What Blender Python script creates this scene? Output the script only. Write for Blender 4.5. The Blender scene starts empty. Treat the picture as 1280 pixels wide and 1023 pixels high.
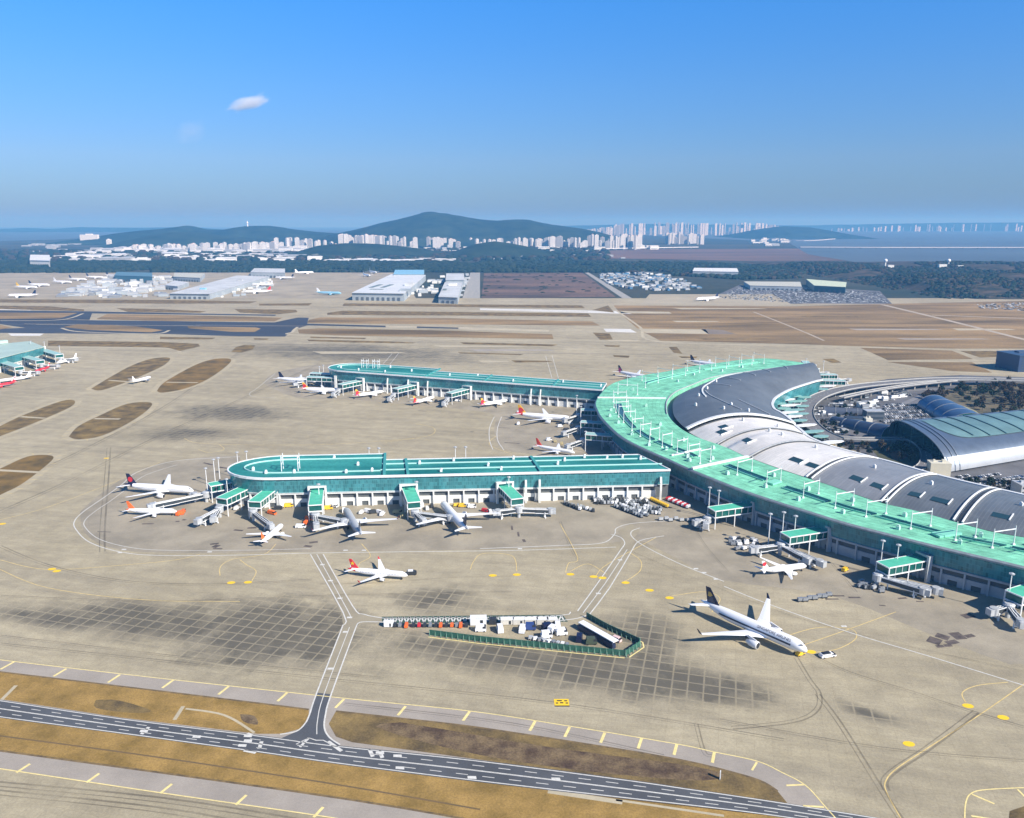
SKY_AIR, SKY_DUST, SKY_OZ, SKY_STR, SUN_STR, EXPO = 1.0, 0.3, 3.0, 0.10, 5.0, 0.62
HAZE = 0.88e-4; HAZE_COL = (0.105, 0.365, 0.74, 1); HAZE_ABS = (0.62, 0.36, 0.10, 1)
TINT = [(.21, .32, .57, 1), (.36, .49, .75, 1), (.34, .61, .96, 1), (.27, .72, 1.2, 1), (.24, .44, .70, 1)]
import bpy, bmesh, math, random
from math import sin, cos, pi, radians, sqrt, atan2, hypot
from mathutils import Vector, Matrix
random.seed(7)
C = bpy.context.scene.collection
H = 219.0; F = 1000.0; PT = math.atan(234.5/1000.0)
SP, CP = sin(PT), cos(PT)
def at(px, py, z=0.0):
    x = px-640.0; y = py-511.5
    d = F*SP + y*CP; f = F*CP - y*SP
    k = (H-z)/d
    return Vector((x*k, f*k, z))
def atY(px, py, Y):
    x = px-640.0; y = py-511.5
    d = F*SP + y*CP; f = F*CP - y*SP
    k = Y/f
    return Vector((x*k, Y, H-d*k))
def S(r, g, b):
    def l(c):
        c /= 255.0
        return c/12.92 if c <= 0.04045 else ((c+0.055)/1.055)**2.4
    return (l(r), l(g), l(b), 1.0)
# ---------------------------------------------------------------- materials
MATS = {}
def mat(name, col, rough=0.7, metal=0.0, var=0.0, scale=0.1, col2=None, bump=0.0, spec=0.5, detail=6, stretch=None, coat=0, fine=None):
    if name in MATS: return MATS[name]
    m = bpy.data.materials.new(name); m.use_nodes = True
    nt = m.node_tree; b = nt.nodes['Principled BSDF']
    b.inputs['Roughness'].default_value = rough
    b.inputs['Metallic'].default_value = metal
    b.inputs['Specular IOR Level'].default_value = spec
    b.inputs['Coat Weight'].default_value = coat
    b.inputs['Base Color'].default_value = col
    if var > 0 or col2:
        tc = nt.nodes.new('ShaderNodeTexCoord'); n = nt.nodes.new('ShaderNodeTexNoise')
        n.inputs['Scale'].default_value = scale; n.inputs['Detail'].default_value = detail
        n.inputs['Roughness'].default_value = 0.62
        src = tc.outputs['Object']
        if stretch:
            mp = nt.nodes.new('ShaderNodeMapping'); mp.inputs['Scale'].default_value = stretch
            nt.links.new(src, mp.inputs['Vector']); src = mp.outputs['Vector']
        nt.links.new(src, n.inputs['Vector'])
        r = nt.nodes.new('ShaderNodeValToRGB')
        c2 = col2 or tuple(max(0, c*(1-var)) for c in col[:3])+(1,)
        c1 = col if col2 else tuple(min(1, c*(1+var*0.6)) for c in col[:3])+(1,)
        r.color_ramp.elements[0].position = 0.36; r.color_ramp.elements[0].color = c2
        r.color_ramp.elements[1].position = 0.64; r.color_ramp.elements[1].color = c1
        nt.links.new(n.outputs['Fac'], r.inputs['Fac']); nt.links.new(r.outputs['Color'], b.inputs['Base Color'])
        if fine:
            n2 = nt.nodes.new('ShaderNodeTexNoise'); n2.inputs['Scale'].default_value = fine[0]; n2.inputs['Detail'].default_value = 4; n2.inputs['Roughness'].default_value = .7; nt.links.new(tc.outputs['Object'], n2.inputs['Vector'])
            mr = nt.nodes.new('ShaderNodeMapRange'); mr.inputs['From Min'].default_value = .3; mr.inputs['From Max'].default_value = .7; mr.inputs['To Min'].default_value = 1-fine[1]; mr.inputs['To Max'].default_value = 1+fine[1]*.7; nt.links.new(n2.outputs['Fac'], mr.inputs[0])
            vm = nt.nodes.new('ShaderNodeVectorMath'); vm.operation = 'SCALE'; nt.links.new(r.outputs['Color'], vm.inputs[0]); nt.links.new(mr.outputs[0], vm.inputs['Scale']); nt.links.new(vm.outputs[0], b.inputs['Base Color'])
        if bump:
            bp = nt.nodes.new('ShaderNodeBump'); bp.inputs['Strength'].default_value = bump
            nt.links.new(n.outputs['Fac'], bp.inputs['Height']); nt.links.new(bp.outputs['Normal'], b.inputs['Normal'])
    MATS[name] = m
    return m
def grid_mat(name, col, line, su, sv, lw=0.06, rough=0.3, metal=0.0, spec=0.5, lh=None, cvar=0.25, dirt=None):
    """panels laid out in UV (metres): cell colour varies, joints in the line colour"""
    if name in MATS: return MATS[name]
    m = bpy.data.materials.new(name); m.use_nodes = True
    nt = m.node_tree; N = nt.nodes.new; b = nt.nodes['Principled BSDF']
    b.inputs['Roughness'].default_value = rough; b.inputs['Metallic'].default_value = metal
    b.inputs['Specular IOR Level'].default_value = spec
    uv = N('ShaderNodeUVMap'); sep = N('ShaderNodeSeparateXYZ'); nt.links.new(uv.outputs['UV'], sep.inputs[0])
    def M(op, a, bb, c=None):
        q = N('ShaderNodeMath'); q.operation = op
        for i, v in enumerate((a, bb, c)):
            if v is None: continue
            if isinstance(v, (int, float)): q.inputs[i].default_value = v
            else: nt.links.new(v, q.inputs[i])
        return q.outputs[0]
    u = M('DIVIDE', sep.outputs[0], su); v = M('DIVIDE', sep.outputs[1], sv)
    fu = M('FRACT', u, 0); fv = M('FRACT', v, 0)
    l = M('MAXIMUM', M('LESS_THAN', fu, lw), M('LESS_THAN', fv, lh if lh is not None else lw))
    comb = N('ShaderNodeCombineXYZ'); nt.links.new(M('FLOOR', u, 0), comb.inputs[0]); nt.links.new(M('FLOOR', v, 0), comb.inputs[1])
    wn = N('ShaderNodeTexWhiteNoise'); wn.noise_dimensions = '2D'; nt.links.new(comb.outputs[0], wn.inputs['Vector'])
    mx = N('ShaderNodeMix'); mx.data_type = 'RGBA'
    mx.inputs[6].default_value = tuple(c*(1-cvar) for c in col[:3])+(1,); mx.inputs[7].default_value = tuple(min(1, c*(1+cvar)) for c in col[:3])+(1,)
    nt.links.new(wn.outputs['Value'], mx.inputs[0])
    m2 = N('ShaderNodeMix'); m2.data_type = 'RGBA'; nt.links.new(l, m2.inputs[0]); nt.links.new(mx.outputs[2], m2.inputs[6]); m2.inputs[7].default_value = line
    res = m2.outputs[2]
    if dirt:
        tc = N('ShaderNodeTexCoord'); n2 = N('ShaderNodeTexNoise'); n2.inputs['Scale'].default_value = dirt[0]; n2.inputs['Detail'].default_value = 8; n2.inputs['Roughness'].default_value = .68; nt.links.new(tc.outputs['Object'], n2.inputs['Vector'])
        mr = N('ShaderNodeMapRange'); mr.inputs['From Min'].default_value = .32; mr.inputs['From Max'].default_value = .68; mr.inputs['To Min'].default_value = 1-dirt[1]; mr.inputs['To Max'].default_value = 1+dirt[1]*.4; nt.links.new(n2.outputs['Fac'], mr.inputs[0])
        vm = N('ShaderNodeVectorMath'); vm.operation = 'SCALE'; nt.links.new(res, vm.inputs[0]); nt.links.new(mr.outputs[0], vm.inputs['Scale']); res = vm.outputs[0]
    nt.links.new(res, b.inputs['Base Color'])
    MATS[name] = m
    return m
def decal_mat(name, col, alpha, scale=0.05, lo=0.3, hi=0.7):
    if name in MATS: return MATS[name]
    m = mat(name, col, 0.85)
    nt = m.node_tree; b = nt.nodes['Principled BSDF']
    tc = nt.nodes.new('ShaderNodeTexCoord'); n = nt.nodes.new('ShaderNodeTexNoise'); n.inputs['Scale'].default_value = scale; n.inputs['Detail'].default_value = 5
    nt.links.new(tc.outputs['Object'], n.inputs['Vector'])
    r = nt.nodes.new('ShaderNodeMapRange'); r.inputs['From Min'].default_value = lo; r.inputs['From Max'].default_value = hi
    r.inputs['To Min'].default_value = alpha*0.25; r.inputs['To Max'].default_value = alpha
    nt.links.new(n.outputs['Fac'], r.inputs['Value']); nt.links.new(r.outputs[0], b.inputs['Alpha'])
    return m
# ---------------------------------------------------------------- mesh builder
class MB:
    def __init__(s): s.v = []; s.f = []; s.m = []; s.uv = []; s.anyuv = False
    def add(s, pts, m=0, uv=None):
        i = len(s.v); s.v += [Vector(p) for p in pts]; s.f.append(tuple(range(i, i+len(pts)))); s.m.append(m)
        if uv: s.anyuv = True
        s.uv.append(uv or [(0, 0)]*len(pts))
    def faces(s, vs, fs, m=0):
        i = len(s.v); s.v += [Vector(p) for p in vs]
        for f in fs: s.f.append(tuple(k+i for k in f)); s.m.append(m); s.uv.append([(0, 0)]*len(f))
    def box(s, c, size, ang=0, m=0, taper=1.0):
        cx, cy, z0 = c; lx, ly, lz = size; ca, sa = cos(ang), sin(ang)
        vs = []
        for z, t in ((z0, 1), (z0+lz, taper)):
            for a, b in ((-1, -1), (1, -1), (1, 1), (-1, 1)):
                x = a*lx/2*t; y = b*ly/2*t
                vs.append((cx+x*ca-y*sa, cy+x*sa+y*ca, z))
        s.faces(vs, [(3, 2, 1, 0), (4, 5, 6, 7), (0, 1, 5, 4), (1, 2, 6, 5), (2, 3, 7, 6), (3, 0, 4, 7)], m)
    def beam(s, p, q, w, h, m=0):
        p = Vector(p); q = Vector(q); d = (q-p); 
        if d.length < 1e-6: return
        d.normalize(); up = Vector((0, 0, 1))
        if abs(d.z) > 0.95: up = Vector((1, 0, 0))
        r = d.cross(up).normalized(); u = r.cross(d).normalized()
        vs = [o + r*a*w/2 + u*b*h/2 for o in (p, q) for a, b in ((-1, -1), (1, -1), (1, 1), (-1, 1))]
        s.faces(vs, [(0, 1, 2, 3), (7, 6, 5, 4), (4, 5, 1, 0), (5, 6, 2, 1), (6, 7, 3, 2), (7, 4, 0, 3)], m)
    def tube(s, p, q, r0, r1=None, n=8, m=0, caps=True):
        p = Vector(p); q = Vector(q); r1 = r0 if r1 is None else r1
        d = (q-p).normalized(); up = Vector((0, 0, 1)) if abs(d.z) < 0.9 else Vector((1, 0, 0))
        a = d.cross(up).normalized(); b = a.cross(d).normalized()
        vs = [p + a*cos(2*pi*k/n)*r0 + b*sin(2*pi*k/n)*r0 for k in range(n)] + [q + a*cos(2*pi*k/n)*r1 + b*sin(2*pi*k/n)*r1 for k in range(n)]
        fs = [(k, (k+1) % n, n+(k+1) % n, n+k) for k in range(n)]
        if caps: fs += [tuple(reversed(range(n))), tuple(range(n, 2*n))]
        s.faces(vs, fs, m)
    def prism(s, poly, z0, z1, m=0, mtop=None):
        n = len(poly)
        a = sum(poly[i][0]*poly[(i+1) % n][1]-poly[(i+1) % n][0]*poly[i][1] for i in range(n))
        if a < 0: poly = poly[::-1]
        L = 0
        for i in range(n):
            p = poly[i]; q = poly[(i+1) % n]; l = hypot(q[0]-p[0], q[1]-p[1])
            s.add([(p[0], p[1], z0), (q[0], q[1], z0), (q[0], q[1], z1), (p[0], p[1], z1)], m, [(L, 0), (L+l, 0), (L+l, z1-z0), (L, z1-z0)]); L += l
        s.add([(p[0], p[1], z1) for p in poly], m if mtop is None else mtop, [(p[0], p[1]) for p in poly])
    def strip(s, A, B, m=0):
        """ruled strip between two polylines, UV: u along, v across"""
        L = 0; i0 = len(s.v)
        n = len(A); us = [0]
        for i in range(1, n): us.append(us[-1]+(Vector(A[i])-Vector(A[i-1])).length)
        s.v += [Vector(p) for p in A]+[Vector(p) for p in B]; s.anyuv = True
        for i in range(n-1):
            s.f.append((i0+i, i0+i+1, i0+n+i+1, i0+n+i)); s.m.append(m)
            w = (Vector(A[i])-Vector(B[i])).length
            s.uv.append([(us[i], 0), (us[i+1], 0), (us[i+1], w), (us[i], w)])
    def loft(s, rings, m=0, close=True, caps=False):
        i0 = len(s.v); n = len(rings[0]); vs = [p for r in rings for p in r]; fs = []
        for j in range(len(rings)-1):
            for k in range(n if close else n-1):
                k2 = (k+1) % n
                fs.append((j*n+k, j*n+k2, (j+1)*n+k2, (j+1)*n+k))
        if caps: fs += [tuple(reversed(range(n))), tuple(range((len(rings)-1)*n, len(rings)*n))]
        s.faces(vs, fs, m)
    def sphere(s, c, r, n=12, m=0, sz=1.0):
        rings = []
        for j in range(1, n//2):
            th = pi*j/(n//2)
            rings.append([(c[0]+r*sin(th)*cos(2*pi*k/n), c[1]+r*sin(th)*sin(2*pi*k/n), c[2]-r*sz*cos(th)) for k in range(n)])
        s.loft(rings, m, True, True)
    def build(s, name, mats, parent=None, smooth=False, rel=True):
        if not isinstance(mats, (list, tuple)): mats = [mats]
        me = bpy.data.meshes.new(name)
        off = parent_world(parent) if (parent is not None and rel) else Vector((0, 0, 0))
        me.from_pydata([tuple(v-off) for v in s.v], [], s.f)
        for k in mats: me.materials.append(k)
        for p, k in zip(me.polygons, s.m):
            p.material_index = k; p.use_smooth = smooth
        if s.anyuv:
            ul = me.uv_layers.new(name='UVMap'); j = 0
            for u in s.uv:
                for t in u: ul.data[j].uv = t; j += 1
        me.update()
        o = bpy.data.objects.new(name, me); C.objects.link(o)
        if parent is not None: o.parent = parent
        return o
def parent_world(p):
    v = Vector((0, 0, 0))
    while p is not None: v += p.location; p = p.parent
    return v
def empty(name, loc, label, cat, group=None):
    o = bpy.data.objects.new(name, None); C.objects.link(o); o.location = loc; o.empty_display_size = 1
    o['label'] = label; o['category'] = cat
    if group: o['group'] = group
    return o
def tag(o, label, cat, group=None):
    o['label'] = label; o['category'] = cat
    if group: o['group'] = group
    return o
def kind(o, k, label=None):
    o['kind'] = k
    if label: o['label'] = label
    return o
def copy_tree(o, parent=None):
    c = o.copy(); C.objects.link(c)
    if parent: c.parent = parent
    for ch in o.children: copy_tree(ch, c)
    return c
def cr(P, t):
    """Catmull-Rom through list P at real index t"""
    n = len(P); i = max(0, min(n-2, int(math.floor(t)))); u = t-i
    p0 = P[max(0, i-1)]; p1 = P[i]; p2 = P[i+1]; p3 = P[min(n-1, i+2)]
    return 0.5*((2*p1)+(p2-p0)*u+(2*p0-5*p1+4*p2-p3)*u*u+(3*p1-p0-3*p2+p3)*u**3)
def smooth_line(P, k=6):
    P = [Vector(p) for p in P]
    if len(P) < 3: return P
    return [cr(P, i/k) for i in range((len(P)-1)*k+1)]
def offs(P, w):
    out = []
    for i, p in enumerate(P):
        a = P[max(0, i-1)]; b = P[min(len(P)-1, i+1)]; d = Vector((b[0]-a[0], b[1]-a[1], 0))
        if d.length == 0: d = Vector((1, 0, 0))
        d.normalize(); out.append(Vector((p[0]-d.y*w, p[1]+d.x*w, p[2])))
    return out
def ribbon(mb, P, w, m=0, z=None):
    if z is not None: P = [Vector((p[0], p[1], z)) for p in P]
    mb.strip(offs(P, -w/2), offs(P, w/2), m)
def pxl(pts, z=0.0, k=6): return smooth_line([at(x, y, z) for x, y in pts], k)
def resample(P, step):
    out = [P[0].copy()]; acc = 0
    for i in range(1, len(P)):
        a = P[i-1]; b = P[i]; l = (b-a).length; d = step-acc
        while d <= l and l > 0:
            out.append(a.lerp(b, d/l)); d += step
        acc = (acc + l) % step
    return out
def dashes(mb, P, w, on, off, m=0):
    Q = resample(P, 1.0); n = len(Q); i = 0
    while i+on < n:
        ribbon(mb, [Q[i], Q[i+int(on)]], w, m); i += int(on+off)
def sheet(name, pts, z, m, k=None, kd='structure'):
    mb = MB(); P = [at(x, y, z) for x, y in pts]
    if k: P = smooth_line(P+[P[0]], k)[:-1]
    a = sum(P[i][0]*P[(i+1) % len(P)][1]-P[(i+1) % len(P)][0]*P[i][1] for i in range(len(P)))
    if a < 0: P = P[::-1]
    mb.add(P); o = mb.build(name, m); o['kind'] = kd
    return o

# palette
WHITE = mat('white_paint', (0.78, 0.79, 0.78, 1), 0.45, var=0.08, scale=0.3)
WALLW = mat('white_wall', (0.72, 0.73, 0.70, 1), 0.6, var=0.12, scale=0.15)
PLANEW = mat('aircraft_white', (0.85, 0.86, 0.87, 1), 0.3, coat=0.4)
GREYM = mat('grey_metal', (0.30, 0.32, 0.34, 1), 0.45, metal=0.3, var=0.2, scale=0.4)
LGREY = mat('light_grey_metal', (0.50, 0.52, 0.53, 1), 0.45, metal=0.2, var=0.15, scale=0.4)
DARK = mat('dark_void', (0.02, 0.023, 0.028, 1), 0.6)
DARKM = mat('dark_steel', (0.05, 0.055, 0.06, 1), 0.45, metal=0.3)
TYRE = mat('rubber', (0.02, 0.02, 0.02, 1), 0.8)
CONCW = mat('grey_concrete', (0.33, 0.32, 0.29, 1), 0.85, var=0.2, scale=0.1)
ORANGE = mat('orange_paint', (0.80, 0.16, 0.03, 1), 0.45, var=0.1, scale=0.6)
RED = mat('red_paint', (0.62, 0.03, 0.04, 1), 0.45, var=0.1, scale=0.6)
YELLOW = mat('yellow_paint', (0.80, 0.50, 0.03, 1), 0.5, var=0.1, scale=0.6)
NAVY = mat('navy_paint', (0.012, 0.016, 0.05, 1), 0.35)
MAGENTA = mat('magenta_paint', (0.50, 0.02, 0.16, 1), 0.4)
_q = 0
BLUEP = mat('pale_blue_paint', (0.25, 0.50, 0.65, 1), 0.4)
GREENROOF = grid_mat('green_roof_coating', S(128, 204, 170), S(82, 156, 128), 9.0, 4.6, .035, .75, 0, .3, lh=.05, cvar=.09, dirt=(.09, .38))
GREENROOF2 = mat('green_bridge_roof', S(84, 186, 156), 0.55, var=0.14, scale=0.2)
TEALROOF = mat('teal_roof_panels', S(62, 150, 142), 0.6, col2=S(18, 104, 102), scale=0.03, detail=10, stretch=(0.35, 1, 1), fine=(.5, .25), spec=.3)
GLASS = grid_mat('teal_curtain_wall', (0.06, 0.25, 0.275, 1), (0.10, 0.33, 0.35, 1), 1.5, 3.2, 0.09, 0.2, 0.0, 0.5, dirt=(.05, .35))
GLASSP = mat('teal_glass', (0.012, 0.10, 0.085, 1), 0.15, var=0.2, scale=0.5)
VDARK = grid_mat('dark_vault_metal', (0.155, 0.175, 0.19, 1), (0.21, 0.225, 0.235, 1), 14, 2.4, 0.02, 0.5, 0.25, 0.5, lh=0.14, cvar=0.07, dirt=(.03, .25))
VPALE = grid_mat('pale_vault_metal', (0.84, 0.80, 0.73, 1), (0.70, 0.67, 0.62, 1), 14, 2.4, 0.02, 0.42, 0.15, 0.5, lh=0.12, cvar=0.05, dirt=(.025, .22))  # vault tone set per segment, palest in the middle stretch
VMID = grid_mat('mid_vault_metal', (0.30, 0.31, 0.32, 1), (0.24, 0.25, 0.27, 1), 14, 2.4, 0.02, 0.45, 0.2, 0.5, lh=0.12, cvar=0.06, dirt=(.03, .25))
# ================================================================ GROUND
def apron_material():
    m = bpy.data.materials.new('apron_concrete'); m.use_nodes = True
    nt = m.node_tree; N = nt.nodes.new; Lk = nt.links.new; b = nt.nodes['Principled BSDF']
    b.inputs['Roughness'].default_value = 0.88; b.inputs['Specular IOR Level'].default_value = 0.25
    tc = N('ShaderNodeTexCoord')
    rot = N('ShaderNodeMapping'); rot.inputs['Rotation'].default_value = (0, 0, radians(15)); Lk(tc.outputs['Object'], rot.inputs['Vector'])
    def noise(scale, detail=6, rough=0.6, src=None):
        n = N('ShaderNodeTexNoise'); n.inputs['Scale'].default_value = scale; n.inputs['Detail'].default_value = detail; n.inputs['Roughness'].default_value = rough
        Lk(src or rot.outputs['Vector'], n.inputs['Vector']); return n.outputs['Fac']
    def M(op, a, bb=0.0, c=None, clamp=False):
        q = N('ShaderNodeMath'); q.operation = op; q.use_clamp = clamp
        for i, v in enumerate((a, bb, c)):
            if v is None: continue
            if isinstance(v, (int, float)): q.inputs[i].default_value = v
            else: Lk(v, q.inputs[i])
        return q.outputs[0]
    def mix(fac, a, bb, mode='MIX'):
        q = N('ShaderNodeMix'); q.data_type = 'RGBA'; q.blend_type = mode
        for i, v in ((0, fac), (6, a), (7, bb)):
            if isinstance(v, (int, float, tuple)): q.inputs[i].default_value = v
            else: Lk(v, q.inputs[i])
        return q.outputs[2]
    ramp = N('ShaderNodeValToRGB'); Lk(noise(0.006, 8, 0.65), ramp.inputs['Fac'])
    e = ramp.color_ramp.elements; e[0].position = 0.36; e[0].color = (0.345, 0.298, 0.198, 1); e[1].position = 0.7; e[1].color = (0.475, 0.415, 0.285, 1)
    col = ramp.outputs['Color']
    # streaks along the taxi direction
    st = N('ShaderNodeMapping'); st.inputs['Scale'].default_value = (0.12, 1.6, 1); Lk(rot.outputs['Vector'], st.inputs['Vector'])
    col = mix(M('MULTIPLY', M('SUBTRACT', noise(0.05, 6, 0.7, st.outputs['Vector']), 0.42, clamp=True), 1.5, clamp=True), col, (0.20, 0.175, 0.135, 1))
    # slab to slab tone and joints
    br = N('ShaderNodeTexBrick'); br.offset = 0; br.squash = 1
    br.inputs['Scale'].default_value = 1.0; br.inputs['Brick Width'].default_value = 7.5; br.inputs['Row Height'].default_value = 7.5
    br.inputs['Mortar Size'].default_value = 0.16; br.inputs['Mortar Smooth'].default_value = 0.3
    br.inputs['Color1'].default_value = (0.965, 0.965, 0.965, 1); br.inputs['Color2'].default_value = (1.03, 1.03, 1.03, 1); br.inputs['Mortar'].default_value = (0.92, 0.91, 0.90, 1)
    Lk(rot.outputs['Vector'], br.inputs['Vector'])
    col = mix(1.0, col, br.outputs['Color'], 'MULTIPLY')
    fine = noise(0.9, 5, 0.7); col = mix(1.0, col, mix(fine, (0.58, 0.58, 0.58, 1), (1.38, 1.38, 1.38, 1)), 'MULTIPLY')
    mid = noise(0.07, 7, 0.7); col = mix(1.0, col, mix(mid, (0.62, 0.62, 0.64, 1), (1.34, 1.34, 1.31, 1)), 'MULTIPLY')
    s2 = N('ShaderNodeMapping'); s2.inputs['Rotation'].default_value = (0, 0, radians(-38)); s2.inputs['Scale'].default_value = (0.08, 1.2, 1); Lk(tc.outputs['Object'], s2.inputs['Vector'])
    col = mix(M('MULTIPLY', M('SUBTRACT', noise(0.12, 6, 0.75, s2.outputs['Vector']), 0.5, clamp=True), 1.6, clamp=True), col, (0.21, 0.18, 0.12, 1))
    # rubber and exhaust stained parking rows: pale joints left between dark slabs
    joint = N('ShaderNodeTexBrick'); joint.offset = 0; joint.squash = 1
    joint.inputs['Scale'].default_value = 1.0; joint.inputs['Brick Width'].default_value = 7.5; joint.inputs['Row Height'].default_value = 7.5
    joint.inputs['Mortar Size'].default_value = 0.75; joint.inputs['Mortar Smooth'].default_value = 1.0
    joint.inputs['Color1'].default_value = (1, 1, 1, 1); joint.inputs['Color2'].default_value = (0.75, 0.75, 0.75, 1); joint.inputs['Mortar'].default_value = (0.22, 0.22, 0.22, 1)
    Lk(rot.outputs['Vector'], joint.inputs['Vector'])
    nz = noise(0.03, 8, 0.72)
    tot = None
    ST = [((345, 790), (140, 55), -15, .95), ((210, 778), (170, 30), -13, .8), ((90, 775), (110, 22), -12, .6), ((30, 768), (60, 16), -10, .55),
          ((545, 750), (62, 24), -10, .6), ((640, 820), (150, 30), -13, .8), ((760, 835), (120, 42), -13, .95), ((860, 855), (95, 26), -16, 1.0), ((800, 790), (60, 36), -14, .65),
          ((292, 516), (75, 26), -8, .75), ((235, 542), (60, 22), -6, .6), ((440, 441), (150, 40), -18, .7), ((1085, 892), (40, 10), -38, .6), ((530, 755), (40, 15), -10, .5)]
    for (cx, cy), (rx, ry), ang, sgth in ST:
        c = at(cx, cy)
        sc = c.y/1000.0
        mp = N('ShaderNodeMapping'); mp.vector_type = 'TEXTURE'
        mp.inputs['Location'].default_value = (c.x, c.y, 0); mp.inputs['Rotation'].default_value = (0, 0, radians(ang)); mp.inputs['Scale'].default_value = (rx*sc*1.15, ry*sc*1.7, 1)
        Lk(tc.outputs['Object'], mp.inputs['Vector'])
        ln = N('ShaderNodeVectorMath'); ln.operation = 'LENGTH'; Lk(mp.outputs['Vector'], ln.inputs[0])
        d = M('ADD', ln.outputs['Value'], M('MULTIPLY', M('SUBTRACT', nz, 0.5), 2.0))
        k = M('MULTIPLY', M('SUBTRACT', 1.2, d, clamp=True), 1.6*sgth, clamp=True)
        tot = k if tot is None else M('MAXIMUM', tot, k)
    jf = N('ShaderNodeSeparateColor'); Lk(joint.outputs['Color'], jf.inputs[0])
    fac = M('MULTIPLY', M('MULTIPLY', tot, jf.outputs[0]), M('ADD', 0.15, M('MULTIPLY', mid, 2.0)), clamp=True)
    col = mix(M('MULTIPLY', fac, 0.86), col, (0.085, 0.078, 0.062, 1))
    Lk(col, b.inputs['Base Color'])
    MATS['apron'] = m
    return m
APRON = apron_material()
STAND = mat('stand_pavement', (0.32, 0.28, 0.205, 1), 0.88, var=0.22, scale=0.035, detail=9, fine=(.9, .12))
ASPH = mat('asphalt', (0.085, 0.090, 0.098, 1), 0.85, var=0.22, scale=0.03, detail=9, fine=(1.2, .15))
ASPH2 = mat('dark_asphalt', (0.04, 0.045, 0.06, 1), 0.8, var=0.25, scale=0.01, detail=8, stretch=(0.3, 1, 1))
SHOULD = mat('shoulder_asphalt', (0.345, 0.305, 0.255, 1), 0.88, var=0.14, scale=0.04, detail=9, fine=(1.0, .1))
PALEC = mat('pale_concrete', (0.46, 0.40, 0.275, 1), 0.85, var=0.12, scale=0.02, fine=(.5, .1))
GRASS = mat('dry_grass', (0.38, 0.245, 0.080, 1), 0.95, col2=(0.22, 0.145, 0.045, 1), scale=0.07, detail=10, bump=0.3, spec=0.1, fine=(1.1, .28))
GRASSD = mat('dry_grass_dark', (0.27, 0.19, 0.075, 1), 0.95, col2=(0.10, 0.075, 0.042, 1), scale=0.055, detail=10, bump=0.3, spec=0.1, fine=(1.0, .32))
FIELD = mat('brown_field', (0.36, 0.25, 0.125, 1), 0.95, col2=(0.14, 0.10, 0.05, 1), scale=0.012, detail=11, spec=0.1, stretch=(0.22, 1, 1), fine=(.25, .25))
FIELDR = mat('reddish_field', (0.21, 0.135, 0.10, 1), 0.95, col2=(0.07, 0.055, 0.045, 1), scale=0.006, detail=9, spec=0.1, stretch=(0.3, 1, 1), fine=(.08, .3))
LAND = mat('land', (0.085, 0.080, 0.055, 1), 0.95, col2=(0.03, 0.045, 0.035, 1), scale=0.0015, detail=10, spec=0.1, stretch=(0.4, 1, 1), fine=(.03, .3))
LMARK = mat('white_marking', (0.62, 0.61, 0.56, 1), 0.7, var=0.15, scale=0.5)
YMARK = mat('yellow_marking', (0.80, 0.66, 0.28, 1), 0.7, var=0.15, scale=0.5)
YMARK2 = mat('faded_yellow_marking', (0.66, 0.50, 0.20, 1), 0.7, var=0.2, scale=0.3)
YSPOT = mat('yellow_spot_marking', (0.85, 0.56, 0.02, 1), 0.6)
TRACK = decal_mat('tyre_track', (0.12, 0.10, 0.07, 1), 0.42, 0.03)
SOOT = decal_mat('stand_soot', (0.06, 0.05, 0.045, 1), 0.6, 0.12)
FORE = mat('forecourt_asphalt', (0.12, 0.12, 0.125, 1), 0.85, var=0.35, scale=0.02, detail=10)

def drop(d): return -0.5-(max(0, d-9000.0)**2)/(2*6.371e6)      # the earth curves away beyond nine kilometres
yy = [-900, 3000, 9000]+[9000+1500*i for i in range(1, 45)]
g = MB(); g.strip([(65000, y, drop(y)) for y in yy], [(-65000, y, drop(y)) for y in yy]); kind(g.build('ground', LAND), 'structure')
g = MB(); yf = at(640, 373).y
g.add([(-3200, 60, 0), (3400, 60, 0), (3400, yf, 0), (-3200, yf, 0)]); kind(g.build('apron', APRON), 'structure')
# sea
SEA = mat('sea_water', (0.08, 0.105, 0.125, 1), 0.6, var=0.2, scale=0.0008)
def land_sheet(name, pts, z, m, k=None): return sheet(name, pts, z, m, k)
g = MB(); y2 = [y for y in yy if y > 14500]; g.strip([(64900, y, drop(y)+.8) for y in y2], [(-64900, y, drop(y)+.8) for y in y2]); kind(g.build('sea', SEA), 'structure')
land_sheet('sea', [(900, 299), (985, 303), (1010, 318), (1070, 328), (1300, 330), (1500, 330), (1700, 300), (1700, 291), (640, 291), (760, 292)], 0.4, SEA)
s = land_sheet('sea', [(-300, 306), (-20, 302), (60, 300), (150, 296), (330, 292), (430, 291), (-400, 290.5)], 0.4, SEA)
# far land sheets
land_sheet('cargo_apron', [(-400, 345), (60, 341), (500, 341), (520, 373), (-500, 374)], 0.06, mat('cargo_concrete', (0.34, 0.295, 0.21, 1), 0.9, var=0.2, scale=0.01, detail=8))
land_sheet('dry_field', [(605, 342), (728, 341), (770, 371.5), (602, 373)], 0.06, FIELDR)
land_sheet('dry_field', [(785, 312), (1005, 311), (1080, 326), (960, 327), (820, 324), (640, 322)], 0.1, mat('pinkish_field', (0.20, 0.13, 0.105, 1), 0.95, col2=(0.10, 0.075, 0.065, 1), scale=0.003, detail=9, spec=0.1, stretch=(0.25, 1, 1)))
land_sheet('concrete_pad', [(812, 368), (966, 368), (990, 381), (800, 381)], 0.08, mat('pad_concrete', (0.38, 0.33, 0.23, 1), 0.9, var=0.12, scale=0.01))
land_sheet('road', [(588, 341), (600, 341), (600, 373), (578, 373)], 0.1, CONCW)
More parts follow.
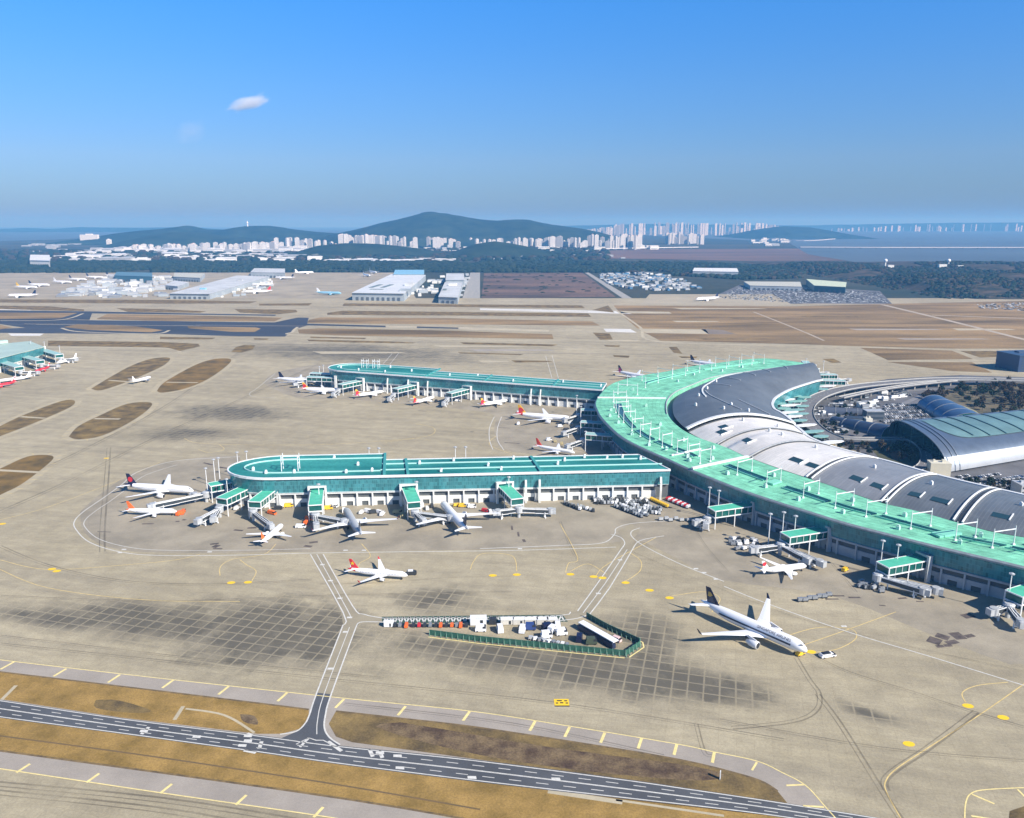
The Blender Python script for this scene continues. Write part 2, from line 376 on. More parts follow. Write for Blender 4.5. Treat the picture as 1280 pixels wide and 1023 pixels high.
land_sheet('road', [(731, 341), (736, 341), (790, 373), (778, 373)], 0.1, CONCW)
# big brown field right and strips
land_sheet('grass_field', [(767, 382), (984, 383.2), (1103, 380.2), (1500, 372), (1500, 436), (1190, 436), (1055, 432.5), (1000, 430.5), (825, 426), (806, 416), (797, 411), (775, 392)], 0.03, FIELD)
land_sheet('taxiway', [(772, 389), (836, 390), (840, 392.2), (775, 391.8)], 0.05, PALEC)
land_sheet('taxiway', [(797, 411), (882, 412), (886, 417.6), (808, 416.5)], 0.05, PALEC)
land_sheet('field_bare_strip', [(875, 411), (905, 413), (920, 418), (886, 418)], 0.05, mat('bare_soil', (0.20, 0.16, 0.12, 1), 0.9, var=0.2, scale=0.02))
rd = MB()
ribbon(rd, pxl([(1103, 381), (1190, 402), (1290, 427)], 0.09), 13); ribbon(rd, pxl([(803, 392), (848, 398), (905, 414)], 0.05), 3) if False else None
ribbon(rd, pxl([(942, 390), (1000, 413), (1030, 426)], 0.09), 5)
ribbon(rd, pxl([(1165, 394), (1290, 398.5), (1400, 401)], 0.09), 10); ribbon(rd, pxl([(1003, 379.5), (1103, 380.5)], 0.09), 9)
kind(rd.build('road', mat('perimeter_track', (0.40, 0.34, 0.26, 1), 0.9, var=0.1, scale=0.02)), 'structure')
for pts, m_ in [
    ([(-60, 374.3), (200, 375), (322, 377), (312, 379.5), (200, 379.8), (-60, 378)], GRASSD),
    ([(-60, 381.6), (60, 383), (105, 387), (105, 389), (60, 388.2), (-60, 385)], GRASSD),
    ([(145, 385.3), (200, 386.5), (258, 389.3), (250, 391.2), (160, 390.2)], GRASSD),
    ([(293, 386.5), (370, 387.4), (372, 390.5), (348, 393), (300, 391)], GRASSD),
    ([(324, 379.8), (390, 379.2), (386, 382.2), (324, 382.2)], GRASSD),
    ([(-60, 390.6), (97, 391.3), (75, 398.2), (-60, 399.5)], FIELD),
    ([(120, 399.2), (134, 392.7), (200, 393.6), (354, 397.2), (343, 402), (200, 401.4)], FIELD),
    ([(-60, 405), (0, 406.2), (15, 409.6), (0, 412), (-60, 414)], FIELD),
    ([(79, 409), (96, 405.8), (140, 406.5), (172, 408.5), (204, 413), (189, 415.6), (110, 412.6)], FIELD),
    ([(234, 408), (320, 409.5), (326, 411), (318, 415.3), (290, 415), (236, 410.6)], FIELD),
    ([(200, 421), (269, 422.5), (265, 424.3), (200, 424.2)], GRASSD),
    ([(317, 423), (336, 423.4), (334, 425), (318, 424.7)], GRASSD),
    ([(60, 426), (200, 427.7), (248, 430), (250, 433), (225, 439), (208, 434.5), (60, 432.5)], GRASSD),
    ([(430, 379.4), (727, 382), (731, 385.4), (428, 382.6)], GRASSD),
    ([(409, 391.3), (428, 388.6), (735, 392), (739, 396.3), (600, 394.8), (409, 393.7)], GRASSD),
    ([(386, 400), (400, 397), (560, 398), (740, 402), (750, 407.2), (560, 405.6), (384, 404.2)], FIELD),
    ([(372, 412), (400, 410.6), (560, 413.5), (690, 418), (692, 424.2), (560, 421.8), (420, 419.6), (374, 417)], FIELD),
    ([(388, 421), (458, 422.6), (456, 424), (388, 422.8)], GRASSD), ([(384, 424.7), (470, 426.5), (520, 428.4), (516, 429.4), (440, 428.4), (386, 426.6)], GRASSD),
    ([(575, 428), (697, 431), (690, 433), (580, 430.4)], GRASSD), ([(572, 440.5), (655, 443), (650, 444), (575, 442)], GRASSD),
    ([(741, 416), (762, 417), (766, 424.6), (750, 425)], GRASSD), ([(755, 431.6), (775, 432), (774, 434), (757, 433.4)], GRASSD),
    ([(766, 444), (787, 445), (786, 447.4), (768, 446.4)], GRASSD), ([(836, 434), (846, 433.8), (853, 442.6), (842, 441)], GRASSD),
    ([(848, 445.5), (872, 446), (870, 448), (852, 447.6)], GRASSD), ([(1028, 449), (1042, 448.5), (1052, 453.4), (1040, 454)], GRASSD),
    ([(760, 382), (768, 391), (740, 388)], GRASSD),
    ([(1075, 434.8), (1190, 438.5), (1216, 449), (1110, 450.4)], FIELD), ([(1108, 452.6), (1215, 453), (1240, 466), (1190, 464)], FIELD),
    ([(1200, 439), (1252, 439), (1262, 446), (1225, 447)], GRASSD),
    ([(289, 440), (295, 434), (305, 431.5), (319, 432), (316, 437), (302, 441)], GRASSD),
    ]:
    sheet('grass_strip', pts, 0.07, m_)
# dark asphalt taxiways in the distance
for pts in [
    [(-60, 387.5), (105, 389.3), (258, 392.3), (345, 393.6), (344, 395), (200, 393), (115, 392), (112, 400), (75, 399.5), (60, 400.2), (-60, 400)],
    [(-60, 400.4), (75, 399.8), (120, 400.6), (343, 403.2), (372, 397.2), (386, 397.4), (384, 404.8), (482, 407.4), (482, 409.2), (384, 407), (368, 412), (356, 421), (300, 420.6), (200, 417.6), (60, 417), (-60, 415.6), (-60, 413.5), (15, 410.6), (32, 410), (0, 405.4), (-60, 404.4)],
    [(521, 408.4), (573, 409.8), (573, 411.2), (521, 410.2)]]:
    sheet('taxiway', pts, 0.045, ASPH2)
sheet('taxiway', [(482, 407.2), (521, 408), (521, 410.8), (482, 409.8)], 0.05, PALEC); sheet('taxiway', [(573, 409), (686, 412.5), (686, 415), (573, 412)], 0.05, PALEC)
sheet('taxiway', [(600, 385.6), (772, 389), (790, 392.6), (600, 388.2)], 0.05, mat('white_concrete', (0.62, 0.61, 0.57, 1), 0.8, var=0.1, scale=0.02))
sheet('taxiway', [(754, 411), (788, 411.5), (796, 416), (758, 415)], 0.05, MATS['white_concrete'])
sheet('taxiway', [(-40, 384), (20, 385.6), (40, 388), (-40, 387)], 0.055, MATS['white_concrete']); sheet('taxiway', [(10, 417), (55, 417.2), (50, 420), (14, 420)], 0.055, MATS['white_concrete'])
for pts in [[(-60, 379), (322, 381), (430, 384.6), (600, 386), (600, 387.4), (400, 386.4), (-60, 381)],
            [(-60, 403.1), (200, 403.9), (345, 404.2), (380, 406), (380, 406.8), (200, 405.2), (-60, 404)]]:
    pass
pl = MB()
for line in ([(-40, 380), (320, 383.6), (430, 386), (735, 389.6)], [(409, 395.6), (600, 397.2), (745, 399.6)], [(75, 434), (208, 436), (224, 441)], [(430, 376.6), (810, 382)],
             [(77, 410.2), (100, 414.8), (190, 417.4), (212, 413)], [(372, 409), (366, 415), (374, 419), (560, 424.4), (700, 427)], [(0, 401), (75, 400), (104, 392)], [(770, 388), (800, 409), (822, 427), (1000, 432)]):
    ribbon(pl, pxl(line, 0.06), 6)
kind(pl.build('taxiway_shoulder', PALEC), 'structure')
random.seed(77); fl_ = MB(); dl_ = MB()
for i in range(34):
    x0 = random.uniform(-40, 700); y0 = random.uniform(376, 438); L_ = random.uniform(60, 320); sl = .008+.004*(y0-376)/60
    P_ = pxl([(x0, y0+(x0*.008)), (x0+L_/2, y0+(x0+L_/2)*.008+.1), (x0+L_, y0+(x0+L_)*.0082)], .058, 2)
    ribbon(fl_ if i % 2 else dl_, P_, random.uniform(1.0, 2.6))
kind(fl_.build('taxiway_marking', PALEC), 'structure'); kind(dl_.build('taxiway_rubber', mat('rubber_streak', (0.16, 0.14, 0.11, 1), .9, var=.2, scale=.05)), 'structure')
for cx, cy, w_, h_ in ((450, 441, 60, 1.6), (640, 438, 55, 1.4), (600, 433, 60, 1.0), (665, 452, 26, 1.4), (618, 452, 20, 1.2), (780, 426, 22, 1), (900, 386, 60, .8), (950, 398, 40, .8), (870, 402, 30, .8), (1120, 412, 60, 1), (1040, 396, 40, .8), (1230, 412, 40, 1.2), (1180, 424, 60, .9), (920, 424, 50, .8)):
    sheet('patched_strip', [(cx-w_, cy-h_), (cx+w_*.8, cy-h_*.6), (cx+w_, cy+h_*.4), (cx-w_*.8, cy+h_)], .062, (PALEC, SHOULD, GRASSD)[int(cx) % 3])
# runway-side ovals with pale shoulders
ov = {
 'a': [(114, 486), (138, 471.5), (165, 457), (190, 448.5), (212, 447.5), (206, 456), (186, 466), (160, 477), (127, 488)],
 'b': [(196, 489), (207, 477), (244, 456.5), (268, 449), (288, 449), (284, 457), (260, 474), (231, 486), (204, 491)],
 'c': [(86, 546), (98, 533), (125, 519.5), (159, 505), (189, 503.5), (183, 514), (159, 530), (127, 545), (98, 549.5)],
 'd': [(-40, 556), (0, 533), (32, 518), (77, 501.5), (93, 501), (88, 509), (50, 526), (16, 539.5), (-30, 556)],
 'e': [(-50, 608), (0, 586), (34, 571), (58, 569), (67, 572.5), (53, 586), (26, 606), (0, 619), (-50, 645)]}
SH2 = mat('island_shoulder', (0.40, 0.345, 0.23, 1), 0.9, var=0.12, scale=0.05)
for k_, pts in ov.items():
    P = smooth_line([at(x, y, 0.07) for x, y in pts+[pts[0]]], 4)[:-1]
    c = sum(P, Vector())/len(P)
    a = sum(P[i][0]*P[(i+1) % len(P)][1]-P[(i+1) % len(P)][0]*P[i][1] for i in range(len(P)))
    if a < 0: P = P[::-1]
    mb = MB(); mb.add(P); kind(mb.build('grass_island', GRASSD if k_ in 'acd' else mat('dry_grass_mid', (0.245, 0.155, 0.05, 1), 0.95, col2=(0.11, 0.08, 0.035, 1), scale=0.04, detail=10, spec=0.1)), 'structure')
    Q = offs(P+[P[0]], -7)[:-1]; mb = MB(); mb.add([(q[0], q[1], 0.05) for q in Q]); kind(mb.build('island_shoulder', SH2), 'structure')
    # short painted shoulder bars round the island
    R = resample(P+[P[0]], 12); b_ = MB()
    R1 = offs(R, -2.0); R2 = offs(R, -7.5)
    for p, q in zip(R1, R2): ribbon(b_, [Vector((p[0], p[1], .075)), Vector((q[0], q[1], .075))], 0.7)
    kind(b_.build('shoulder_marking', YMARK2), 'structure')
x_ = MB()
for a_, b_ in (((136, 475.5), (168, 478)), ((208, 478), (247, 478.5)), ((118, 523.5), (150, 524)), ((26, 521), (56, 523)), ((-20, 587), (48, 590.5))):
    ribbon(x_, [at(*a_, .09), at(*b_, .09)], 5)
kind(x_.build('cross_path', PALEC), 'structure')
# stand pavement near the gates
sheet('stand_pavement', [(100, 640), (125, 618), (165, 592), (215, 577), (300, 570), (341, 600), (830, 600), (865, 592), (1290, 745), (1290, 830), (1180, 800), (1040, 745), (900, 725), (850, 700), (790, 672), (770, 678), (650, 686), (390, 690), (200, 691), (135, 684), (105, 665)], 0.02, STAND, 3)
sheet('stand_pavement', [(330, 480), (345, 466), (420, 455), (560, 470), (760, 486), (770, 560), (640, 565), (618, 540), (618, 520), (580, 512), (440, 500), (370, 497)], 0.02, STAND, 3)
sheet('forecourt', [(1003, 480), (1050, 485), (1110, 474), (1200, 469), (1290, 472), (1600, 482), (1700, 640), (1400, 660), (1180, 598), (1010, 545), (960, 505)], 0.06, FORE)
# ------------------------------------------------------ perimeter grass, road, shoulder
z1 = 0.03
sheet('shoulder', [(-80, 814), (0, 825), (430, 873), (587, 889), (710, 907.6), (845, 930), (892, 940), (946, 951.5), (978, 966), (1007, 982), (1032, 1009), (1060, 1040), (980, 1040), (600, 960), (-80, 890)], 0.012, SHOULD)
sheet('shoulder', [(-100, 930), (0, 938), (440, 999), (760, 1060), (640, 1062), (400, 1020), (0, 961), (-100, 947)], 0.012, SHOULD)
sheet('grass_verge', [(-80, 830), (0, 840), (200, 864), (386, 887), (386, 900), (376, 911), (352, 917.5), (322, 917.5), (150, 897), (0, 874), (-80, 862)], z1, GRASS)
sheet('grass_verge', [(420, 889), (500, 898), (587, 908), (700, 925), (800, 941), (860, 952), (910, 964), (950, 976), (972, 989), (985, 1005), (965, 1002), (860, 985.5), (700, 964), (587, 948), (440, 928), (420, 921), (411, 905)], z1, GRASSD)
sheet('grass_verge', [(-80, 885), (0, 897), (187, 922), (400, 951), (662, 985), (860, 1006), (1000, 1024), (1100, 1040), (900, 1060), (720, 1050), (440, 1000), (0, 938.6), (-80, 928)], z1, GRASS)
sheet('grass_verge', [(1262, 1014), (1280, 1008), (1320, 1008), (1320, 1040), (1260, 1034)], z1, GRASSD)
sheet('grass_verge', [(590, 1006), (980, 1021), (1000, 1024), (860, 1007), (662, 986)], z1+.004, GRASS)
di = MB()
for pts, w in (([(-60, 912), (0, 920), (150, 940), (300, 962), (440, 984), (600, 1012)], 0.8),):
    ribbon(di, pxl(pts, z1+.01), w)
kind(di.build('drainage_ditch', mat('ditch', (0.12, 0.085, 0.04, 1), 0.95, col2=(0.16, 0.10, 0.045, 1), scale=0.1)), 'structure')
pp = MB(); ribbon(pp, pxl([(232, 886), (280, 894), (318, 916)], z1+.012), 1.2)
ribbon(pp, [at(20, 857, z1+.012), at(2, 875, z1+.012)], 1.8); ribbon(pp, [at(229, 883, z1+.012), at(218, 900, z1+.012)], 1.8)
ribbon(pp, [at(685, 989, z1+.012), at(778, 1003, z1+.012)], 2.5); ribbon(pp, [at(770, 1000, z1+.012), at(905, 1020, z1+.012)], 1.2)
kind(pp.build('footpath', PALEC), 'structure')
ek = MB()
for pts in ([(-80, 830), (0, 840), (200, 864), (386, 887)], [(420, 889), (500, 898), (587, 908), (700, 925), (800, 941), (860, 952), (910, 964), (950, 976), (972, 989)], [(-80, 928), (0, 938.6), (440, 1000), (720, 1050)]):
    ribbon(ek, pxl(pts, z1+.008), 1.1)
kind(ek.build('verge_shadow_line', mat('verge_shadow_tone', (0.10, 0.07, 0.035, 1), .95, col2=(0.22, 0.15, 0.06, 1), scale=.3)), 'structure')  # kerb shadow along the grass edge, painted as a dark line
# bushes / scrub patches on verge 2 handled as rough dark ground
sb = mat('scrub', (0.085, 0.058, 0.042, 1), 0.95, col2=(0.22, 0.16, 0.09, 1), scale=0.11, detail=10, bump=0.5, spec=0.05, fine=(1.0, .4))
sheet('scrub_patch', [(500, 903), (580, 916), (660, 930), (760, 944), (860, 957), (905, 968), (880, 976), (800, 971), (700, 960), (600, 944), (520, 925), (470, 908)], z1+.006, sb, 3)
sheet('scrub_patch', [(120, 875), (150, 876), (190, 889), (160, 891), (120, 885)], z1+.006, GRASSD, 3); sheet('scrub_patch', [(300, 893), (318, 895), (322, 906), (304, 902)], z1+.006, sb, 3)
# road
RT = [(-60, 866), (0, 874.8), (150, 897.5), (322, 919), (422.5, 932), (587, 948.8), (774, 973), (860, 985.5), (963.7, 1001), (1093, 1021.6), (1160, 1033)]
RB = [(-60, 888), (0, 897.5), (150, 917.5), (322, 941), (422.5, 955.5), (587, 976.5), (774, 998), (860, 1007.5), (963.7, 1020), (1093, 1040), (1160, 1050)]
zr = 0.05
top = smooth_line([at(x, y, zr) for x, y in RT], 6); bot = smooth_line([at(x, y, zr) for x, y in RB], 6)
r = MB(); r.strip(bot, top)
kind(r.build('perimeter_road', ASPH), 'structure')
# branch road (asphalt foot, concrete above)
sheet('branch_road', [(356, 921), (370, 915), (382, 905), (386.5, 893), (396, 866), (414, 868), (407, 895), (405, 912), (411, 922), (425, 932.5), (420, 937), (340, 928)], zr+.004, ASPH)
sheet('branch_road', [(396, 866), (429, 781), (426, 765), (388, 693), (404, 693), (443, 761), (452, 768), (475, 773), (700, 770), (722, 764), (775, 685), (778, 672), (772, 664), (790, 655), (800, 664), (793, 672), (790, 685), (737, 768), (712, 776), (480, 781), (447, 780), (445, 784), (414, 868)], 0.035, mat('service_road_concrete', (0.31, 0.27, 0.185, 1), 0.9, var=0.12, scale=0.05, detail=8))
mk = MB(); zm = zr+.012
def lerpline(t): return [b_.lerp(t_, t) for b_, t_ in zip(bot, top)]
def up(P, z): return [Vector((p[0], p[1], z)) for p in P]
for t in (0.06, 0.94): ribbon(mk, up(lerpline(t), zm), 0.5)
for t in (0.485, 0.515): ribbon(mk, up(lerpline(t), zm), 0.3)
for t in (0.27, 0.73): dashes(mk, up(lerpline(t), zm), 0.35, 5, 6)
def pline(pts, w, z=zm, k=6, dash=None, mb=None):
    mb = mb or mk
    P = pxl(pts, z, k)
    if dash: dashes(mb, P, w, dash[0], dash[1])
    else: ribbon(mb, P, w)
# junction markings
pline([(370, 930.5), (386, 922.5), (395, 925.5), (404, 925.5), (413, 930)], 0.5, k=1); pline([(375, 934), (386, 922.5)], 1.2, k=1); pline([(410, 927), (427, 939)], 1.6, k=1)
for x0, y0, x1, y1 in ((305, 938, 320, 941), (309, 917, 315, 920), (177, 918, 186, 909), (462, 937, 466, 946), (474, 938.5, 478, 947.5), (324, 936, 327, 927)):
    pline([(x0, y0), (x1, y1)], 1.6, k=1)
for x0, y0 in ((303, 932), (310, 926), (180, 914), (310, 920), (695, 974), (475, 941), (500, 960), (590, 972), (246, 921), (497, 945)):
    c = at(x0, y0, zm+.002); mk.add([c+Vector((-1.7, -.7, 0)), c+Vector((1.9, -1.0, 0)), c+Vector((1.6, .8, 0)), c+Vector((-1.9, .9, 0))])
# branch road lines
pline([(429, 781), (396, 866), (387, 893), (381, 905), (370, 914.5), (350, 918)], 0.7, k=4)
pline([(445, 784), (414, 868), (407, 893), (405.5, 910), (412, 922), (425, 931)], 0.7, k=4)
pline([(437, 784), (405, 868), (397, 900), (396, 918)], 0.4, k=4)
pline([(388, 693), (429, 766), (430, 781)], 0.7, k=3); pline([(404, 693), (441, 758), (455, 768), (480, 773)], 0.7, k=4); pline([(396, 693), (435, 764), (438, 772)], 0.5, k=3)
pline([(445, 784), (450, 778), (470, 777.5), (480, 778)], 0.7, k=4)
pline([(480, 773), (600, 772), (700, 769.5), (713, 765)], 0.7, k=3)
pline([(722, 764), (750, 725), (777, 686)], 0.7, k=2); pline([(737, 768), (762, 735), (790, 688)], 0.7, k=2); pline([(729, 766), (756, 730), (784, 687)], 0.5, k=2)
pline([(700, 776), (722, 773), (737, 768)], 0.7, k=4)
pline([(777, 686), (781, 679), (776, 672), (764, 668)], 0.7, k=4)
pline([(790, 688), (800, 676), (830, 670)], 0.7, k=4)
# stand service road round the near pier
pline([(770, 684), (650, 688), (500, 690), (390, 691.5), (300, 694), (200, 694.5), (150, 690), (112, 678), (95, 662), (93, 652), (104, 640), (130, 622), (152, 606), (172, 590), (215, 577), (262, 573), (300, 571)], 0.7)
pline([(388, 686), (300, 688), (205, 688), (160, 684), (124, 674), (107, 660), (106, 651), (118, 640), (140, 625), (160, 610), (182, 594), (222, 581)], 0.5)
pline([(600, 686), (700, 682), (752, 679), (768, 668), (770, 661), (782, 656), (800, 653.5), (840, 651)], 0.7)
pline([(800, 660), (790, 664), (790, 671), (806, 683), (850, 705), (905, 727)], 0.7)
pline([(905, 733), (960, 755), (1060, 790), (1160, 820), (1290, 860)], 0.7)
pline([(618, 521), (612, 535), (612, 550), (616, 562)], 0.7); pline([(627, 521), (622, 535), (622, 550), (630, 563)], 0.7)
pline([(344, 467), (322, 485), (312, 492), (318, 496), (345, 497)], 0.5)
pline([(479, 455), (492, 440)], 0.6, k=1); pline([(487, 456), (499, 441)], 0.6, k=1)
pline([(682, 445), (690, 473)], 0.6, k=1); pline([(690, 444), (698, 473)], 0.6, k=1)
for x, y in ((403, 706), (413, 726), (425, 748), (437, 772), (432, 790), (413, 836), (775, 700), (748, 742), (262, 690), (155, 687), (150, 691), (455, 688), (650, 686), (880, 716), (895, 724), (870, 711), (1055, 783), (432, 688)):
    c = at(x, y, zm+.002); mk.add([c+Vector((-1.5, -.9, 0)), c+Vector((1.5, -.9, 0)), c+Vector((1.5, .9, 0)), c+Vector((-1.5, .9, 0))])
# zig-zag parking bays
for i in range(31):
    x = 480+i*7.3-1
    mk_a = at(x, 778.5-i*.06, zm); mk_b = at(x+3.6, 771.5-i*.06, zm); mk_c = at(x+7.3, 778.5-i*.06, zm)
    ribbon(mk, [mk_a, mk_b], 0.9); ribbon(mk, [mk_b, mk_c], 0.9)
kind(mk.build('road_marking', LMARK), 'structure')
sheet('parking_bay_surface', [(477, 771), (703, 768.4), (710, 777.4), (478, 779.6)], 0.045, mat('green_paving', (0.045, 0.085, 0.06, 1), 0.9, var=0.2, scale=0.2))
# yellow lines
ym = MB()
EDGE = [(-80, 814), (0, 825), (200, 848), (430, 873), (587, 889), (710, 907.6), (845, 930), (892, 940), (946, 951.5), (978, 966), (1007, 982), (1032, 1009), (1060, 1040)]
pline(EDGE, 0.5, z=.06, mb=ym)
for x, y in ((-52, 819), (17.6, 827.5), (83, 836), (150, 843.5), (217, 850), (286, 858), (359, 866), (430, 874), (507, 883), (587, 889.5), (669, 901.5), (712, 909), (756, 916), (802, 923), (846, 930.5), (893, 940)):
    c = at(x, y, .062); ribbon(ym, [c, c+Vector((-2.6, -7.0, 0))], 1.3)
for a_, b_ in (((946, 953), (940, 963)), ((1005, 981), (983, 982)), ((1030, 1009), (1004, 1007.5))):
    ribbon(ym, [at(*a_, .062), at(*b_, .062)], 0.9)
pline([(-100, 947), (0, 961), (200, 991), (400.6, 1020), (560, 1046)], 0.5, z=.06, mb=ym)
for x, y in ((-42, 944), (37.5, 955), (124, 967), (215, 980), (308, 994), (404, 1009)):
    c = at(x, y, .062); ribbon(ym, [c, c+Vector((-2.4, -5.4, 0))], 1.2)
pline([(1206, 1030), (1207, 1005), (1214, 992), (1235, 987), (1300, 984)], 0.5, z=.06, mb=ym)
ribbon(ym, [at(1215, 993, .062), at(1243, 1005, .062)], .8); ribbon(ym, [at(1272, 987, .062), at(1282, 997, .062)], .8); ribbon(ym, [at(1214, 1020, .062), at(1240, 1024, .062)], .8)
kind(ym.build('apron_edge_marking', YMARK), 'structure')
ym = MB()
for pts in ([(0, 650), (60, 634), (150, 600), (200, 578)], [(0, 700), (60, 712), (160, 706), (220, 700), (250, 693)], [(275, 720), (276, 708), (292, 699), (330, 693), (345, 680)], [(315, 726), (320, 714), (308, 706), (300, 700)],
            [(448, 712), (450, 704), (463, 695), (452, 680)], [(588, 712), (592, 702), (604, 692), (640, 695), (646, 714)], [(707, 716), (711, 704), (722, 697), (700, 655)], [(712, 715), (735, 705), (758, 718)], [(785, 690), (800, 700), (801, 712), (790, 722), (780, 727)],
            [(745, 720), (760, 705), (820, 672)], [(840, 745), (880, 740), (900, 748), (890, 765)],
            [(975, 798), (1020, 785), (1062, 786), (1070, 798), (1045, 812), (1010, 816)], [(1000, 808), (1060, 787), (1120, 765)],
            [(1207, 878), (1203, 866), (1222, 857), (1260, 853)], [(1290, 848), (1230, 890), (1160, 935), (1122, 960), (1108, 975), (1108, 990), (1130, 1030)],
            [(230, 548), (260, 555), (400, 556), (520, 548)], [(248, 562), (262, 566), (280, 562), (274, 556)], [(520, 530), (542, 535), (536, 545), (480, 553)], [(620, 545), (612, 556), (640, 568)], [(0, 712), (60, 735), (180, 750), (300, 752)]):
    pline(pts, 0.5, z=.045, mb=ym)
kind(ym.build('taxiway_centreline', YMARK2), 'structure')
ys = MB()
for x, y in ((65, 711.5), (289, 728.5), (310, 728), (3, 655), (616, 719.5), (646, 718.5), (713, 718), (742, 721), (753, 722.5), (782, 728.5), (812, 738), (837, 747.5), (1210, 882.5), (1254, 897), (1136, 930), (1014, 815), (133, 573), (71, 714)):
    c = at(x, y, .066); n_ = 10
    ys.add([c+Vector((2.6*cos(2*pi*k/n_), 1.9*sin(2*pi*k/n_), 0)) for k in range(n_)])
kind(ys.build('stand_number_marking', YSPOT), 'structure')
ys = MB(); c = at(702, 878, .07); ys.add([c+Vector(v) for v in ((-3.4, -2.6, 0), (3.5, -2.6, 0), (3.4, 2.6, 0), (-3.5, 2.6, 0))], 0)
for dx, dy, w_ in ((-2.2, -.6, 1.2), (0, -.4, 1.6), (2.4, -.6, 1.2), (-1, 1.3, 2.4), (2, 1.2, 1.4)):
    ys.add([c+Vector((dx-w_/2, dy-.5, .005)), c+Vector((dx+w_/2, dy-.5, .005)), c+Vector((dx+w_/2, dy+.4, .005)), c+Vector((dx-w_/2, dy+.4, .005))], 1)
ys.add([c+Vector(v) for v in ((-3.4, -3.4, 0), (3.6, -3.4, 0), (3.6, -2.6, 0), (-3.4, -2.6, 0))], 1)
kind(ys.build('painted_location_marking', [YSPOT, DARK]), 'structure')
# tyre tracks and stand soot
tr = MB()
for pts, w_ in (([(995, 822), (1012, 850), (1024, 868), (1020, 888), (990, 902), (915, 910)], 1.0), ([(1022, 868), (1050, 905), (1100, 985), (1130, 1030)], 1.1), ([(1010, 816), (1060, 840), (1140, 865), (1200, 885), (1290, 912)], .8),
                ([(1220, 890), (1160, 935), (1122, 960), (1106, 975), (1108, 988)], 1.2), ([(870, 905), (880, 940), (890, 945)], .8), ([(0, 683), (60, 707), (150, 726), (260, 731), (390, 725)], 1.0), ([(136, 560), (133, 600), (128, 660), (128, 690)], 1.6),
                ([(0, 805), (200, 826), (420, 850), (700, 880), (980, 925)], .8), ([(0, 795), (300, 830), (480, 848)], .7), ([(900, 900), (1100, 935), (1290, 952)], .7), ([(640, 720), (560, 722), (480, 728), (400, 730)], .6), ([(0, 745), (200, 752), (400, 745), (640, 740)], .8),
                ([(0, 640), (90, 600), (200, 545), (300, 500), (400, 455)], 2.0), ([(0, 610), (110, 560), (220, 500), (300, 440)], 2.0), ([(-60, 975), (200, 1000), (420, 1035)], 1.2), ([(-60, 985), (180, 1010), (300, 1030)], 1.2), ([(430, 880), (640, 905), (830, 945)], .7),
                ([(790, 690), (960, 760), (1100, 800), (1290, 842)], .6), ([(700, 652), (716, 690), (724, 700)], .7), ([(1040, 705), (1070, 740)], .7), ([(860, 645), (880, 680), (910, 715)], .6)):
    P = pxl(pts, .05, 5); ribbon(tr, offs(P, w_), w_*.8); ribbon(tr, offs(P, -w_), w_*.45)
kind(tr.build('tyre_tracks', TRACK), 'structure')
so = MB()
def quad_px(mb, cx, cy, lx, ly, ang, z, m=0):
    c = at(cx, cy, z); ca, sa = cos(radians(ang)), sin(radians(ang))
    mb.add([c+Vector((a*lx/2*ca-b_*ly/2*sa, a*lx/2*sa+b_*ly/2*ca, 0)) for a, b_ in ((-1, -1), (1, -1), (1, 1), (-1, 1))], m)
for cx, cy, lx, ly, a_ in ((1168, 801, 9, 12, -30), (1178, 796, 9, 9, -30), (1190, 803, 10, 6, 30), (1197, 795, 9, 12, 20), (1212, 795, 8, 5, 30), (1175, 808, 6, 4, 20), (1185, 807, 6, 4, 20), (1000, 751, 12, 2, 8), (1040, 749, 11, 2.4, 12), (1048, 745, 10, 2.4, 12), (1068, 747, 10, 3, 12), (1210, 770, 10, 8, 30),
                           (130, 665, 14, 1.6, 8), (185, 655, 12, 3, 15), (270, 683, 6, 8, -10), (268, 680, 8, 4, 30), (272, 686, 9, 3, 10), (222, 652, 4, 4, 20), (230, 650, 4, 4, 0), (298, 663, 10, 4, 0), (315, 660, 9, 5, 20), (385, 683, 8, 5, 0), (392, 678, 8, 5, 30),
                           (640, 660, 2, 14, 15), (648, 668, 2, 14, 15), (655, 676, 3, 8, 25), (638, 508, 2, 6, 80), (630, 535, 18, 2, 0), (640, 554, 22, 3, -2), (590, 540, 5, 3, 0), (528, 514, 14, 3, 0), (440, 505, 10, 2, 0), (280, 585, 16, 5, -10), (260, 580, 18, 4, -20), (1128, 748, 8, 3, 20), (1150, 752, 6, 2, 10), (1103, 757, 5, 2, 0)):
    quad_px(so, cx, cy, lx*.72, ly*.62, a_-12, .055+.002*((int(cx)+int(cy)) % 7))
kind(so.build('stand_stains', mat('stain_dark', (0.06, 0.047, 0.042, 1), 0.9, col2=(0.15, 0.12, 0.10, 1), scale=0.25)), 'structure')
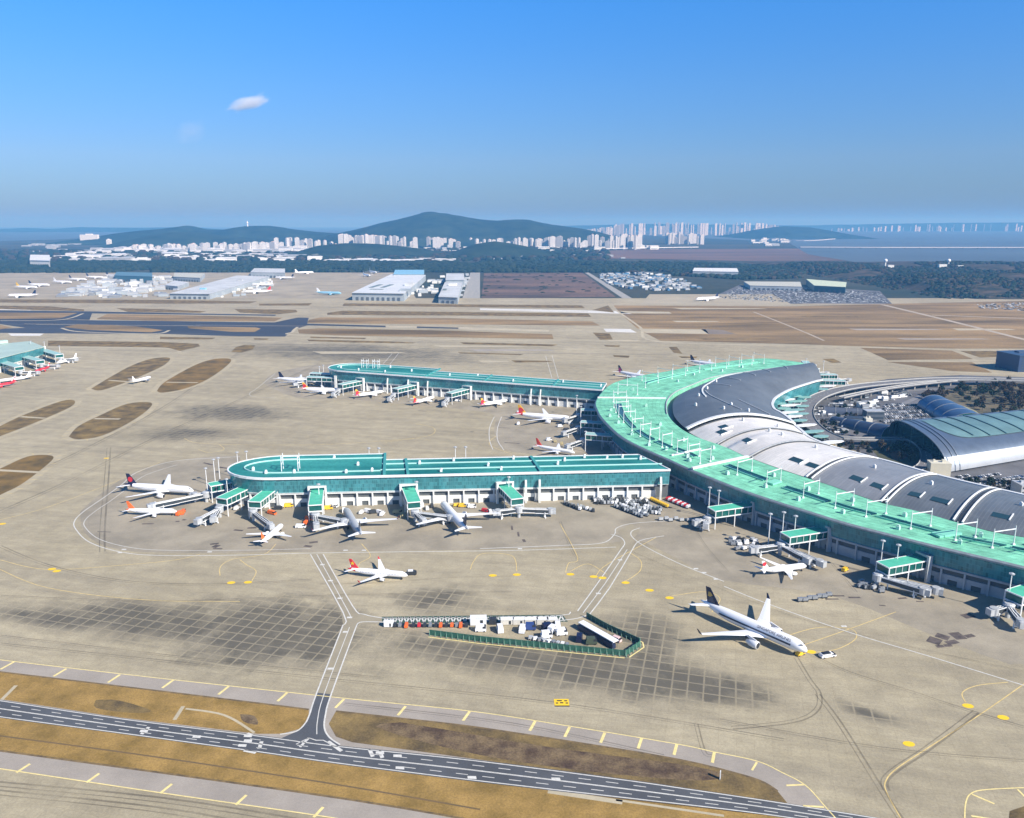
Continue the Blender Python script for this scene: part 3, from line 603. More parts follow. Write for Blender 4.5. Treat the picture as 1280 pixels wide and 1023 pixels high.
# ================================================================ TERMINAL
RZ = 25.0
def facade(mb_glass, mb_wall, P, bay=12.0, zt=RZ, zg=12.0, side=1, doors=True):
    """P = roof edge polyline; side=+1: inside lies to the left of P. Slanted glass over a bayed white wall."""
    gt = up(offs(P, side*0.6), zt-0.6); gb = up(offs(P, side*2.6), zg)
    if side > 0: mb_glass.strip(gb, gt)
    else: mb_glass.strip(gt[::-1] and gb, gt)
    back = offs(P, side*4.2)
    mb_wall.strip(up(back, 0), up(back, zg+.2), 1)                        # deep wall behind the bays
    mb_wall.strip(up(back, zg-.05), up(offs(P, side*1.8), zg-.05), 0)
    Q = resample(offs(P, side*2.6), bay)
    for i in range(len(Q)-1):
        a, b = Q[i], Q[i+1]; d = (b-a); L = d.length; d = d/L; nrm = Vector((-d.y, d.x, 0))*side; ang = atan2(d.y, d.x)
        mid = (a+b)/2+nrm*0.6
        mb_wall.box((mid.x, mid.y, zg-1.5), (L+.02, 1.9, 1.5), ang, 0)    # beam
        pa = a+nrm*0.5
        mb_wall.box((pa.x, pa.y, 0), (1.1, 2.2, zg-1.5), ang, 0)         # pilaster
        m2 = (a+b)/2+nrm*1.25
        hp = 6.6
        if doors and (i % 7 != 3):
            dw = L*0.42; sw = (L-1.1-dw)/2
            for sgn in (-1, 1):
                c = m2+d*sgn*(dw/2+sw/2); mb_wall.box((c.x, c.y, 0), (sw, .9, hp), ang, 2)
            mb_wall.box((m2.x, m2.y, 3.6), (dw, .9, hp-3.6), ang, 2)
        else: mb_wall.box((m2.x, m2.y, 0), (L-1.1, .9, hp), ang, 2)
def pier(name, label, front, back_wide, back_narrow, end_pts, ridge_px, seam_x, vents, wide_n):
    """front: roof edge L->R; outline built counter clockwise"""
    base = empty(name, (front[0].x, front[0].y, 0), label, 'concourse')
    outline = front + back_narrow[::-1] + back_wide[::-1] + end_pts
    rb = MB(); rb.prism([(p.x, p.y) for p in outline], RZ-1.2, RZ, 1, 0); rb.build('roof', [TEALROOF, WHITE], base)
    # white kerb round the roof
    k = MB(); loop = outline+[outline[0]]
    k.strip(up(offs(loop, .9), RZ+.5), up(offs(loop, -.25), RZ+.5)); k.strip(up(offs(loop, -.25), RZ-1.25), up(offs(loop, -.25), RZ+.5)); k.strip(up(offs(loop, .9), RZ+.5), up(offs(loop, .9), RZ))
    k.build('roof_edge', WHITE, base)
    rl = MB()
    for P in ridge_px:
        Q = up(P, RZ+.45)
        for a, b in zip(Q[:-1], Q[1:]): rl.beam(a, b, .8, .9)
    rl.build('roof_ridge', mat('pale_teal_paint', (0.45, 0.72, 0.66, 1), 0.5), base)
    gl = MB(); wl = MB()
    ring = (end_pts[len(end_pts)//5:]+front)
    facade(gl, wl, ring, 12.0)
    facade(gl, wl, back_narrow[::-1], 12.0); 
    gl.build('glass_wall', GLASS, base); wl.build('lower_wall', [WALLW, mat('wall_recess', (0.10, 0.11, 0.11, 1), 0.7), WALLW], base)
    for a, b in seam_x:
        s = MB(); s.beam(Vector((a.x, a.y, RZ+.5)), Vector((b.x, b.y, RZ+.5)), 2.2, 1.6); s.build('expansion_joint', mat('joint_teal', (0.06, 0.30, 0.28, 1), 0.5), base)
    for v in vents:
        s = MB(); s.box((v.x, v.y, RZ), (1.8, 1.8, 2.0)); s.sphere((v.x, v.y, RZ+2.2), 1.1, 8); s.build('roof_vent', WHITE, base)
    return base
# near pier
fL = at(341, 598.3, RZ); fR = at(838, 587.3, RZ); u_ = (fR-fL).normalized(); n_ = Vector((-u_.y, u_.x, 0))
W1 = 62.0; W2 = 44.0
stepD = (at(482, 566, RZ)-fL).dot(u_); Ltot = (fR-fL).length
front = [fL+u_*(Ltot*i/24) for i in range(25)]
bw = [fL+u_*x+n_*W1 for x in (0, stepD)]; bn = [fL+u_*(stepD+.5)+n_*W2, fL+u_*(Ltot-16)+n_*W2]
endp = []
for i in range(1, 18):
    a = pi/2+pi*i/18; endp.append(fL+n_*(W1/2)+n_*(W1/2)*sin(a)+u_*42*cos(a))
rid = [[fL+n_*(W1/2)+n_*(W1/2-13)*sin(pi/2+pi*i/16)+u_*(31*cos(pi/2+pi*i/16)+2) for i in range(0, 17)],
       [fL+n_*13+u_*(x) for x in (2, stepD)], [fL+n_*(W1-13)+u_*x for x in (2, stepD)],
       [fL+n_*15+u_*x for x in (stepD, Ltot-3)], [fL+n_*31+u_*x for x in (stepD, Ltot-12)]]
rid[1] = [rid[0][-1]]+[fL+n_*13+u_*stepD]; rid[2] = [rid[0][0]]+[fL+n_*(W1-13)+u_*stepD]
seams = [(fL+u_*(stepD)+n_*(W1-1), fL+u_*(stepD+4)+n_*2), (fL+u_*205+n_*(W2-1), fL+u_*209+n_*2), (fL+u_*100+n_*(W2-1), fL+u_*104+n_*2), (fL+u_*270+n_*(W2-1), fL+u_*274+n_*2)][:3]
vents = [fL+u_*x+n_*y for x, y in ((-20, 22), (14, 13), (40, 50), (62, 30), (75, 13), (112, 30), (140, 36), (168, 20), (190, 38), (225, 20), (232, 30), (250, 38), (268, 32), (282, 36), (296, 30), (-8, 13), (55, 10), (130, 8), (178, 9))]
near_pier = pier('near_pier_concourse', 'long teal roofed pier with white lower wall, the nearer of the two, rounded left end', front, bw, bn, endp, rid, seams, vents, 0)
# the white frame on the rounded end
def roof_gantry(p, d, nrm, hgt=13, wid=14, dep=5, parent=None, name='roof_gantry'):
    s = MB()
    for a in (0, 1):
        for b in (0, 1):
            q = p+d*wid*a+nrm*dep*b; s.tube((q.x, q.y, RZ), (q.x, q.y, RZ+hgt), .38, .3, 6)
        q0 = p+d*wid*a; q1 = q0+nrm*dep
        for z in (hgt*.45, hgt*.8): s.beam((q0.x, q0.y, RZ+z), (q1.x, q1.y, RZ+z), .4, .4)
    for b in (0, 1):
        q0 = p+nrm*dep*b; q1 = q0+d*wid; s.beam((q0.x, q0.y, RZ+hgt*.78), (q1.x, q1.y, RZ+hgt*.78), .45, .45)
    return s.build(name, WHITE, parent)
roof_gantry(fL+u_*3+n_*18, u_, n_, 13, 13, 7, near_pier)
fas = [fL+u_*x for x in (197, 208, 306)]
for p in fas:
    cs = MB(); pts = [(0.5, 19), (-.8, 14), (-1.0, 8), (-.2, 0)]
    for (a, za), (b, zb) in zip(pts[:-1], pts[1:]):
        cs.beam((p+n_*a)[:2]+(za,), (p+n_*b)[:2]+(zb,), 2.0, 1.6)
    cs.build('curved_column', WALLW, near_pier)
# far pier
gL = at(426, 464, RZ); gR = at(753, 487.7, RZ); u2 = (gR-gL).normalized(); n2 = Vector((-u2.y, u2.x, 0)); Lt2 = (gR-gL).length
W3 = 60.0; W4 = 42.0; sd2 = 118.0
front2 = [gL+u2*(Lt2*i/24) for i in range(25)]
bw2 = [gL+u2*x+n2*W3 for x in (0, sd2)]; bn2 = [gL+u2*(sd2+.5)+n2*W4, gL+u2*(Lt2-5)+n2*W4]
endp2 = []
for i in range(1, 18):
    a = pi/2+pi*i/18; endp2.append(gL+n2*(W3/2)+n2*(W3/2)*sin(a)+u2*34*cos(a))
rid2 = [[gL+n2*(W3/2)+n2*(W3/2-12)*sin(pi/2+pi*i/16)+u2*(24*cos(pi/2+pi*i/16)+2) for i in range(0, 17)],
        [gL+n2*14+u2*x for x in (sd2, Lt2-3)], [gL+n2*28+u2*x for x in (sd2, Lt2-3)]]
rid2 += [[rid2[0][-1], gL+n2*12+u2*sd2], [rid2[0][0], gL+n2*(W3-12)+u2*sd2]]
seams2 = [(gL+u2*x+n2*(w-1), gL+u2*(x+5)+n2*2) for x, w in ((sd2, W3), (200, W4), (290, W4))]
vents2 = [gL+u2*x+n2*y for x, y in ((-12, 20), (20, 12), (50, 45), (60, 12), (90, 30), (150, 20), (185, 30), (240, 12), (300, 28), (350, 20))]
far_pier = pier('far_pier_concourse', 'teal roofed pier further back, parallel behind the central pier, with a rounded left end', front2, bw2, bn2, endp2, rid2, seams2, vents2, 0)
roof_gantry(gL+u2*14+n2*30, u2, n2, 12, 8, 5, far_pier); roof_gantry(gL+u2*30+n2*32, u2, n2, 12, 8, 5, far_pier)
for x in (70, 128, 268, 280, 100):
    cs = MB(); p = gL+u2*x
    for (a, za), (b, zb) in zip([(0.5, 20), (-.8, 14), (-1.0, 8)], [(-.8, 14), (-1.0, 8), (-1.6, 0)]):
        cs.beam((p+n2*a)[:2]+(za,), (p+n2*b)[:2]+(zb,), 2.0, 1.6)
    cs.build('curved_column', WALLW, far_pier)
# main arc terminal ------------------------------------------------
OUT = [(1003, 453.5), (962.5, 448.5), (931, 449.5), (900, 453.5), (865, 458), (834, 464.4), (800, 470), (765, 480), (746, 500), (748, 514.4), (757, 527), (777.5, 545.7), (805.7, 560.6), (835, 573.5), (865, 587), (922.5, 610), (972.6, 627), (1016.4, 640.5), (1060, 653.8), (1148.8, 676.6), (1213, 692), (1280, 708), (1400, 738)]
INN = [(1008, 456.6), (994, 459), (978, 459.7), (947, 464), (919, 467.5), (890, 472.6), (868, 481), (847, 490), (836, 500), (834, 511), (837, 522), (850, 535), (870, 546), (905, 558.5), (935, 572), (985, 590), (1040, 608), (1095, 627), (1150, 640), (1236, 664), (1310, 677), (1390, 694), (1500, 718)]
VLT = [(1028, 477), (1020, 478.5), (1000, 484.7), (988, 489), (978, 494), (969, 500), (966, 505), (965.5, 509), (968, 514), (976, 518.5), (984, 524), (992, 531), (1003, 540), (1013, 548), (1040, 559), (1075, 568.5), (1119, 580), (1161, 592), (1205, 603), (1280, 620), (1350, 637), (1430, 655), (1530, 680)]
OW = [at(x, y, RZ) for x, y in OUT]; IW = [at(x, y, RZ) for x, y in INN]
NT = len(OW)-1
def tp(t, w):                      # point on the green deck
    return cr(OW, t).lerp(cr(IW, t), w)
VW = [at(x, y, 21.0) for x, y in VLT]
ts = [i/6 for i in range(NT*6+1)]
terminal = empty('passenger_terminal', (OW[14].x, OW[14].y, 0), 'huge curved passenger terminal with mint green outer roof and grey and silver vaulted inner roof', 'airport terminal')
rb = MB(); o_ = [cr(OW, t) for t in ts]; i_ = [cr(IW, t) for t in ts]
WS = [k/6 for k in range(7)]
for a, b in zip(WS[:-1], WS[1:]):
    rb.strip([tp(t, a) for t in ts], [tp(t, b) for t in ts])
rb.strip(up(i_, RZ), up(i_, RZ-5))
rb.build('green_roof', GREENROOF, terminal)
pe = MB()
ox = offs(o_, -1.3); pe.strip(up(ox, RZ-.9), up(o_, RZ+.05)); pe.strip(up(ox, RZ-1.9), up(ox, RZ-.9))
pe.build('roof_parapet', mat('grey_parapet', (0.30, 0.34, 0.36, 1), 0.5, metal=0.2, var=0.15, scale=0.3), terminal)
gl = MB(); wl = MB(); facade(gl, wl, o_, 13.0, zt=RZ-1.2, zg=11.5)
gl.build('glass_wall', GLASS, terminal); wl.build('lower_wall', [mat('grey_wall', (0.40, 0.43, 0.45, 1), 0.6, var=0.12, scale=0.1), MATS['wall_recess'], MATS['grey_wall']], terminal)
# light kerb on the inner side and dark strip painting the shadow gap below the vault
gt_ = MB(); gt_.strip(up(i_, RZ-4.5), up([a.lerp(b, .06) for a, b in zip(i_, [cr(VW, t) for t in ts])], RZ-4.5)); gt_.build('roof_gap_shadow', DARKM, terminal)
kb = MB()
for k in range(0, 58):
    a, b = ts[k], ts[k+1]
    kb.beam(tp(a, .985)+Vector((0, 0, .5)), tp(b, .985)+Vector((0, 0, .5)), .9, 1.0)
kb.build('roof_kerb', LGREY, terminal)
# skylight trench: dark slots along the middle of the green roof
SLOTM = mat('skylight_glass', (0.012, 0.07, 0.075, 1), 0.25)
for t0, t1, w0, w1 in ((8.35, 9.5, .27, .36), (9.5, 10.6, .28, .36), (10.75, 11.6, .28, .37), (11.72, 12.35, .29, .38), (12.45, 13.25, .32, .41), (14.15, 15.05, .45, .56), (15.5, 16.6, .42, .53), (16.7, 17.8, .43, .53), (17.9, 18.8, .43, .53), (19.05, 19.9, .43, .53), (20, 21.9, .43, .53), (2, 4.2, .36, .42), (4.4, 6.6, .34, .42)):
    tt = [t0+(t1-t0)*i/10 for i in range(11)]
    s = MB(); s.strip([tp(t, w0)+Vector((0, 0, .25)) for t in tt], [tp(t, w1)+Vector((0, 0, .25)) for t in tt])
    s.build('skylight', SLOTM, terminal)
    for w in (w0, w1):
      s = MB()
      for a, b in zip(tt[:-1], tt[1:]): s.beam(tp(a, w)+Vector((0, 0, .5)), tp(b, w)+Vector((0, 0, .5)), .5, 1.0)
      s.build('skylight_kerb', mat('mint_paint', (0.22, 0.62, 0.45, 1), 0.5), terminal)
for t, w0, w1, wd in ((14.0, 0, 1.0, 2.4), (7.9, 0.0, .95, 2.0), (15.25, .4, .58, 6), (18.92, .3, .62, 7), (12.9, .1, .62, .9)):
    s = MB(); s.beam(tp(t, w0)+Vector((0, 0, 1.0)), tp(t, w1)+Vector((0, 0, 1.0)), wd, 1.4)
    s.build('expansion_joint', WHITE if wd < 3 else MATS['mint_paint'], terminal)
for t, w in ((9, .18), (9.6, .12), (10.2, .16), (11, .16), (11.9, .12), (12.4, .22), (13.2, .25), (13.5, .18), (13.7, .5), (14.5, .25), (15.0, .7), (15.3, .28), (15.9, .62), (16.2, .22), (16.8, .75), (17.4, .25), (18.1, .7), (18.5, .22), (19.2, .7), (19.4, .25), (20.1, .7), (20.8, .3), (13.0, .8), (8.7, .7), (6, .7), (5, .6), (4, .7), (3, .6), (7.3, .4), (10.6, .75), (12.1, .7)):
    p = tp(t, w); s = MB(); a_ = atan2((tp(t+.1, w)-p).y, (tp(t+.1, w)-p).x)
    s.box((p.x, p.y, RZ), (2.2, 2.6, 2.4), a_); s.box((p.x, p.y, RZ+2.4), (1.4, 1.4, .8), a_); s.build('roof_vent', mat('pale_mint_paint', (0.45, 0.68, 0.58, 1), 0.5), terminal)
# H-shaped roof masts
TM = [2.0, 2.5, 3.0, 3.5, 4.1, 4.6, 5.2, 5.8, 6.4, 7.0, 7.6, 8.2, 8.7, 9.2, 9.7, 10.2, 10.75, 11.2, 11.65, 12.2, 12.8, 13.3, 13.8, 14.6, 15.25, 16.15, 17.0, 17.85, 18.55, 19.2, 19.9, 20.7]
for t in TM:
    lowt = t >= 14; w0, w1 = ((.34, .62) if lowt else (.24, .42 if t > 7.8 else .52))
    hgt = 12.5 if lowt else 13.5
    s = MB(); e = []
    for w in (w0, w1):
        p = tp(t, w); s.box((p.x, p.y, RZ), (1.5, 1.5, .9)); s.tube((p.x, p.y, RZ+.4), (p.x, p.y, RZ+hgt), .34, .24, 8); e.append(Vector((p.x, p.y, RZ+hgt*.84)))
    s.beam(e[0], e[1], .5, .5); s.build('roof_mast', WHITE, terminal)
# vault
def bulge(t): return 12 if t < 11 else 12-(t-11)*.9 if t < 17 else 6.6
def vp(t, w, dz=0):
    a = cr(IW, t).lerp(cr(VW, t), .05 if t < 13 else .01); a.z = RZ-2.5 if t < 13 else RZ-.3
    b = cr(VW, t); p = a.lerp(b, w); p.z += bulge(t)*4*w*(1-w)*(1.15-.3*w)+dz
    return p
KW = 14
def vault(t0, t1, mt, dz=0, w1=1.0, n=None):
    n = n or max(4, int((t1-t0)*8)); tt = [t0+(t1-t0)*i/n for i in range(n+1)]
    s = MB(); i0 = 0; s.anyuv = True
    V = [[vp(t, w1*k/KW, dz) for k in range(KW+1)] for t in tt]
    L = [0]
    for a, b in zip(V[:-1], V[1:]): L.append(L[-1]+(b[KW//2]-a[KW//2]).length)
    s.v = [p for r in V for p in r]
    for i in range(n):
        ww = 0
        for k in range(KW):
            dw = (V[i][k+1]-V[i][k]).length
            s.f.append((i*(KW+1)+k, (i+1)*(KW+1)+k, (i+1)*(KW+1)+k+1, i*(KW+1)+k+1)); s.m.append(0)
            s.uv.append([(ww, L[i]), (ww, L[i+1]), (ww+dw, L[i+1]), (ww+dw, L[i])]); ww += dw
    s.build('roof_vault', mt, terminal, smooth=True)
vault(0.05, 11.0, VDARK, 1.6); vault(11.15, 12.6, VPALE); vault(12.6, 14.0, VPALE); vault(14.0, 15.4, VPALE, .2)
vault(15.4, 17.1, VMID, .1); vault(17.1, 18.5, VDARK, 0); vault(18.5, 20.2, VDARK, .2); vault(20.2, 22, VDARK, 0)
def rib(t0, t1, w0, w1, wd, m_, dz=1.0, hh=.8, n=22):
    s = MB(); Q = [vp(t0+(t1-t0)*i/n, w0+(w1-w0)*i/n, dz) for i in range(n+1)]
    for a, b in zip(Q[:-1], Q[1:]): s.beam(a, b+(b-a)*.05, wd, hh)
    s.build('roof_rib', m_, terminal)
rib(11.05, 11.05, 0, 1, 4.2, WHITE, 2.0, 1.6); rib(11.22, 11.22, 0, 1, 2.0, DARKM, .3, .4)
rib(12.6, 12.6, .0, 1, 1.0, LGREY); rib(12.66, 12.66, .0, .95, .6, DARKM, .6)
rib(14.0, 14.0, .0, 1, 1.0, LGREY); rib(14.06, 14.06, 0, .95, .7, DARKM, .6)
for t in (15.4, 17.1, 18.5): rib(t, t, 0, 1, 1.1, WHITE); rib(t+.12, t+.12, 0, 1, 1.0, WHITE); rib(t+.06, t+.06, 0, 1, 1.0, DARKM, .5)
rib(20.2, 20.2, 0, 1, 3.2, WHITE, 1.2)
rib(3.2, 8.4, .02, .32, 1.6, WHITE, 2.0)
for t in (2.2, 3.2, 4.2, 5.3, 6.4): rib(t, t+.05, .22, .5, .9, LGREY, 2.0, .5, 8)
rib(7.5, 10.4, .3, .55, .8, LGREY, 2.0, .6); rib(8.6, 10.6, .62, .8, .8, LGREY, 2.0, .6)
# pale eaves along the landside
s = MB(); Q = [vp(i/8, 1.0, .5) for i in range(2, 172)]
Q = [vp(t/8, 1.0, .4+(1.6 if t < 88 else 0)) for t in range(1, 172)]
for a, b in zip(Q[:-1], Q[1:]): s.beam(a, b, 2.6, 1.6)
s.build('roof_eave', mat('eave_white', (0.70, 0.72, 0.72, 1), 0.4), terminal)
s = MB(); Q2 = up(Q, 0); s.strip(up(offs(Q, -6), 0), up(offs(Q, -1.5), 20.5)); s.build('landside_glass_wall', GLASS, terminal)
for t, w in ((11.6, .45), (12.2, .72), (12.9, .5), (13.4, .55), (14.6, .55), (16.2, .5), (17.7, .5), (19.2, .5), (9.4, .2), (8.2, .25), (7.2, .3), (6.0, .25), (9.8, .5), (10.3, .4), (10.6, .6)):
    p = vp(t, w, .4+(1.6 if t < 11 else 0)); s = MB(); s.box((p.x, p.y, p.z-1), (1.6, 2.2, 3.0), .6); s.box((p.x, p.y, p.z+2), (1.0, 1.0, .6), .6); s.build('smoke_vent', WHITE, terminal)
for t, w in ((12.0, .13), (13.1, .15), (14.7, .14), (15.1, .14), (16.1, .16), (16.6, .16), (17.5, .18), (18.0, .18), (18.9, .18), (19.5, .18), (11.7, .2)):
    tt = [t, t+.28]; s = MB(); s.strip([vp(x, w, .35) for x in tt], [vp(x, w+.07, .35) for x in tt]); s.build('roof_hatch', mat('dark_glass', (0.02, 0.05, 0.055, 1), 0.3), terminal)
    s = MB(); s.beam(vp(t+.3, w-.01, .7), vp(t+.3, w+.1, .7), .7, .7); s.build('hatch_kerb', WHITE, terminal)
# ================================================================ AIRCRAFT
def ring(x, cy, cz, ry, rz, n=20): return [(x, cy+ry*cos(2*pi*k/n), cz+rz*sin(2*pi*k/n)) for k in range(n)]
def aerofoil(mb, r, tpt, rc, tc, th, m=0):
    """r root LE point, t tip LE point; chords run back (-x)"""
    def sec(p, c, t, vert=False):
        pts = [(0, 0), (.08, .55), (.3, 1), (.65, .7), (1, .05), (.65, -.35), (.3, -.6), (.08, -.35)]
        if vert: return [(p[0]-a*c, p[1]+b*t/2*(1 if b > 0 else 1.6), p[2]) for a, b in pts]
        return [(p[0]-a*c, p[1], p[2]+b*t/2) for a, b in pts]
    vert = abs(tpt[2]-r[2]) > abs(tpt[1]-r[1])
    mb.loft([sec(r, rc, th, vert), sec(tpt, tc, th*.35, vert)], m, True, True)
def make_plane(name, label, cat, L, span, r, fus, tail, eng=None, rear=None, cheat=None, emblem=None, winglet=None, group=None, text=None, wide=False, rear_len=.2, wing=None, radar=False):
    root = empty(name, (0, 0, 0), label, cat, group)
    zc = r*1.0+ (2.3 if wide else 1.7); e_r = r*(.62 if wide else .50)
    eng = eng or fus; wing = wing or fus; xn = L/2
    f = MB(); rings = []; st = []
    for s_, q, dz in ((0, .02, -.30), (.006, .22, -.26), (.02, .45, -.18), (.045, .70, -.08), (.08, .90, 0), (.12, 1, 0), (.35, 1, 0), (.62, 1, 0), (.70, .97, .03), (.78, .84, .13), (.86, .62, .30), (.93, .38, .46), (.975, .20, .55), (1.0, .08, .58)):
        st.append(xn-L*s_); rings.append(ring(xn-L*s_, 0, zc+dz*r, r*q, r*q))
    f.loft(rings, 0, True, True)
    fo = f.build('fuselage', [fus] + ([rear] if rear else []), root, smooth=True)
    if rear:
        for p in fo.data.polygons:
            if p.center.x < xn-L*(1-rear_len)-(p.center.z-zc)*.6: p.material_index = 1
    wx = xn-L*.33; hs = span/2
    for sd in (-1, 1):
        w = MB(); rootc = L*.155 if wide else L*.17; 
        k1 = (wx-hs*.36*.62, sd*hs*.36, zc-r*.45+hs*.03); tip = (wx-hs*.62, sd*hs*.985, zc-r*.45+hs*.10)
        aerofoil(w, (wx+r*.5, sd*r*.5, zc-r*.6), k1, rootc*1.25, rootc*.66, r*.55); aerofoil(w, k1, tip, rootc*.66, rootc*.22, r*.26)
        w.build('wing', wing, root, smooth=False)
        if winglet:
            w = MB(); aerofoil(w, (tip[0], tip[1], tip[2]), (tip[0]-hs*.07, tip[1]+sd*hs*.03, tip[2]+hs*.085), rootc*.22, rootc*.09, .3); w.build('winglet', winglet, root)
        e = MB(); ex = wx-hs*.36*.30+L*.01; ey = sd*hs*.335; ez = zc-r*.55-e_r*.75; el = e_r*3.4
        prof = ((0, .92), (.06, 1.0), (.35, 1.06), (.65, .92), (.86, .66), (1, .42))
        e.loft([ring(ex+el*.45-el*a, ey, ez, e_r*b, e_r*b, 14) for a, b in prof], 0, True, True)
        eo = e.build('engine', eng, root, smooth=True)
        i_m = MB(); i_m.tube((ex+el*.45+.04, ey, ez), (ex+el*.45+.06, ey, ez), e_r*.8, e_r*.8, 14); i_m.build('intake', DARK, eo)
        py_ = MB(); py_.beam((ex+el*.25, ey, ez+e_r*.9), (ex-el*.5, ey, ez+e_r*1.5), .4, e_r*.7); py_.build('pylon', eng, eo)
        t_ = MB(); tx = xn-L*.875; aerofoil(t_, (tx, sd*r*.2, zc+r*.42), (tx-span*.115, sd*span*.155, zc+r*.42+span*.012), L*.085, L*.035, r*.26); t_.build('tailplane', wing, root)
        g_ = MB(); gx = wx-L*.155; gy = sd*r*1.25
        g_.tube((gx, gy, zc-r*.6), (gx, gy, .6), .18, .16, 6)
        for a in ((-.8, .8) if wide else (0,)):
            for b in (-.45, .45): g_.tube((gx+a, gy+b-.2, .62), (gx+a, gy+b+.2, .62), .62, .62, 10)
        g_.build('main_gear', TYRE, root)
    g_ = MB(); gx = xn-L*.10; g_.tube((gx, 0, zc-r*.8), (gx, 0, .5), .15, .13, 6)
    for b in (-.3, .3): g_.tube((gx, b-.15, .5), (gx, b+.15, .5), .5, .5, 10)
    g_.build('nose_gear', TYRE, root)
    fh = L*.155 if not wide else L*.135
    v = MB(); vx = xn-L*.80; vb = (vx, 0, zc+r*.72); vt = (vx-fh*.80, 0, zc+r*.8+fh); aerofoil(v, vb, vt, L*.135, L*.05, r*.26)
    fin = v.build('tail_fin', tail, root)
    if emblem:
        for (dx, dz, sc, em, shape) in emblem:
            for sd in (-1, 1):
                q = MB(); cx = vx-fh*.5-L*.035+dx*fh; cz = zc+r*.75+fh*.5+dz*fh; rr = fh*sc; yy = sd*(r*.10+.10)
                if shape == 'disc': q.add([(cx+rr*cos(2*pi*k/14), yy, cz+rr*sin(2*pi*k/14)) for k in range(14)])
                elif shape == 'star': q.add([(cx+rr*(1 if k % 2 == 0 else .45)*cos(2*pi*k/10+1.57), yy, cz+rr*(1 if k % 2 == 0 else .45)*sin(2*pi*k/10+1.57)) for k in range(10)])
                else: q.add([(cx-rr*.9, yy, cz-rr*.5), (cx-rr*.1, yy, cz-rr*.55), (cx+rr*.9, yy, cz+rr*.2), (cx+rr*.1, yy, cz+rr*1.0), (cx-rr*.8, yy, cz+rr*1.0)])
                q.build('tail_emblem', em, fin)
    c = MB()
    for sd in (-1, 1):
        c.add([(xn-L*.030, sd*r*.22, zc+r*.44), (xn-L*.047, sd*r*.56, zc+r*.46), (xn-L*.056, sd*r*.56, zc+r*.60), (xn-L*.042, sd*r*.22, zc+r*.60)])
    c.v = [Vector((p.x+.25, p.y*1.05, p.z+.12)) for p in c.v]; c.build('cockpit_window', DARK, root)
    wn = MB()
    for sd in (-1, 1):
        for a in range(int(L*.13), int(L*.80)):
            x = xn-a
            wn.add([(x-.2, sd*(r*1.005), zc+r*.08), (x+.2, sd*(r*1.005), zc+r*.08), (x+.2, sd*(r*.99+.02), zc+r*.08+.42), (x-.2, sd*(r*.99+.02), zc+r*.08+.42)])
    wn.build('cabin_windows', mat('cabin_glass', (0.05, 0.06, 0.08, 1), 0.3), root)
    if cheat:
        c = MB()
        for sd in (-1, 1):
            rows = []
            for a in [i/26 for i in range(27)]:
                x = xn-L*(.115+.665*a); sq = 1.0 if a < .9 else 1-.8*(a-.9)
                rows.append((x, sq))
            A = [(x, sd*(r*q*cos(-.02)+.04), zc+r*q*sin(-.02)) for x, q in rows]; B = [(x, sd*(r*q*cos(.26)+.04), zc+r*q*sin(.26)) for x, q in rows]
            c.strip(A, B)
        c.build('cheatline', cheat, root)
    if text:
        cu = bpy.data.curves.new('lettering', 'FONT'); cu.body = text; cu.size = r*.62; cu.align_x = 'CENTER'
        to = bpy.data.objects.new('lettering_curve', cu); me = bpy.data.meshes.new_from_object(to); bpy.data.objects.remove(to)
        me.materials.clear(); me.materials.append(NAVY)
        o = bpy.data.objects.new('lettering', me); C.objects.link(o); o.parent = root
        th = .62
        o.matrix_local = Matrix.Translation((xn-L*.27, -(r*cos(th)+.12), zc+r*sin(th)-.15)) @ Matrix.Rotation(radians(90)-th*.9, 4, 'X') 
    return root
def park(root, nose, tail, z=4.0):
    a = at(nose[0], nose[1], z); b = at(tail[0], tail[1], z); d = a-b; m_ = (a+b)/2
    root.location = (m_.x, m_.y, 0.03); root.rotation_euler = (0, 0, atan2(d.y, d.x))
NAR = dict(L=39.5, span=35.8, r=1.95); A321 = dict(L=44.0, span=35.8, r=2.0)
SILVT = mat('silver_grey_paint', (0.42, 0.44, 0.46, 1), 0.35)
p = make_plane('airliner', 'large white airliner with dark blue fin and stripe, alone on the open apron at right', 'airliner', 66.8, 64.0, 3.35, PLANEW, NAVY, wide=True, cheat=NAVY, winglet=NAVY, text='SINGAPORE AIRLINES', emblem=[(0, .05, .2, mat('gold_paint', (0.55, 0.36, 0.08, 1), 0.4), 'swoosh')], eng=mat('engine_white', (.75, .76, .78, 1), .35))
park(p, (1010, 814), (875, 755), 5)
p = make_plane('airliner', 'small white airliner with red emblem on its white fin, by a yellow tug', 'airliner', 34, 35.0, 1.95, PLANEW, PLANEW, emblem=[(-.02, .1, .26, RED, 'disc')]); park(p, (1010, 706), (948, 714))
p = make_plane('airliner', 'white airliner with red fin and yellow emblem, held by a tug on open apron', 'airliner', fus=PLANEW, tail=RED, rear=RED, rear_len=.12, emblem=[(.0, .05, .24, YELLOW, 'star')], winglet=RED, **NAR); park(p, (509, 718), (435, 712))
p = make_plane('airliner', 'large white airliner with navy tail and red fin patch, left of the pier end', 'airliner', 62.8, 60, 3.0, PLANEW, NAVY, rear=NAVY, rear_len=.14, wide=True, emblem=[(.05, -.05, .26, RED, 'disc')]); park(p, (247, 615), (150.5, 609))
p = make_plane('airliner', 'small orange finned airliner just in front of the navy tailed one with red patch', 'airliner', fus=PLANEW, tail=ORANGE, rear=ORANGE, rear_len=.08, **NAR); park(p, (222, 638.5), (156, 638))
p = make_plane('airliner', 'small orange finned airliner nose in at the rounded end of the near pier', 'airliner', 36, 34, 1.95, PLANEW, ORANGE); park(p, (352, 656), (327, 678))
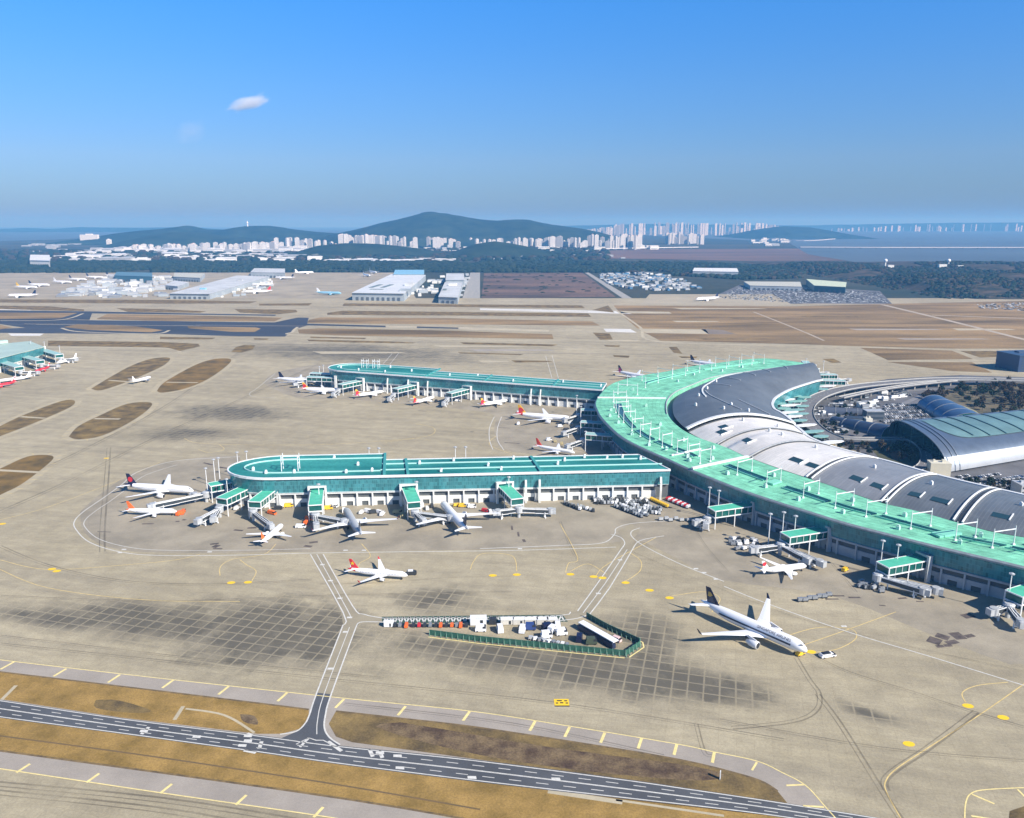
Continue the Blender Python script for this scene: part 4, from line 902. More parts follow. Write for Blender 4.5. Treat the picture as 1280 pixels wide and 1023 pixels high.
p = make_plane('airliner', 'grey topped wide airliner seen from behind with red wing tips, nose in at the pier', 'airliner', 60, 62, 2.95, SILVT, SILVT, wide=True, winglet=RED, wing=PLANEW, eng=PLANEW, emblem=[(0, .1, .2, YELLOW, 'swoosh')]); park(p, (432, 636), (451.5, 669), 6)
p = make_plane('airliner', 'large white airliner with dark fin seen from behind, nose in at the near pier', 'airliner', 65, 64.8, 3.1, PLANEW, NAVY, wide=True, wing=PLANEW, rear=SILVT, rear_len=.1); park(p, (553, 628), (584.5, 663), 6)
YT = mat('yellow_tail_paint', (0.80, 0.45, 0.05, 1), 0.4)
p = make_plane('airliner', 'white airliner with a dark fin at the far pier rounded end, leftmost there', 'airliner', 60, 60, 2.95, PLANEW, NAVY, wide=True); park(p, (396, 477), (345, 474), 5)
tailem = [(.1, -.25, .42, RED, 'swoosh')]
p = make_plane('airliner', 'yellow and red finned airliner just below the dark finned one at the far pier', 'airliner', 54, 50, 2.8, PLANEW, YT, rear=RED, rear_len=.12, wide=True, emblem=tailem); park(p, (427, 488), (375, 487), 5)
p = make_plane('airliner', 'white airliner with yellow and red fin, first nose in along the far pier wall', 'airliner', fus=PLANEW, tail=YT, rear=MAGENTA, rear_len=.16, emblem=tailem, **A321); park(p, (476, 489.5), (447, 494.5))
p = make_plane('airliner', 'white airliner with yellow and magenta fin and blue wing, second along the far pier wall', 'airliner', fus=PLANEW, tail=YT, rear=RED, rear_len=.18, emblem=tailem, **A321); park(p, (544, 495.5), (515, 504.5))
p = make_plane('airliner', 'white airliner with yellow and magenta fin, third along the far pier wall', 'airliner', fus=PLANEW, tail=YT, rear=MAGENTA, rear_len=.16, emblem=tailem, **A321); park(p, (631.5, 500.5), (603, 506))
p = make_plane('airliner', 'long white airliner with yellow and red fin between the two piers', 'airliner', 66, 62, 3.1, PLANEW, YT, rear=RED, rear_len=.15, wide=True, emblem=tailem); park(p, (716, 524), (643, 518.5), 5)
p = make_plane('airliner', 'white airliner with a red orange fin, half hidden behind the roof of the near pier', 'airliner', fus=PLANEW, tail=mat('red_orange_paint', (0.80, 0.07, 0.03, 1), 0.4), rear=MATS['red_orange_paint'], rear_len=.1, **A321); park(p, (722, 566), (665, 557))
p = make_plane('airliner', 'white airliner with dark and magenta tail, behind the junction of far pier and green roof', 'airliner', 60, 60, 2.95, PLANEW, mat('dark_grey_fin', (0.05, 0.05, 0.07, 1), 0.4), rear=MAGENTA, rear_len=.16, wide=True, emblem=[(.1, -.3, .4, MAGENTA, 'swoosh')]); park(p, (822, 474), (762, 464), 5)
p = make_plane('airliner', 'airliner whose dark navy fin shows above the far side of the green roof', 'airliner', 60, 60, 2.95, PLANEW, NAVY, wide=True, rear=NAVY, rear_len=.12); park(p, (906, 458), (858, 451.5), 5)
p = make_plane('airliner', 'small white airliner taxiing between the grass islands on the left', 'airliner', fus=PLANEW, tail=WHITE, eng=NAVY, **NAR); park(p, (186.5, 471.5), (167, 477))
p = make_plane('airliner', 'white airliner nose in at the topmost gate of the concourse on the left edge', 'airliner', 44, 40, 2.3, PLANEW, PLANEW); park(p, (69, 454), (99, 447.5))
p = make_plane('airliner', 'red airliner at the left edge concourse between two white ones', 'airliner', 39, 35, 2.0, RED, WHITE, wing=WHITE, emblem=[(0, 0, .3, RED, 'swoosh')]); park(p, (41, 465), (66, 457.5))
p = make_plane('airliner', 'white airliner at the left edge concourse below the upper red one', 'airliner', fus=PLANEW, tail=PLANEW, **A321); park(p, (2, 475.5), (37, 471))
p = make_plane('airliner', 'red airliner cut off by the left edge of the picture', 'airliner', fus=RED, tail=RED, wing=WHITE, emblem=[(0, 0, .3, WHITE, 'swoosh')], **NAR); park(p, (-12, 483), (18, 478))
# cargo apron aircraft
CG = 'freighters parked on the distant cargo apron'
cargo = [((427, 367.2), (394, 366.6), 'pale blue bodied airliner alone on the distant cargo apron', BLUEP, PLANEW), ((308, 365.2), (338, 364.7), 'white freighter with a red fin beside the long cargo warehouse', PLANEW, RED),
         ((343, 347.6), (369, 348), 'white freighter with a dark fin by the far end of the long warehouse', PLANEW, NAVY), ((319, 356.5), (338, 356.8), 'small white freighter between the warehouse and the red finned freighter', PLANEW, PLANEW),
         ((14, 370), (43, 369.7), 'white freighter with a dark tail lowest in the cargo row at far left', PLANEW, NAVY), ((50, 359.8), (16, 359.2), 'white freighter with a yellow fin in the cargo row at far left', PLANEW, YELLOW),
         ((66, 356.9), (31, 356.4), 'white freighter with a dark fin in the left cargo row, right of the yellow fin', PLANEW, NAVY), ((94, 353.4), (62, 352.6), 'white freighter with a white fin in the left cargo row', PLANEW, PLANEW),
         ((112, 350), (82, 349.3), 'white freighter with dark fin in the left cargo row, fourth from the left', PLANEW, NAVY), ((134, 347.4), (103, 346.8), 'white freighter with dark fin in the left cargo row, fifth from the left', PLANEW, NAVY),
         ((160, 345.4), (126, 344.8), 'long white freighter with dark fin furthest right in the left cargo row', PLANEW, NAVY), ((473, 341.5), (459, 339.5), 'small white airliner left of the white hangar', PLANEW, PLANEW), ((464, 345.5), (452, 343.5), 'small white airliner in front of another left of the white hangar', PLANEW, PLANEW),
         ((877, 374.3), (892, 373.5), 'tiny white airliner on the concrete pad beyond the brown field', PLANEW, NAVY), ((388, 341), (372, 341.5), 'white airliner behind the cargo apron near the tree belt', PLANEW, PLANEW)]
for n__, t__, lb, fc, tc_ in cargo:
    p = make_plane('cargo_airliner', lb, 'airliner', 84, 70, 4.2, fc, tc_, wide=True, group=CG, wing=PLANEW)
    park(p, n__, t__, 5)
# ================================================================ GATES
def make_gate(label, start, end, tunnels, group, zf=9.0, wid=9.0, portal=True, roofm=None):
    """fixed link from the building (start) to a rotunda (end) plus movable tunnels"""
    a = Vector((start.x, start.y, 0)); b = Vector((end.x, end.y, 0)); d = (b-a).normalized(); L = (b-a).length; ang = atan2(d.y, d.x); n = Vector((-d.y, d.x, 0)); mid = (a+b)/2
    root = empty('boarding_gate', (b.x, b.y, 0), label, 'boarding gate', group)
    s = MB(); s.box((mid.x, mid.y, zf+4.7), (L+1.5, wid+1.0, .4), ang); s.build('link_roof', roofm or GREENROOF2, root)
    s = MB()
    for sg in (-1, 1):
        p0 = a+n*sg*(wid/2+.55); p1 = b+n*sg*(wid/2+.55)
        s.beam((p0.x, p0.y, zf+4.9), (p1.x, p1.y, zf+4.9), .45, .7); s.beam((p0.x, p0.y, zf-.1), (p1.x, p1.y, zf-.1), .45, .7)
        for kk in range(1, 6): q_ = p0.lerp(p1, kk/6); s.beam((q_.x, q_.y, zf), (q_.x, q_.y, zf+4.7), .22, .22)
        for q in (p1, p0.lerp(p1, .5)): s.beam((q.x, q.y, 0), (q.x, q.y, zf+4.9), .6, .6)
    p0 = b-n*(wid/2+.5)+d*.6; p1 = b+n*(wid/2+.5)+d*.6
    s.beam((p0.x, p0.y, zf+4.9), (p1.x, p1.y, zf+4.9), .5, .7); s.beam((p0.x, p0.y, zf-.1), (p1.x, p1.y, zf-.1), .6, .8)
    s.build('white_frame', WHITE, root)
    s = MB(); s.box((mid.x, mid.y, zf), (L, wid, 4.7), ang); s.build('glass_link', GLASSP, root)
    if portal:
        s = MB(); q = a+d*1.0
        for sg in (-1, 1):
            w0 = q+n*sg*(wid/2+1.9); s.box((w0.x, w0.y, 0), (3.2, 1.6, zf+7.6), ang, taper=.97)
        s.box((q.x, q.y, zf+7.4), (3.2, wid+5.4, 1.3), ang); s.build('portal', WALLW if portal == 1 else MATS['grey_wall'], root)
    # rotunda
    c = b+d*3.4
    s = MB(); s.tube((c.x, c.y, 0), (c.x, c.y, 4.4), 1.3, 1.1, 10); s.tube((c.x, c.y, 4.2), (c.x, c.y, 8.2), 3.0, 3.0, 14); s.tube((c.x, c.y, 8.2), (c.x, c.y, 9.0), 3.3, 2.4, 14); s.build('rotunda', LGREY, root)
    for (aa, ln) in tunnels:
        t = Vector((cos(radians(aa)), sin(radians(aa)), 0)); n2_ = Vector((-t.y, t.x, 0)); p0 = c+t*2.6; p1 = c+t*ln*.52; p2 = c+t*ln
        tn = MB(); tn.beam((p0.x, p0.y, 5.9), (p1.x, p1.y, 5.4), 2.5, 2.6); tn.beam((p1.x, p1.y, 5.4), (p2.x, p2.y, 5.0), 2.9, 3.0)
        to = tn.build('tunnel', mat('tunnel_grey', (0.045, 0.055, 0.062, 1), 0.4, var=0.3, scale=.5), root)
        tt = MB()
        tt.beam((p0.x, p0.y, 7.3), (p1.x, p1.y, 6.75), .5, .2); tt.beam((p1.x, p1.y, 7.0), (p2.x, p2.y, 6.6), .6, .2)
        for sg in (-1, 1):
            o1 = n2_*sg*1.5
            tt.beam((p1+o1)[:2]+(6.9,), (p2+o1)[:2]+(6.5,), .3, .5); tt.beam((p1+o1)[:2]+(3.8,), (p2+o1)[:2]+(3.4,), .3, .5)
            o1 = n2_*sg*1.3; tt.beam((p0+o1)[:2]+(7.2,), (p1+o1)[:2]+(6.8,), .3, .5); tt.beam((p0+o1)[:2]+(4.5,), (p1+o1)[:2]+(4.0,), .3, .4)
        tt.build('tunnel_rails', WHITE, to)
        s = MB(); s.tube((p2.x, p2.y, 3.2), (p2.x, p2.y, 7.4), 2.4, 2.4, 12); e_ = p2+t*2.4; s.box((e_.x, e_.y, 3.2), (3.2, 3.8, 3.8), atan2(t.y, t.x)); s.build('cab', LGREY, root)
        s = MB(); w_ = c+t*ln*.82
        for sg in (-1, 1): q = w_+n2_*sg*1.9; s.beam((q.x, q.y, 0.5), (q.x, q.y, 4.6), .5, .5); s.tube((q+t*.5)[:2]+(.6,), (q+n2_*sg*.7+t*.5)[:2]+(.6,), .6, .6, 8)
        s.box((w_.x, w_.y, 1.2), (1.4, 4.2, .8), atan2(t.y, t.x)); s.build('wheel_carriage', WHITE, root)
    return root
GN = 'gates along the near pier'
ZL = 14.0
def wallpt(dist): q = fL+u_*dist+n_*2.4; return q
def out(q, L, dx=0): return q-n_*L+u_*dx
make_gate('boarding gate on the near pier wall, left of the grey topped airliner', wallpt(33), out(wallpt(33), 34, 4), [(-75, 16), (-20, 24)], GN)
make_gate('boarding gate on the near pier wall between the grey topped and the dark finned airliners', wallpt(104), out(wallpt(104), 33, 6), [(-15, 28), (-60, 14)], GN)
make_gate('boarding gate on the near pier wall right of the dark finned airliner', wallpt(180), out(wallpt(180), 31, 8), [(0, 24), (190, 16)], GN)
c0 = at(338, 612, ZL); make_gate('boarding gate at the curved corner of the near pier, pointing to the orange finned airliner', c0, at(318, 627, ZL), [(-50, 30)], GN)
c0 = at(310, 608, ZL); make_gate('boarding gate at the rounded end of the near pier, pointing down left', c0, at(277, 623, ZL), [(-110, 22), (-85, 16)], GN)
c0 = at(297, 606, ZL); make_gate('boarding gate at the tip of the near pier beside the navy tailed airliner', at(297, 600, ZL), at(262, 606, ZL), [(215, 40), (170, 10)], GN, portal=0)
GR = 'gates along the main terminal'
def onwall(px, py): return at(px, py, ZL)
make_gate('leftmost boarding gate of the main terminal wall, beside the red and white dollies', onwall(938, 630), onwall(890, 636.5), [(200, 8), (250, 8)], GR, portal=2)
make_gate('boarding gate of the main terminal wall behind the red emblem airliner', onwall(1031, 661), onwall(982, 668.5), [(-55, 30), (-62, 22), (190, 18)], GR, portal=2)
make_gate('third boarding gate from the left on the main terminal wall, two tunnels folded back', onwall(1153, 697), onwall(1104, 706), [(-40, 26), (-30, 32)], GR, portal=2)
make_gate('boarding gate of the main terminal cut by the right edge', onwall(1306, 730), onwall(1268, 742), [(195, 10), (-100, 16)], GR, portal=2)
GF = 'gates along the far pier'
LT = mat('pale_teal_roof', (0.32, 0.52, 0.48, 1), 0.5)
def wf(dist): return gL+u2*dist+n2*2.4
for dist, lb, ln in ((28, 'boarding gate on the far pier nearest its rounded end', 34), (108, 'boarding gate on the far pier wall above the second yellow finned airliner', 34), (182, 'boarding gate on the far pier wall above the third yellow finned airliner', 34)):
    q = wf(dist); make_gate(lb, q, q-n2*ln-u2*10, [(-100, 16)], GF, roofm=LT)
q = gL-u2*10+n2*8; make_gate('boarding gate leaving the curved corner of the far pier to the left', q, q-u2*42-n2*8, [(215, 14), (150, 14)], GF, roofm=LT)
q = gL-u2*30+n2*28; make_gate('boarding gate at the very tip of the far pier', q, q-u2*34-n2*2, [(180, 16)], GF, roofm=LT, portal=0)
GC = 'gates in the inner corner between the piers'
for (a_, b_, lb) in (((752, 513), (727, 512), 'upper boarding gate in the dark inner corner between the piers'), ((758, 529), (727, 527), 'middle boarding gate in the dark inner corner between the piers'), ((775, 545), (733, 542), 'lower boarding gate in the dark inner corner between the piers')):
    make_gate(lb, at(a_[0], a_[1], ZL), at(b_[0], b_[1], ZL), [(225, 22)], GC, roofm=LT, portal=0)
# ---------------------------------------------------------------- light masts
def make_light(label, x, y, h, group):
    root = empty('light_mast', (x, y, 0), label, 'light mast', group)
    s = MB(); s.tube((x, y, 0), (x, y, h), .42, .26, 8); s.build('pole', WHITE, root)
    s = MB(); s.tube((x, y, h), (x, y, h+.5), 1.5, 1.5, 12); s.tube((x, y, h+.5), (x, y, h+.9), 1.1, .5, 10); s.build('lamp_ring', LGREY, root)
    return root
def mast(px, py, h, lb, gp):
    p = at(px, py, h); make_light(lb, p.x, p.y, h, gp)
GM = 'white light masts at the gates'
for px, py, h, lb in ((256.7, 586, 22, 'white light mast standing furthest left by the near pier tip'), (266.6, 575, 24, 'taller of the two close light masts behind the near pier tip gates, left one'), (272.5, 573, 24, 'right one of the two close light masts behind the near pier tip gates'),
    (283, 599.5, 22, 'white light mast in front of the gate at the near pier rounded end'), (296, 566, 24, 'white light mast just behind the rounded roof end, left one'), (307.7, 565, 24, 'white light mast just behind the rounded roof end, right one'),
    (398, 606, 22, 'white light mast beside the gate left of the grey topped airliner'), (520.5, 603, 22, 'white light mast beside the gate between the two wide airliners'), (636, 597, 22, 'white light mast beside the gate right of the dark finned wide airliner'),
    (461, 560.8, 23, 'first of two light masts behind the wide part of the near pier roof'), (473.5, 560.8, 23, 'second of two light masts behind the wide part of the near pier roof'), (569, 559.4, 23, 'left of two tan light masts behind the middle of the near pier roof'), (582, 559.4, 23, 'right of two tan light masts behind the middle of the near pier roof'),
    (887.4, 610, 23, 'left light mast at the first main terminal gate'), (899, 614, 23, 'right light mast at the first main terminal gate'), (963.2, 643, 23, 'light mast left of the three behind the red emblem airliner'), (980, 641, 23, 'middle light mast of the three behind the red emblem airliner'), (994.8, 645.7, 23, 'right light mast of the three behind the red emblem airliner'),
    (1104, 676.6, 23, 'left light mast at the third main terminal gate'), (1123.5, 682, 23, 'right light mast at the third main terminal gate'), (1265, 718, 24, 'light mast at the gate cut by the right edge'),
    (721, 495, 24, 'tall light mast in the dark inner corner between the piers'), (726, 509, 22, 'shorter light mast in the inner corner between the piers'), (732, 540, 20, 'light mast by the lower gate in the inner corner'),
    (399, 459, 22, 'left light mast at the far pier tip'), (404, 457, 22, 'right light mast at the far pier tip'), (434, 468, 20, 'light mast by the curved corner of the far pier'), (517, 470, 20, 'light mast by the second gate of the far pier'), (602, 479, 20, 'light mast by the third gate of the far pier')):
    mast(px, py, h, lb, GM)
# ---------------------------------------------------------------- ground vehicles
def vehicle(name, label, cat, px, py, L, W, Hh, ang, body, cab=None, cabx=.32, group=None, roof=None, z=0.05, top=None):
    c = at(px, py); ca, sa = cos(radians(ang)), sin(radians(ang))
    root = empty(name, (c.x, c.y, z), label, cat, group); root.rotation_euler = (0, 0, radians(ang))
    root.location = (0, 0, 0)
    s = MB(); s.box((0, 0, .45), (L, W, Hh*.5)); s.box((-L*.06, 0, .45+Hh*.5), (L*.8, W*.94, Hh*.5), taper=.93); s.build('body', body, root)
    s = MB(); s.box((L*cabx, 0, .45+Hh*.52), (L*.3, W*1.02, Hh*.32), taper=.9); s.build('cab_window', cab or DARK, root)
    for x in (-.32, .32):
        for y in (-1, 1):
            s = MB(); s.tube((x*L, y*W*.42, .45), (x*L, y*W*.52, .45), .45, .45, 8); s.build('wheel', TYRE, root)
    if top: s = MB(); s.box((-L*.1, 0, .45+Hh), (L*.5, W*.7, .5)); s.build('roof_rack', top, root)
    root.location = (c.x, c.y, z); root.rotation_euler = (0, 0, radians(ang))
    return root
vehicle('tow_tractor', 'white and black tow tractor ahead of the nose of the large airliner at right', 'tow tractor', 1034, 821, 8.5, 3.2, 1.6, 15, PLANEW, DARK, top=DARK)
vehicle('tow_tractor', 'tow tractor with dark cab at the nose of the red finned airliner', 'tow tractor', 514.5, 718.5, 6.5, 3, 2.2, 5, DARKM, DARK, top=PLANEW)
vehicle('tow_tractor', 'yellow tug at the nose of the red emblem airliner', 'tow tractor', 1018, 707, 8, 2.6, 1.6, 10, YELLOW, DARK, top=YELLOW)
vehicle('service_truck', 'small yellow truck standing alone by the shadow of the third gate', 'truck', 1056, 714, 5, 2.4, 2, 40, YELLOW)
vehicle('yellow_tug', 'yellow tug under the nose of the large airliner at right', 'tug', 1000, 819, 5, 2.4, 1.6, 30, YELLOW)
sc_ = [(224, 644, ORANGE), (229, 642, ORANGE), (340, 643, ORANGE), (383, 655, ORANGE), (386, 650, ORANGE), (376, 660, PLANEW), (571, 633, YELLOW), (578, 634, YELLOW), (584, 634, PLANEW), (590, 635, PLANEW), (460, 641, PLANEW), (466, 642, DARKM), (452, 642, PLANEW), (474, 642, PLANEW), (478, 644, PLANEW), (606, 640, RED), (613, 641, PLANEW), (620, 642, PLANEW),
       (497, 642, mat('sand_paint', (0.45, 0.38, 0.2, 1), .6)), (502, 646, MATS['sand_paint']), (354, 634, PLANEW), (361, 634, YELLOW), (348, 637, DARKM), (528, 634, PLANEW), (534, 637, PLANEW), (296, 637, PLANEW), (540, 634, DARKM), (430, 640, PLANEW), (410, 637, YELLOW), (418, 634, PLANEW),
       (648, 531, PLANEW), (700, 534, PLANEW), (708, 538, DARKM), (686, 551, PLANEW), (694, 553, MATS['sand_paint']), (702, 556, MATS['sand_paint']), (712, 530, PLANEW), (660, 503, PLANEW), (545, 503, DARKM), (560, 501, PLANEW), (572, 502, PLANEW)]
cn = {ORANGE.name: 'orange', YELLOW.name: 'yellow', PLANEW.name: 'white', DARKM.name: 'dark', RED.name: 'red', 'sand_paint': 'sand coloured'}
for px, py, m_ in sc_:
    vehicle('service_vehicle', cn[m_.name]+' airport service vehicle working beside a parked airliner', 'service vehicle', px, py, random.uniform(5, 8), 2.5, random.uniform(1.8, 2.8), random.choice((0, 20, 80, 100, -30)), m_, group='%s service vehicles beside the parked airliners' % cn[m_.name])
# baggage dollies on stands: one mesh each, copies share it
def dolly_mesh(nm, body, h=1.4):
    s = MB(); s.box((0, 0, .5), (3.2, 1.7, .25), m=1); s.box((0, 0, .75), (2.9, 1.6, h), m=0, taper=.92)
    for x in (-1, 1):
        for y in (-1, 1): s.tube((x*1.1, y*.7, .35), (x*1.1, y*.9, .35), .35, .35, 6, m=1)
    s.box((1.9, 0, .5), (.9, .15, .12), m=1)
    o = s.build(nm, [body, DARKM]); return o
protos = {}
def dolly(nm, col, px, py, ang, label, group):
    k = (nm, col.name)
    if k not in protos: o = protos[k] = dolly_mesh(nm, col); o.rotation_euler = (0, 0, radians(ang))
    else: o = protos[k].copy(); C.objects.link(o)
    c = at(px, py); o.location = (c.x, c.y, .03); o.rotation_euler = (0, 0, radians(ang)); o.scale = (1.15, 1.15, 1.15)
    tag(o, label, 'baggage cart', group)
greys = [LGREY, PLANEW, DARKM, GREYM]
cl = {LGREY.name: 'grey', PLANEW.name: 'white', DARKM.name: 'dark', GREYM.name: 'dull grey', YELLOW.name: 'yellow', RED.name: 'red', ORANGE.name: 'orange'}
for (x0, y0, x1, y1, n, rows, dy, dx) in ((742, 625.5, 806, 626, 15, 3, 2.4, 2.5), (768, 634, 802, 647, 11, 2, -1.5, 7), (790, 633, 826, 637, 10, 3, 3.2, -1), (706, 630, 722, 636, 5, 2, 2, 3), (722, 634, 742, 640, 6, 1, 0, 0)):
    for r_ in range(rows):
        for i in range(n):
            f_ = i/(n-1); m_ = random.choice(greys)
            dolly('baggage_cart', m_, x0+(x1-x0)*f_+dx*r_+random.uniform(-.5, .5), y0+(y1-y0)*f_+dy*r_, random.choice((80, 90, 95, 60)), cl[m_.name]+' baggage cart in the crowded rows below the right end of the near pier', cl[m_.name]+' baggage carts below the right end of the near pier')
for i in range(10): dolly('baggage_cart', YELLOW, 814+i*2.2, 625.6+i*1.0, 60, 'yellow baggage cart in the diagonal yellow row next to the red and white carts', 'yellow baggage carts in the diagonal row')
for i in range(10):
    m_ = (RED, PLANEW)[i % 2]
    for j in (0, 1): dolly('baggage_cart', m_, 834+i*2.8+j*2.5, 625+i*1.1-j*.8+.6, 60, cl[m_.name]+' cart in the striped red and white diagonal row by the main terminal', cl[m_.name]+' carts in the red and white row')
for i in range(26):
    m_ = random.choice(greys); dolly('baggage_cart', m_, random.uniform(912, 950), random.uniform(674, 688), random.choice((0, 30, 60)), cl[m_.name]+' baggage cart in the cluster behind the red emblem airliner', cl[m_.name]+' carts behind the red emblem airliner')
for i in range(16):
    m_ = random.choice(greys); f_ = random.random(); dolly('baggage_cart', m_, 1072+f_*30+random.uniform(-3, 3), 731+f_*9+random.uniform(-3, 3), random.choice((10, 30)), cl[m_.name]+' flat cart in the loose line left of the third main terminal gate', cl[m_.name]+' carts left of the third terminal gate')
for x, y in ((826, 651), (833, 650), (838, 652), (845, 650), (852, 652), (861, 652), (867, 653)): dolly('baggage_cart', LGREY, x, y, 10, 'grey cart in the short line under the first main terminal gate', 'grey carts under the first terminal gate')
for i in range(7): dolly('baggage_cart', GREYM, 1000+i*6, 752-i*1.1+(i % 2), 10, 'dull grey cart standing beside the dark stains on the open apron', 'dull grey carts on the open apron')
# equipment along zig-zag bays
def crate(nm, label, cat, px, py, lx, ly, h, ang, m_, m2=None, group=None, ribs=0):
    c = at(px, py); root = empty(nm, (0, 0, 0), label, cat, group)
    s = MB(); s.box((0, 0, .25), (lx, ly, h)); s.build('shell', m_, root)
    s = MB(); s.box((0, 0, .25+h), (lx*1.03, ly*1.03, .18)); s.build('roof', m2 or WHITE, root)
    s = MB()
    for x in (-.4, .4): s.box((x*lx, 0, 0), (.4, ly*.9, .25))
    s.build('skids', DARKM, root)
    s = MB(); s.box((lx*.2, -ly/2-.03, .5), (lx*.18, .06, h*.7)); s.build('door', DARKM, root)
    root.location = (c.x, c.y, .06); root.rotation_euler = (0, 0, radians(ang)); return root
crate('portable_cabin', 'white cabin at the left end of the zigzag parking bays', 'cabin', 486, 783, 5, 3, 2.6, 0, WHITE)
for i, (x, m_, w_) in enumerate(((494, DARKM, 3), (500, GREYM, 3), (508, ORANGE, 5), (517, DARKM, 3), (524, RED, 3), (531, DARKM, 3), (538, GREYM, 3), (545, DARKM, 3), (551, ORANGE, 4), (558, DARKM, 3), (565, ORANGE, 3), (571, GREYM, 3), (576, ORANGE, 5), (583, DARKM, 3))):
    nm_ = {ORANGE.name: 'orange', RED.name: 'red', DARKM.name: 'dark', GREYM.name: 'grey'}[m_.name]
    vehicle('ramp_tractor', '%s ramp tractor parked nose to the zigzag bays' % nm_, 'ramp tractor', x, 783.5, w_, 1.8, 1.6, 90, m_, group='%s ramp tractors at the zigzag bays' % nm_)
crate('container_cabin', 'white double cabin in the middle of the zigzag bays', 'cabin', 598, 780.5, 9, 4, 4.2, 2, WHITE)
crate('container_cabin', 'small dark generator right of the white double cabin', 'generator', 616, 780, 4, 3, 3, 2, DARKM, DARKM)
for x, w_, lb in ((634, 9, 'cream cabin, first right of the dark generator at the zigzag bays'), (648.5, 8, 'cream cabin, second right of the dark generator at the zigzag bays'), (664, 9, 'white cabin, third of the row at the right of the zigzag bays'), (678, 8, 'white cabin, fourth of the row at the right of the zigzag bays'), (690, 7, 'white cabin at the right end of the zigzag bays')):
    crate('container_cabin', lb, 'cabin', x, 780, w_*.8, 3.4, 3.0, 3, mat('cream_panel', (0.6, 0.58, 0.52, 1), .6, var=.1, scale=.5))
for x, y, m_, a_, lb in ((601, 789, PLANEW, 0, 'white van alone in the fenced yard, leftmost'), (625, 789.5, PLANEW, 100, 'white van with dark cab in the fenced yard, second from left'), (653, 790, PLANEW, 80, 'white truck with blue box in the fenced yard'), (663, 787, mat('blue_tarp', (0.03, 0.06, 0.2, 1), .6), 0, 'blue truck beside the white truck in the fenced yard'),
    (684, 787, NAVY, 20, 'dark lorry at the back of the white vehicle cluster'), (690, 790, PLANEW, 60, 'white lorry at the centre of the yard cluster'), (683, 797, PLANEW, 10, 'white lorry at the front of the yard cluster'), (697, 786, PLANEW, 90, 'white lorry at the back right of the yard cluster'), (702, 793.5, PLANEW, 10, 'white lorry at the right of the yard cluster'),
    (724, 801, NAVY, 80, 'dark blue truck near the right end of the green fence'), (739, 805, mat('olive_paint', (0.06, 0.08, 0.05, 1), .6), 0, 'olive truck near the right end of the green fence')):
    vehicle('yard_truck', lb, 'truck', x, y, 6.0, 3.2, 3.4, a_, m_)
for i in range(9):
    x = 664+i*5.6; vehicle('yard_trailer', 'pale trailer behind the green fence', 'trailer', x, 799.5+i*1.1, 3.2, 2, 1.5, 10*i, (LGREY, WHITE, GREYM)[i % 3], group='pale trailers behind the green fence')
# green fence walls round the yard
GF_ = mat('green_fence_panel', (0.028, 0.11, 0.075, 1), 0.6, var=.3, scale=.4)
def fence(label, pts, h=3.2, w=1.6, group=None):
    P = [at(x, y) for x, y in pts]; root = empty('green_fence', (P[0].x, P[0].y, 0), label, 'fence', group)
    s = MB()
    for a, b in zip(P[:-1], P[1:]):
        s.beam((a.x, a.y, h/2), (b.x, b.y, h/2), .25, h)
    s.build('fence_panels', GF_, root)
    s = MB(); R_ = resample(P, 3.2)
    for q in R_: s.beam((q.x, q.y, 0), (q.x, q.y, h+.3), .25, .25); s.beam((q.x, q.y, .1), (q.x+.3, q.y-1.9, .1), .2, .2); s.beam((q.x, q.y, h*.8), (q.x+.3, q.y-1.7, .1), .15, .15)
    s.build('fence_posts', mat('pale_green_post', (0.16, 0.30, 0.22, 1), .6), root)
    s = MB(); s.strip(up(offs(P, -2.6), .07), up(offs(P, -1.9), .07)); s.build('yellow_kerb', YMARK, root)
fence('long green fence along the front of the equipment yard', [(537, 794), (600, 802), (700, 812), (781, 820)])
fence('short green fence closing the right end of the equipment yard', [(782, 820), (800, 808), (798, 803)])
fence('green fence along the back of the equipment yard, beside the long white canopy', [(800, 805), (760, 787), (733, 772)])
cn_ = empty('yard_canopy', (0, 0, 0), 'long narrow white roofed canopy inside the right side of the yard', 'canopy'); a_ = at(726, 777, 4); b_ = at(770, 802, 4); cn_.location = (a_.x, a_.y, 0)
s = MB(); s.beam(a_, b_, 4.0, .4); s.build('canopy_roof', PLANEW, cn_)
s = MB()
for q in resample([a_, b_], 4.5):
    s.tube((q.x-1.6, q.y-.8, 0), (q.x-1.6, q.y-.8, 3.8), .1, .1, 6); s.tube((q.x+1.4, q.y+.9, 0), (q.x+1.4, q.y+.9, 3.8), .1, .1, 6)
s.build('canopy_posts', GREYM, cn_)
s = MB(); s.beam((a_.x-1.0, a_.y-.7, 1.4), (b_.x-1.0, b_.y-.7, 1.4), 2.4, 2.7); s.build('canopy_store', mat('store_blue', (0.02, 0.03, 0.07, 1), .5), cn_)
vehicle('service_truck', 'pinkish white truck under the front end of the white canopy', 'truck', 771, 802, 5, 2.4, 2.4, -40, mat('pinkish', (0.7, 0.5, 0.48, 1), .6))
# marker post on the verge
c = at(900, 974); mp_ = empty('marker_sign', (c.x, c.y, 0), 'small white marker sign standing on the grass verge at lower right', 'sign'); s = MB(); s.box((c.x, c.y, .5), (1.2, .3, 3.2), 1.2); s.build('sign_board', WHITE, mp_); s = MB(); s.box((c.x, c.y, 0), (1.5, .5, .5), 1.2); s.build('base', CONCW, mp_)
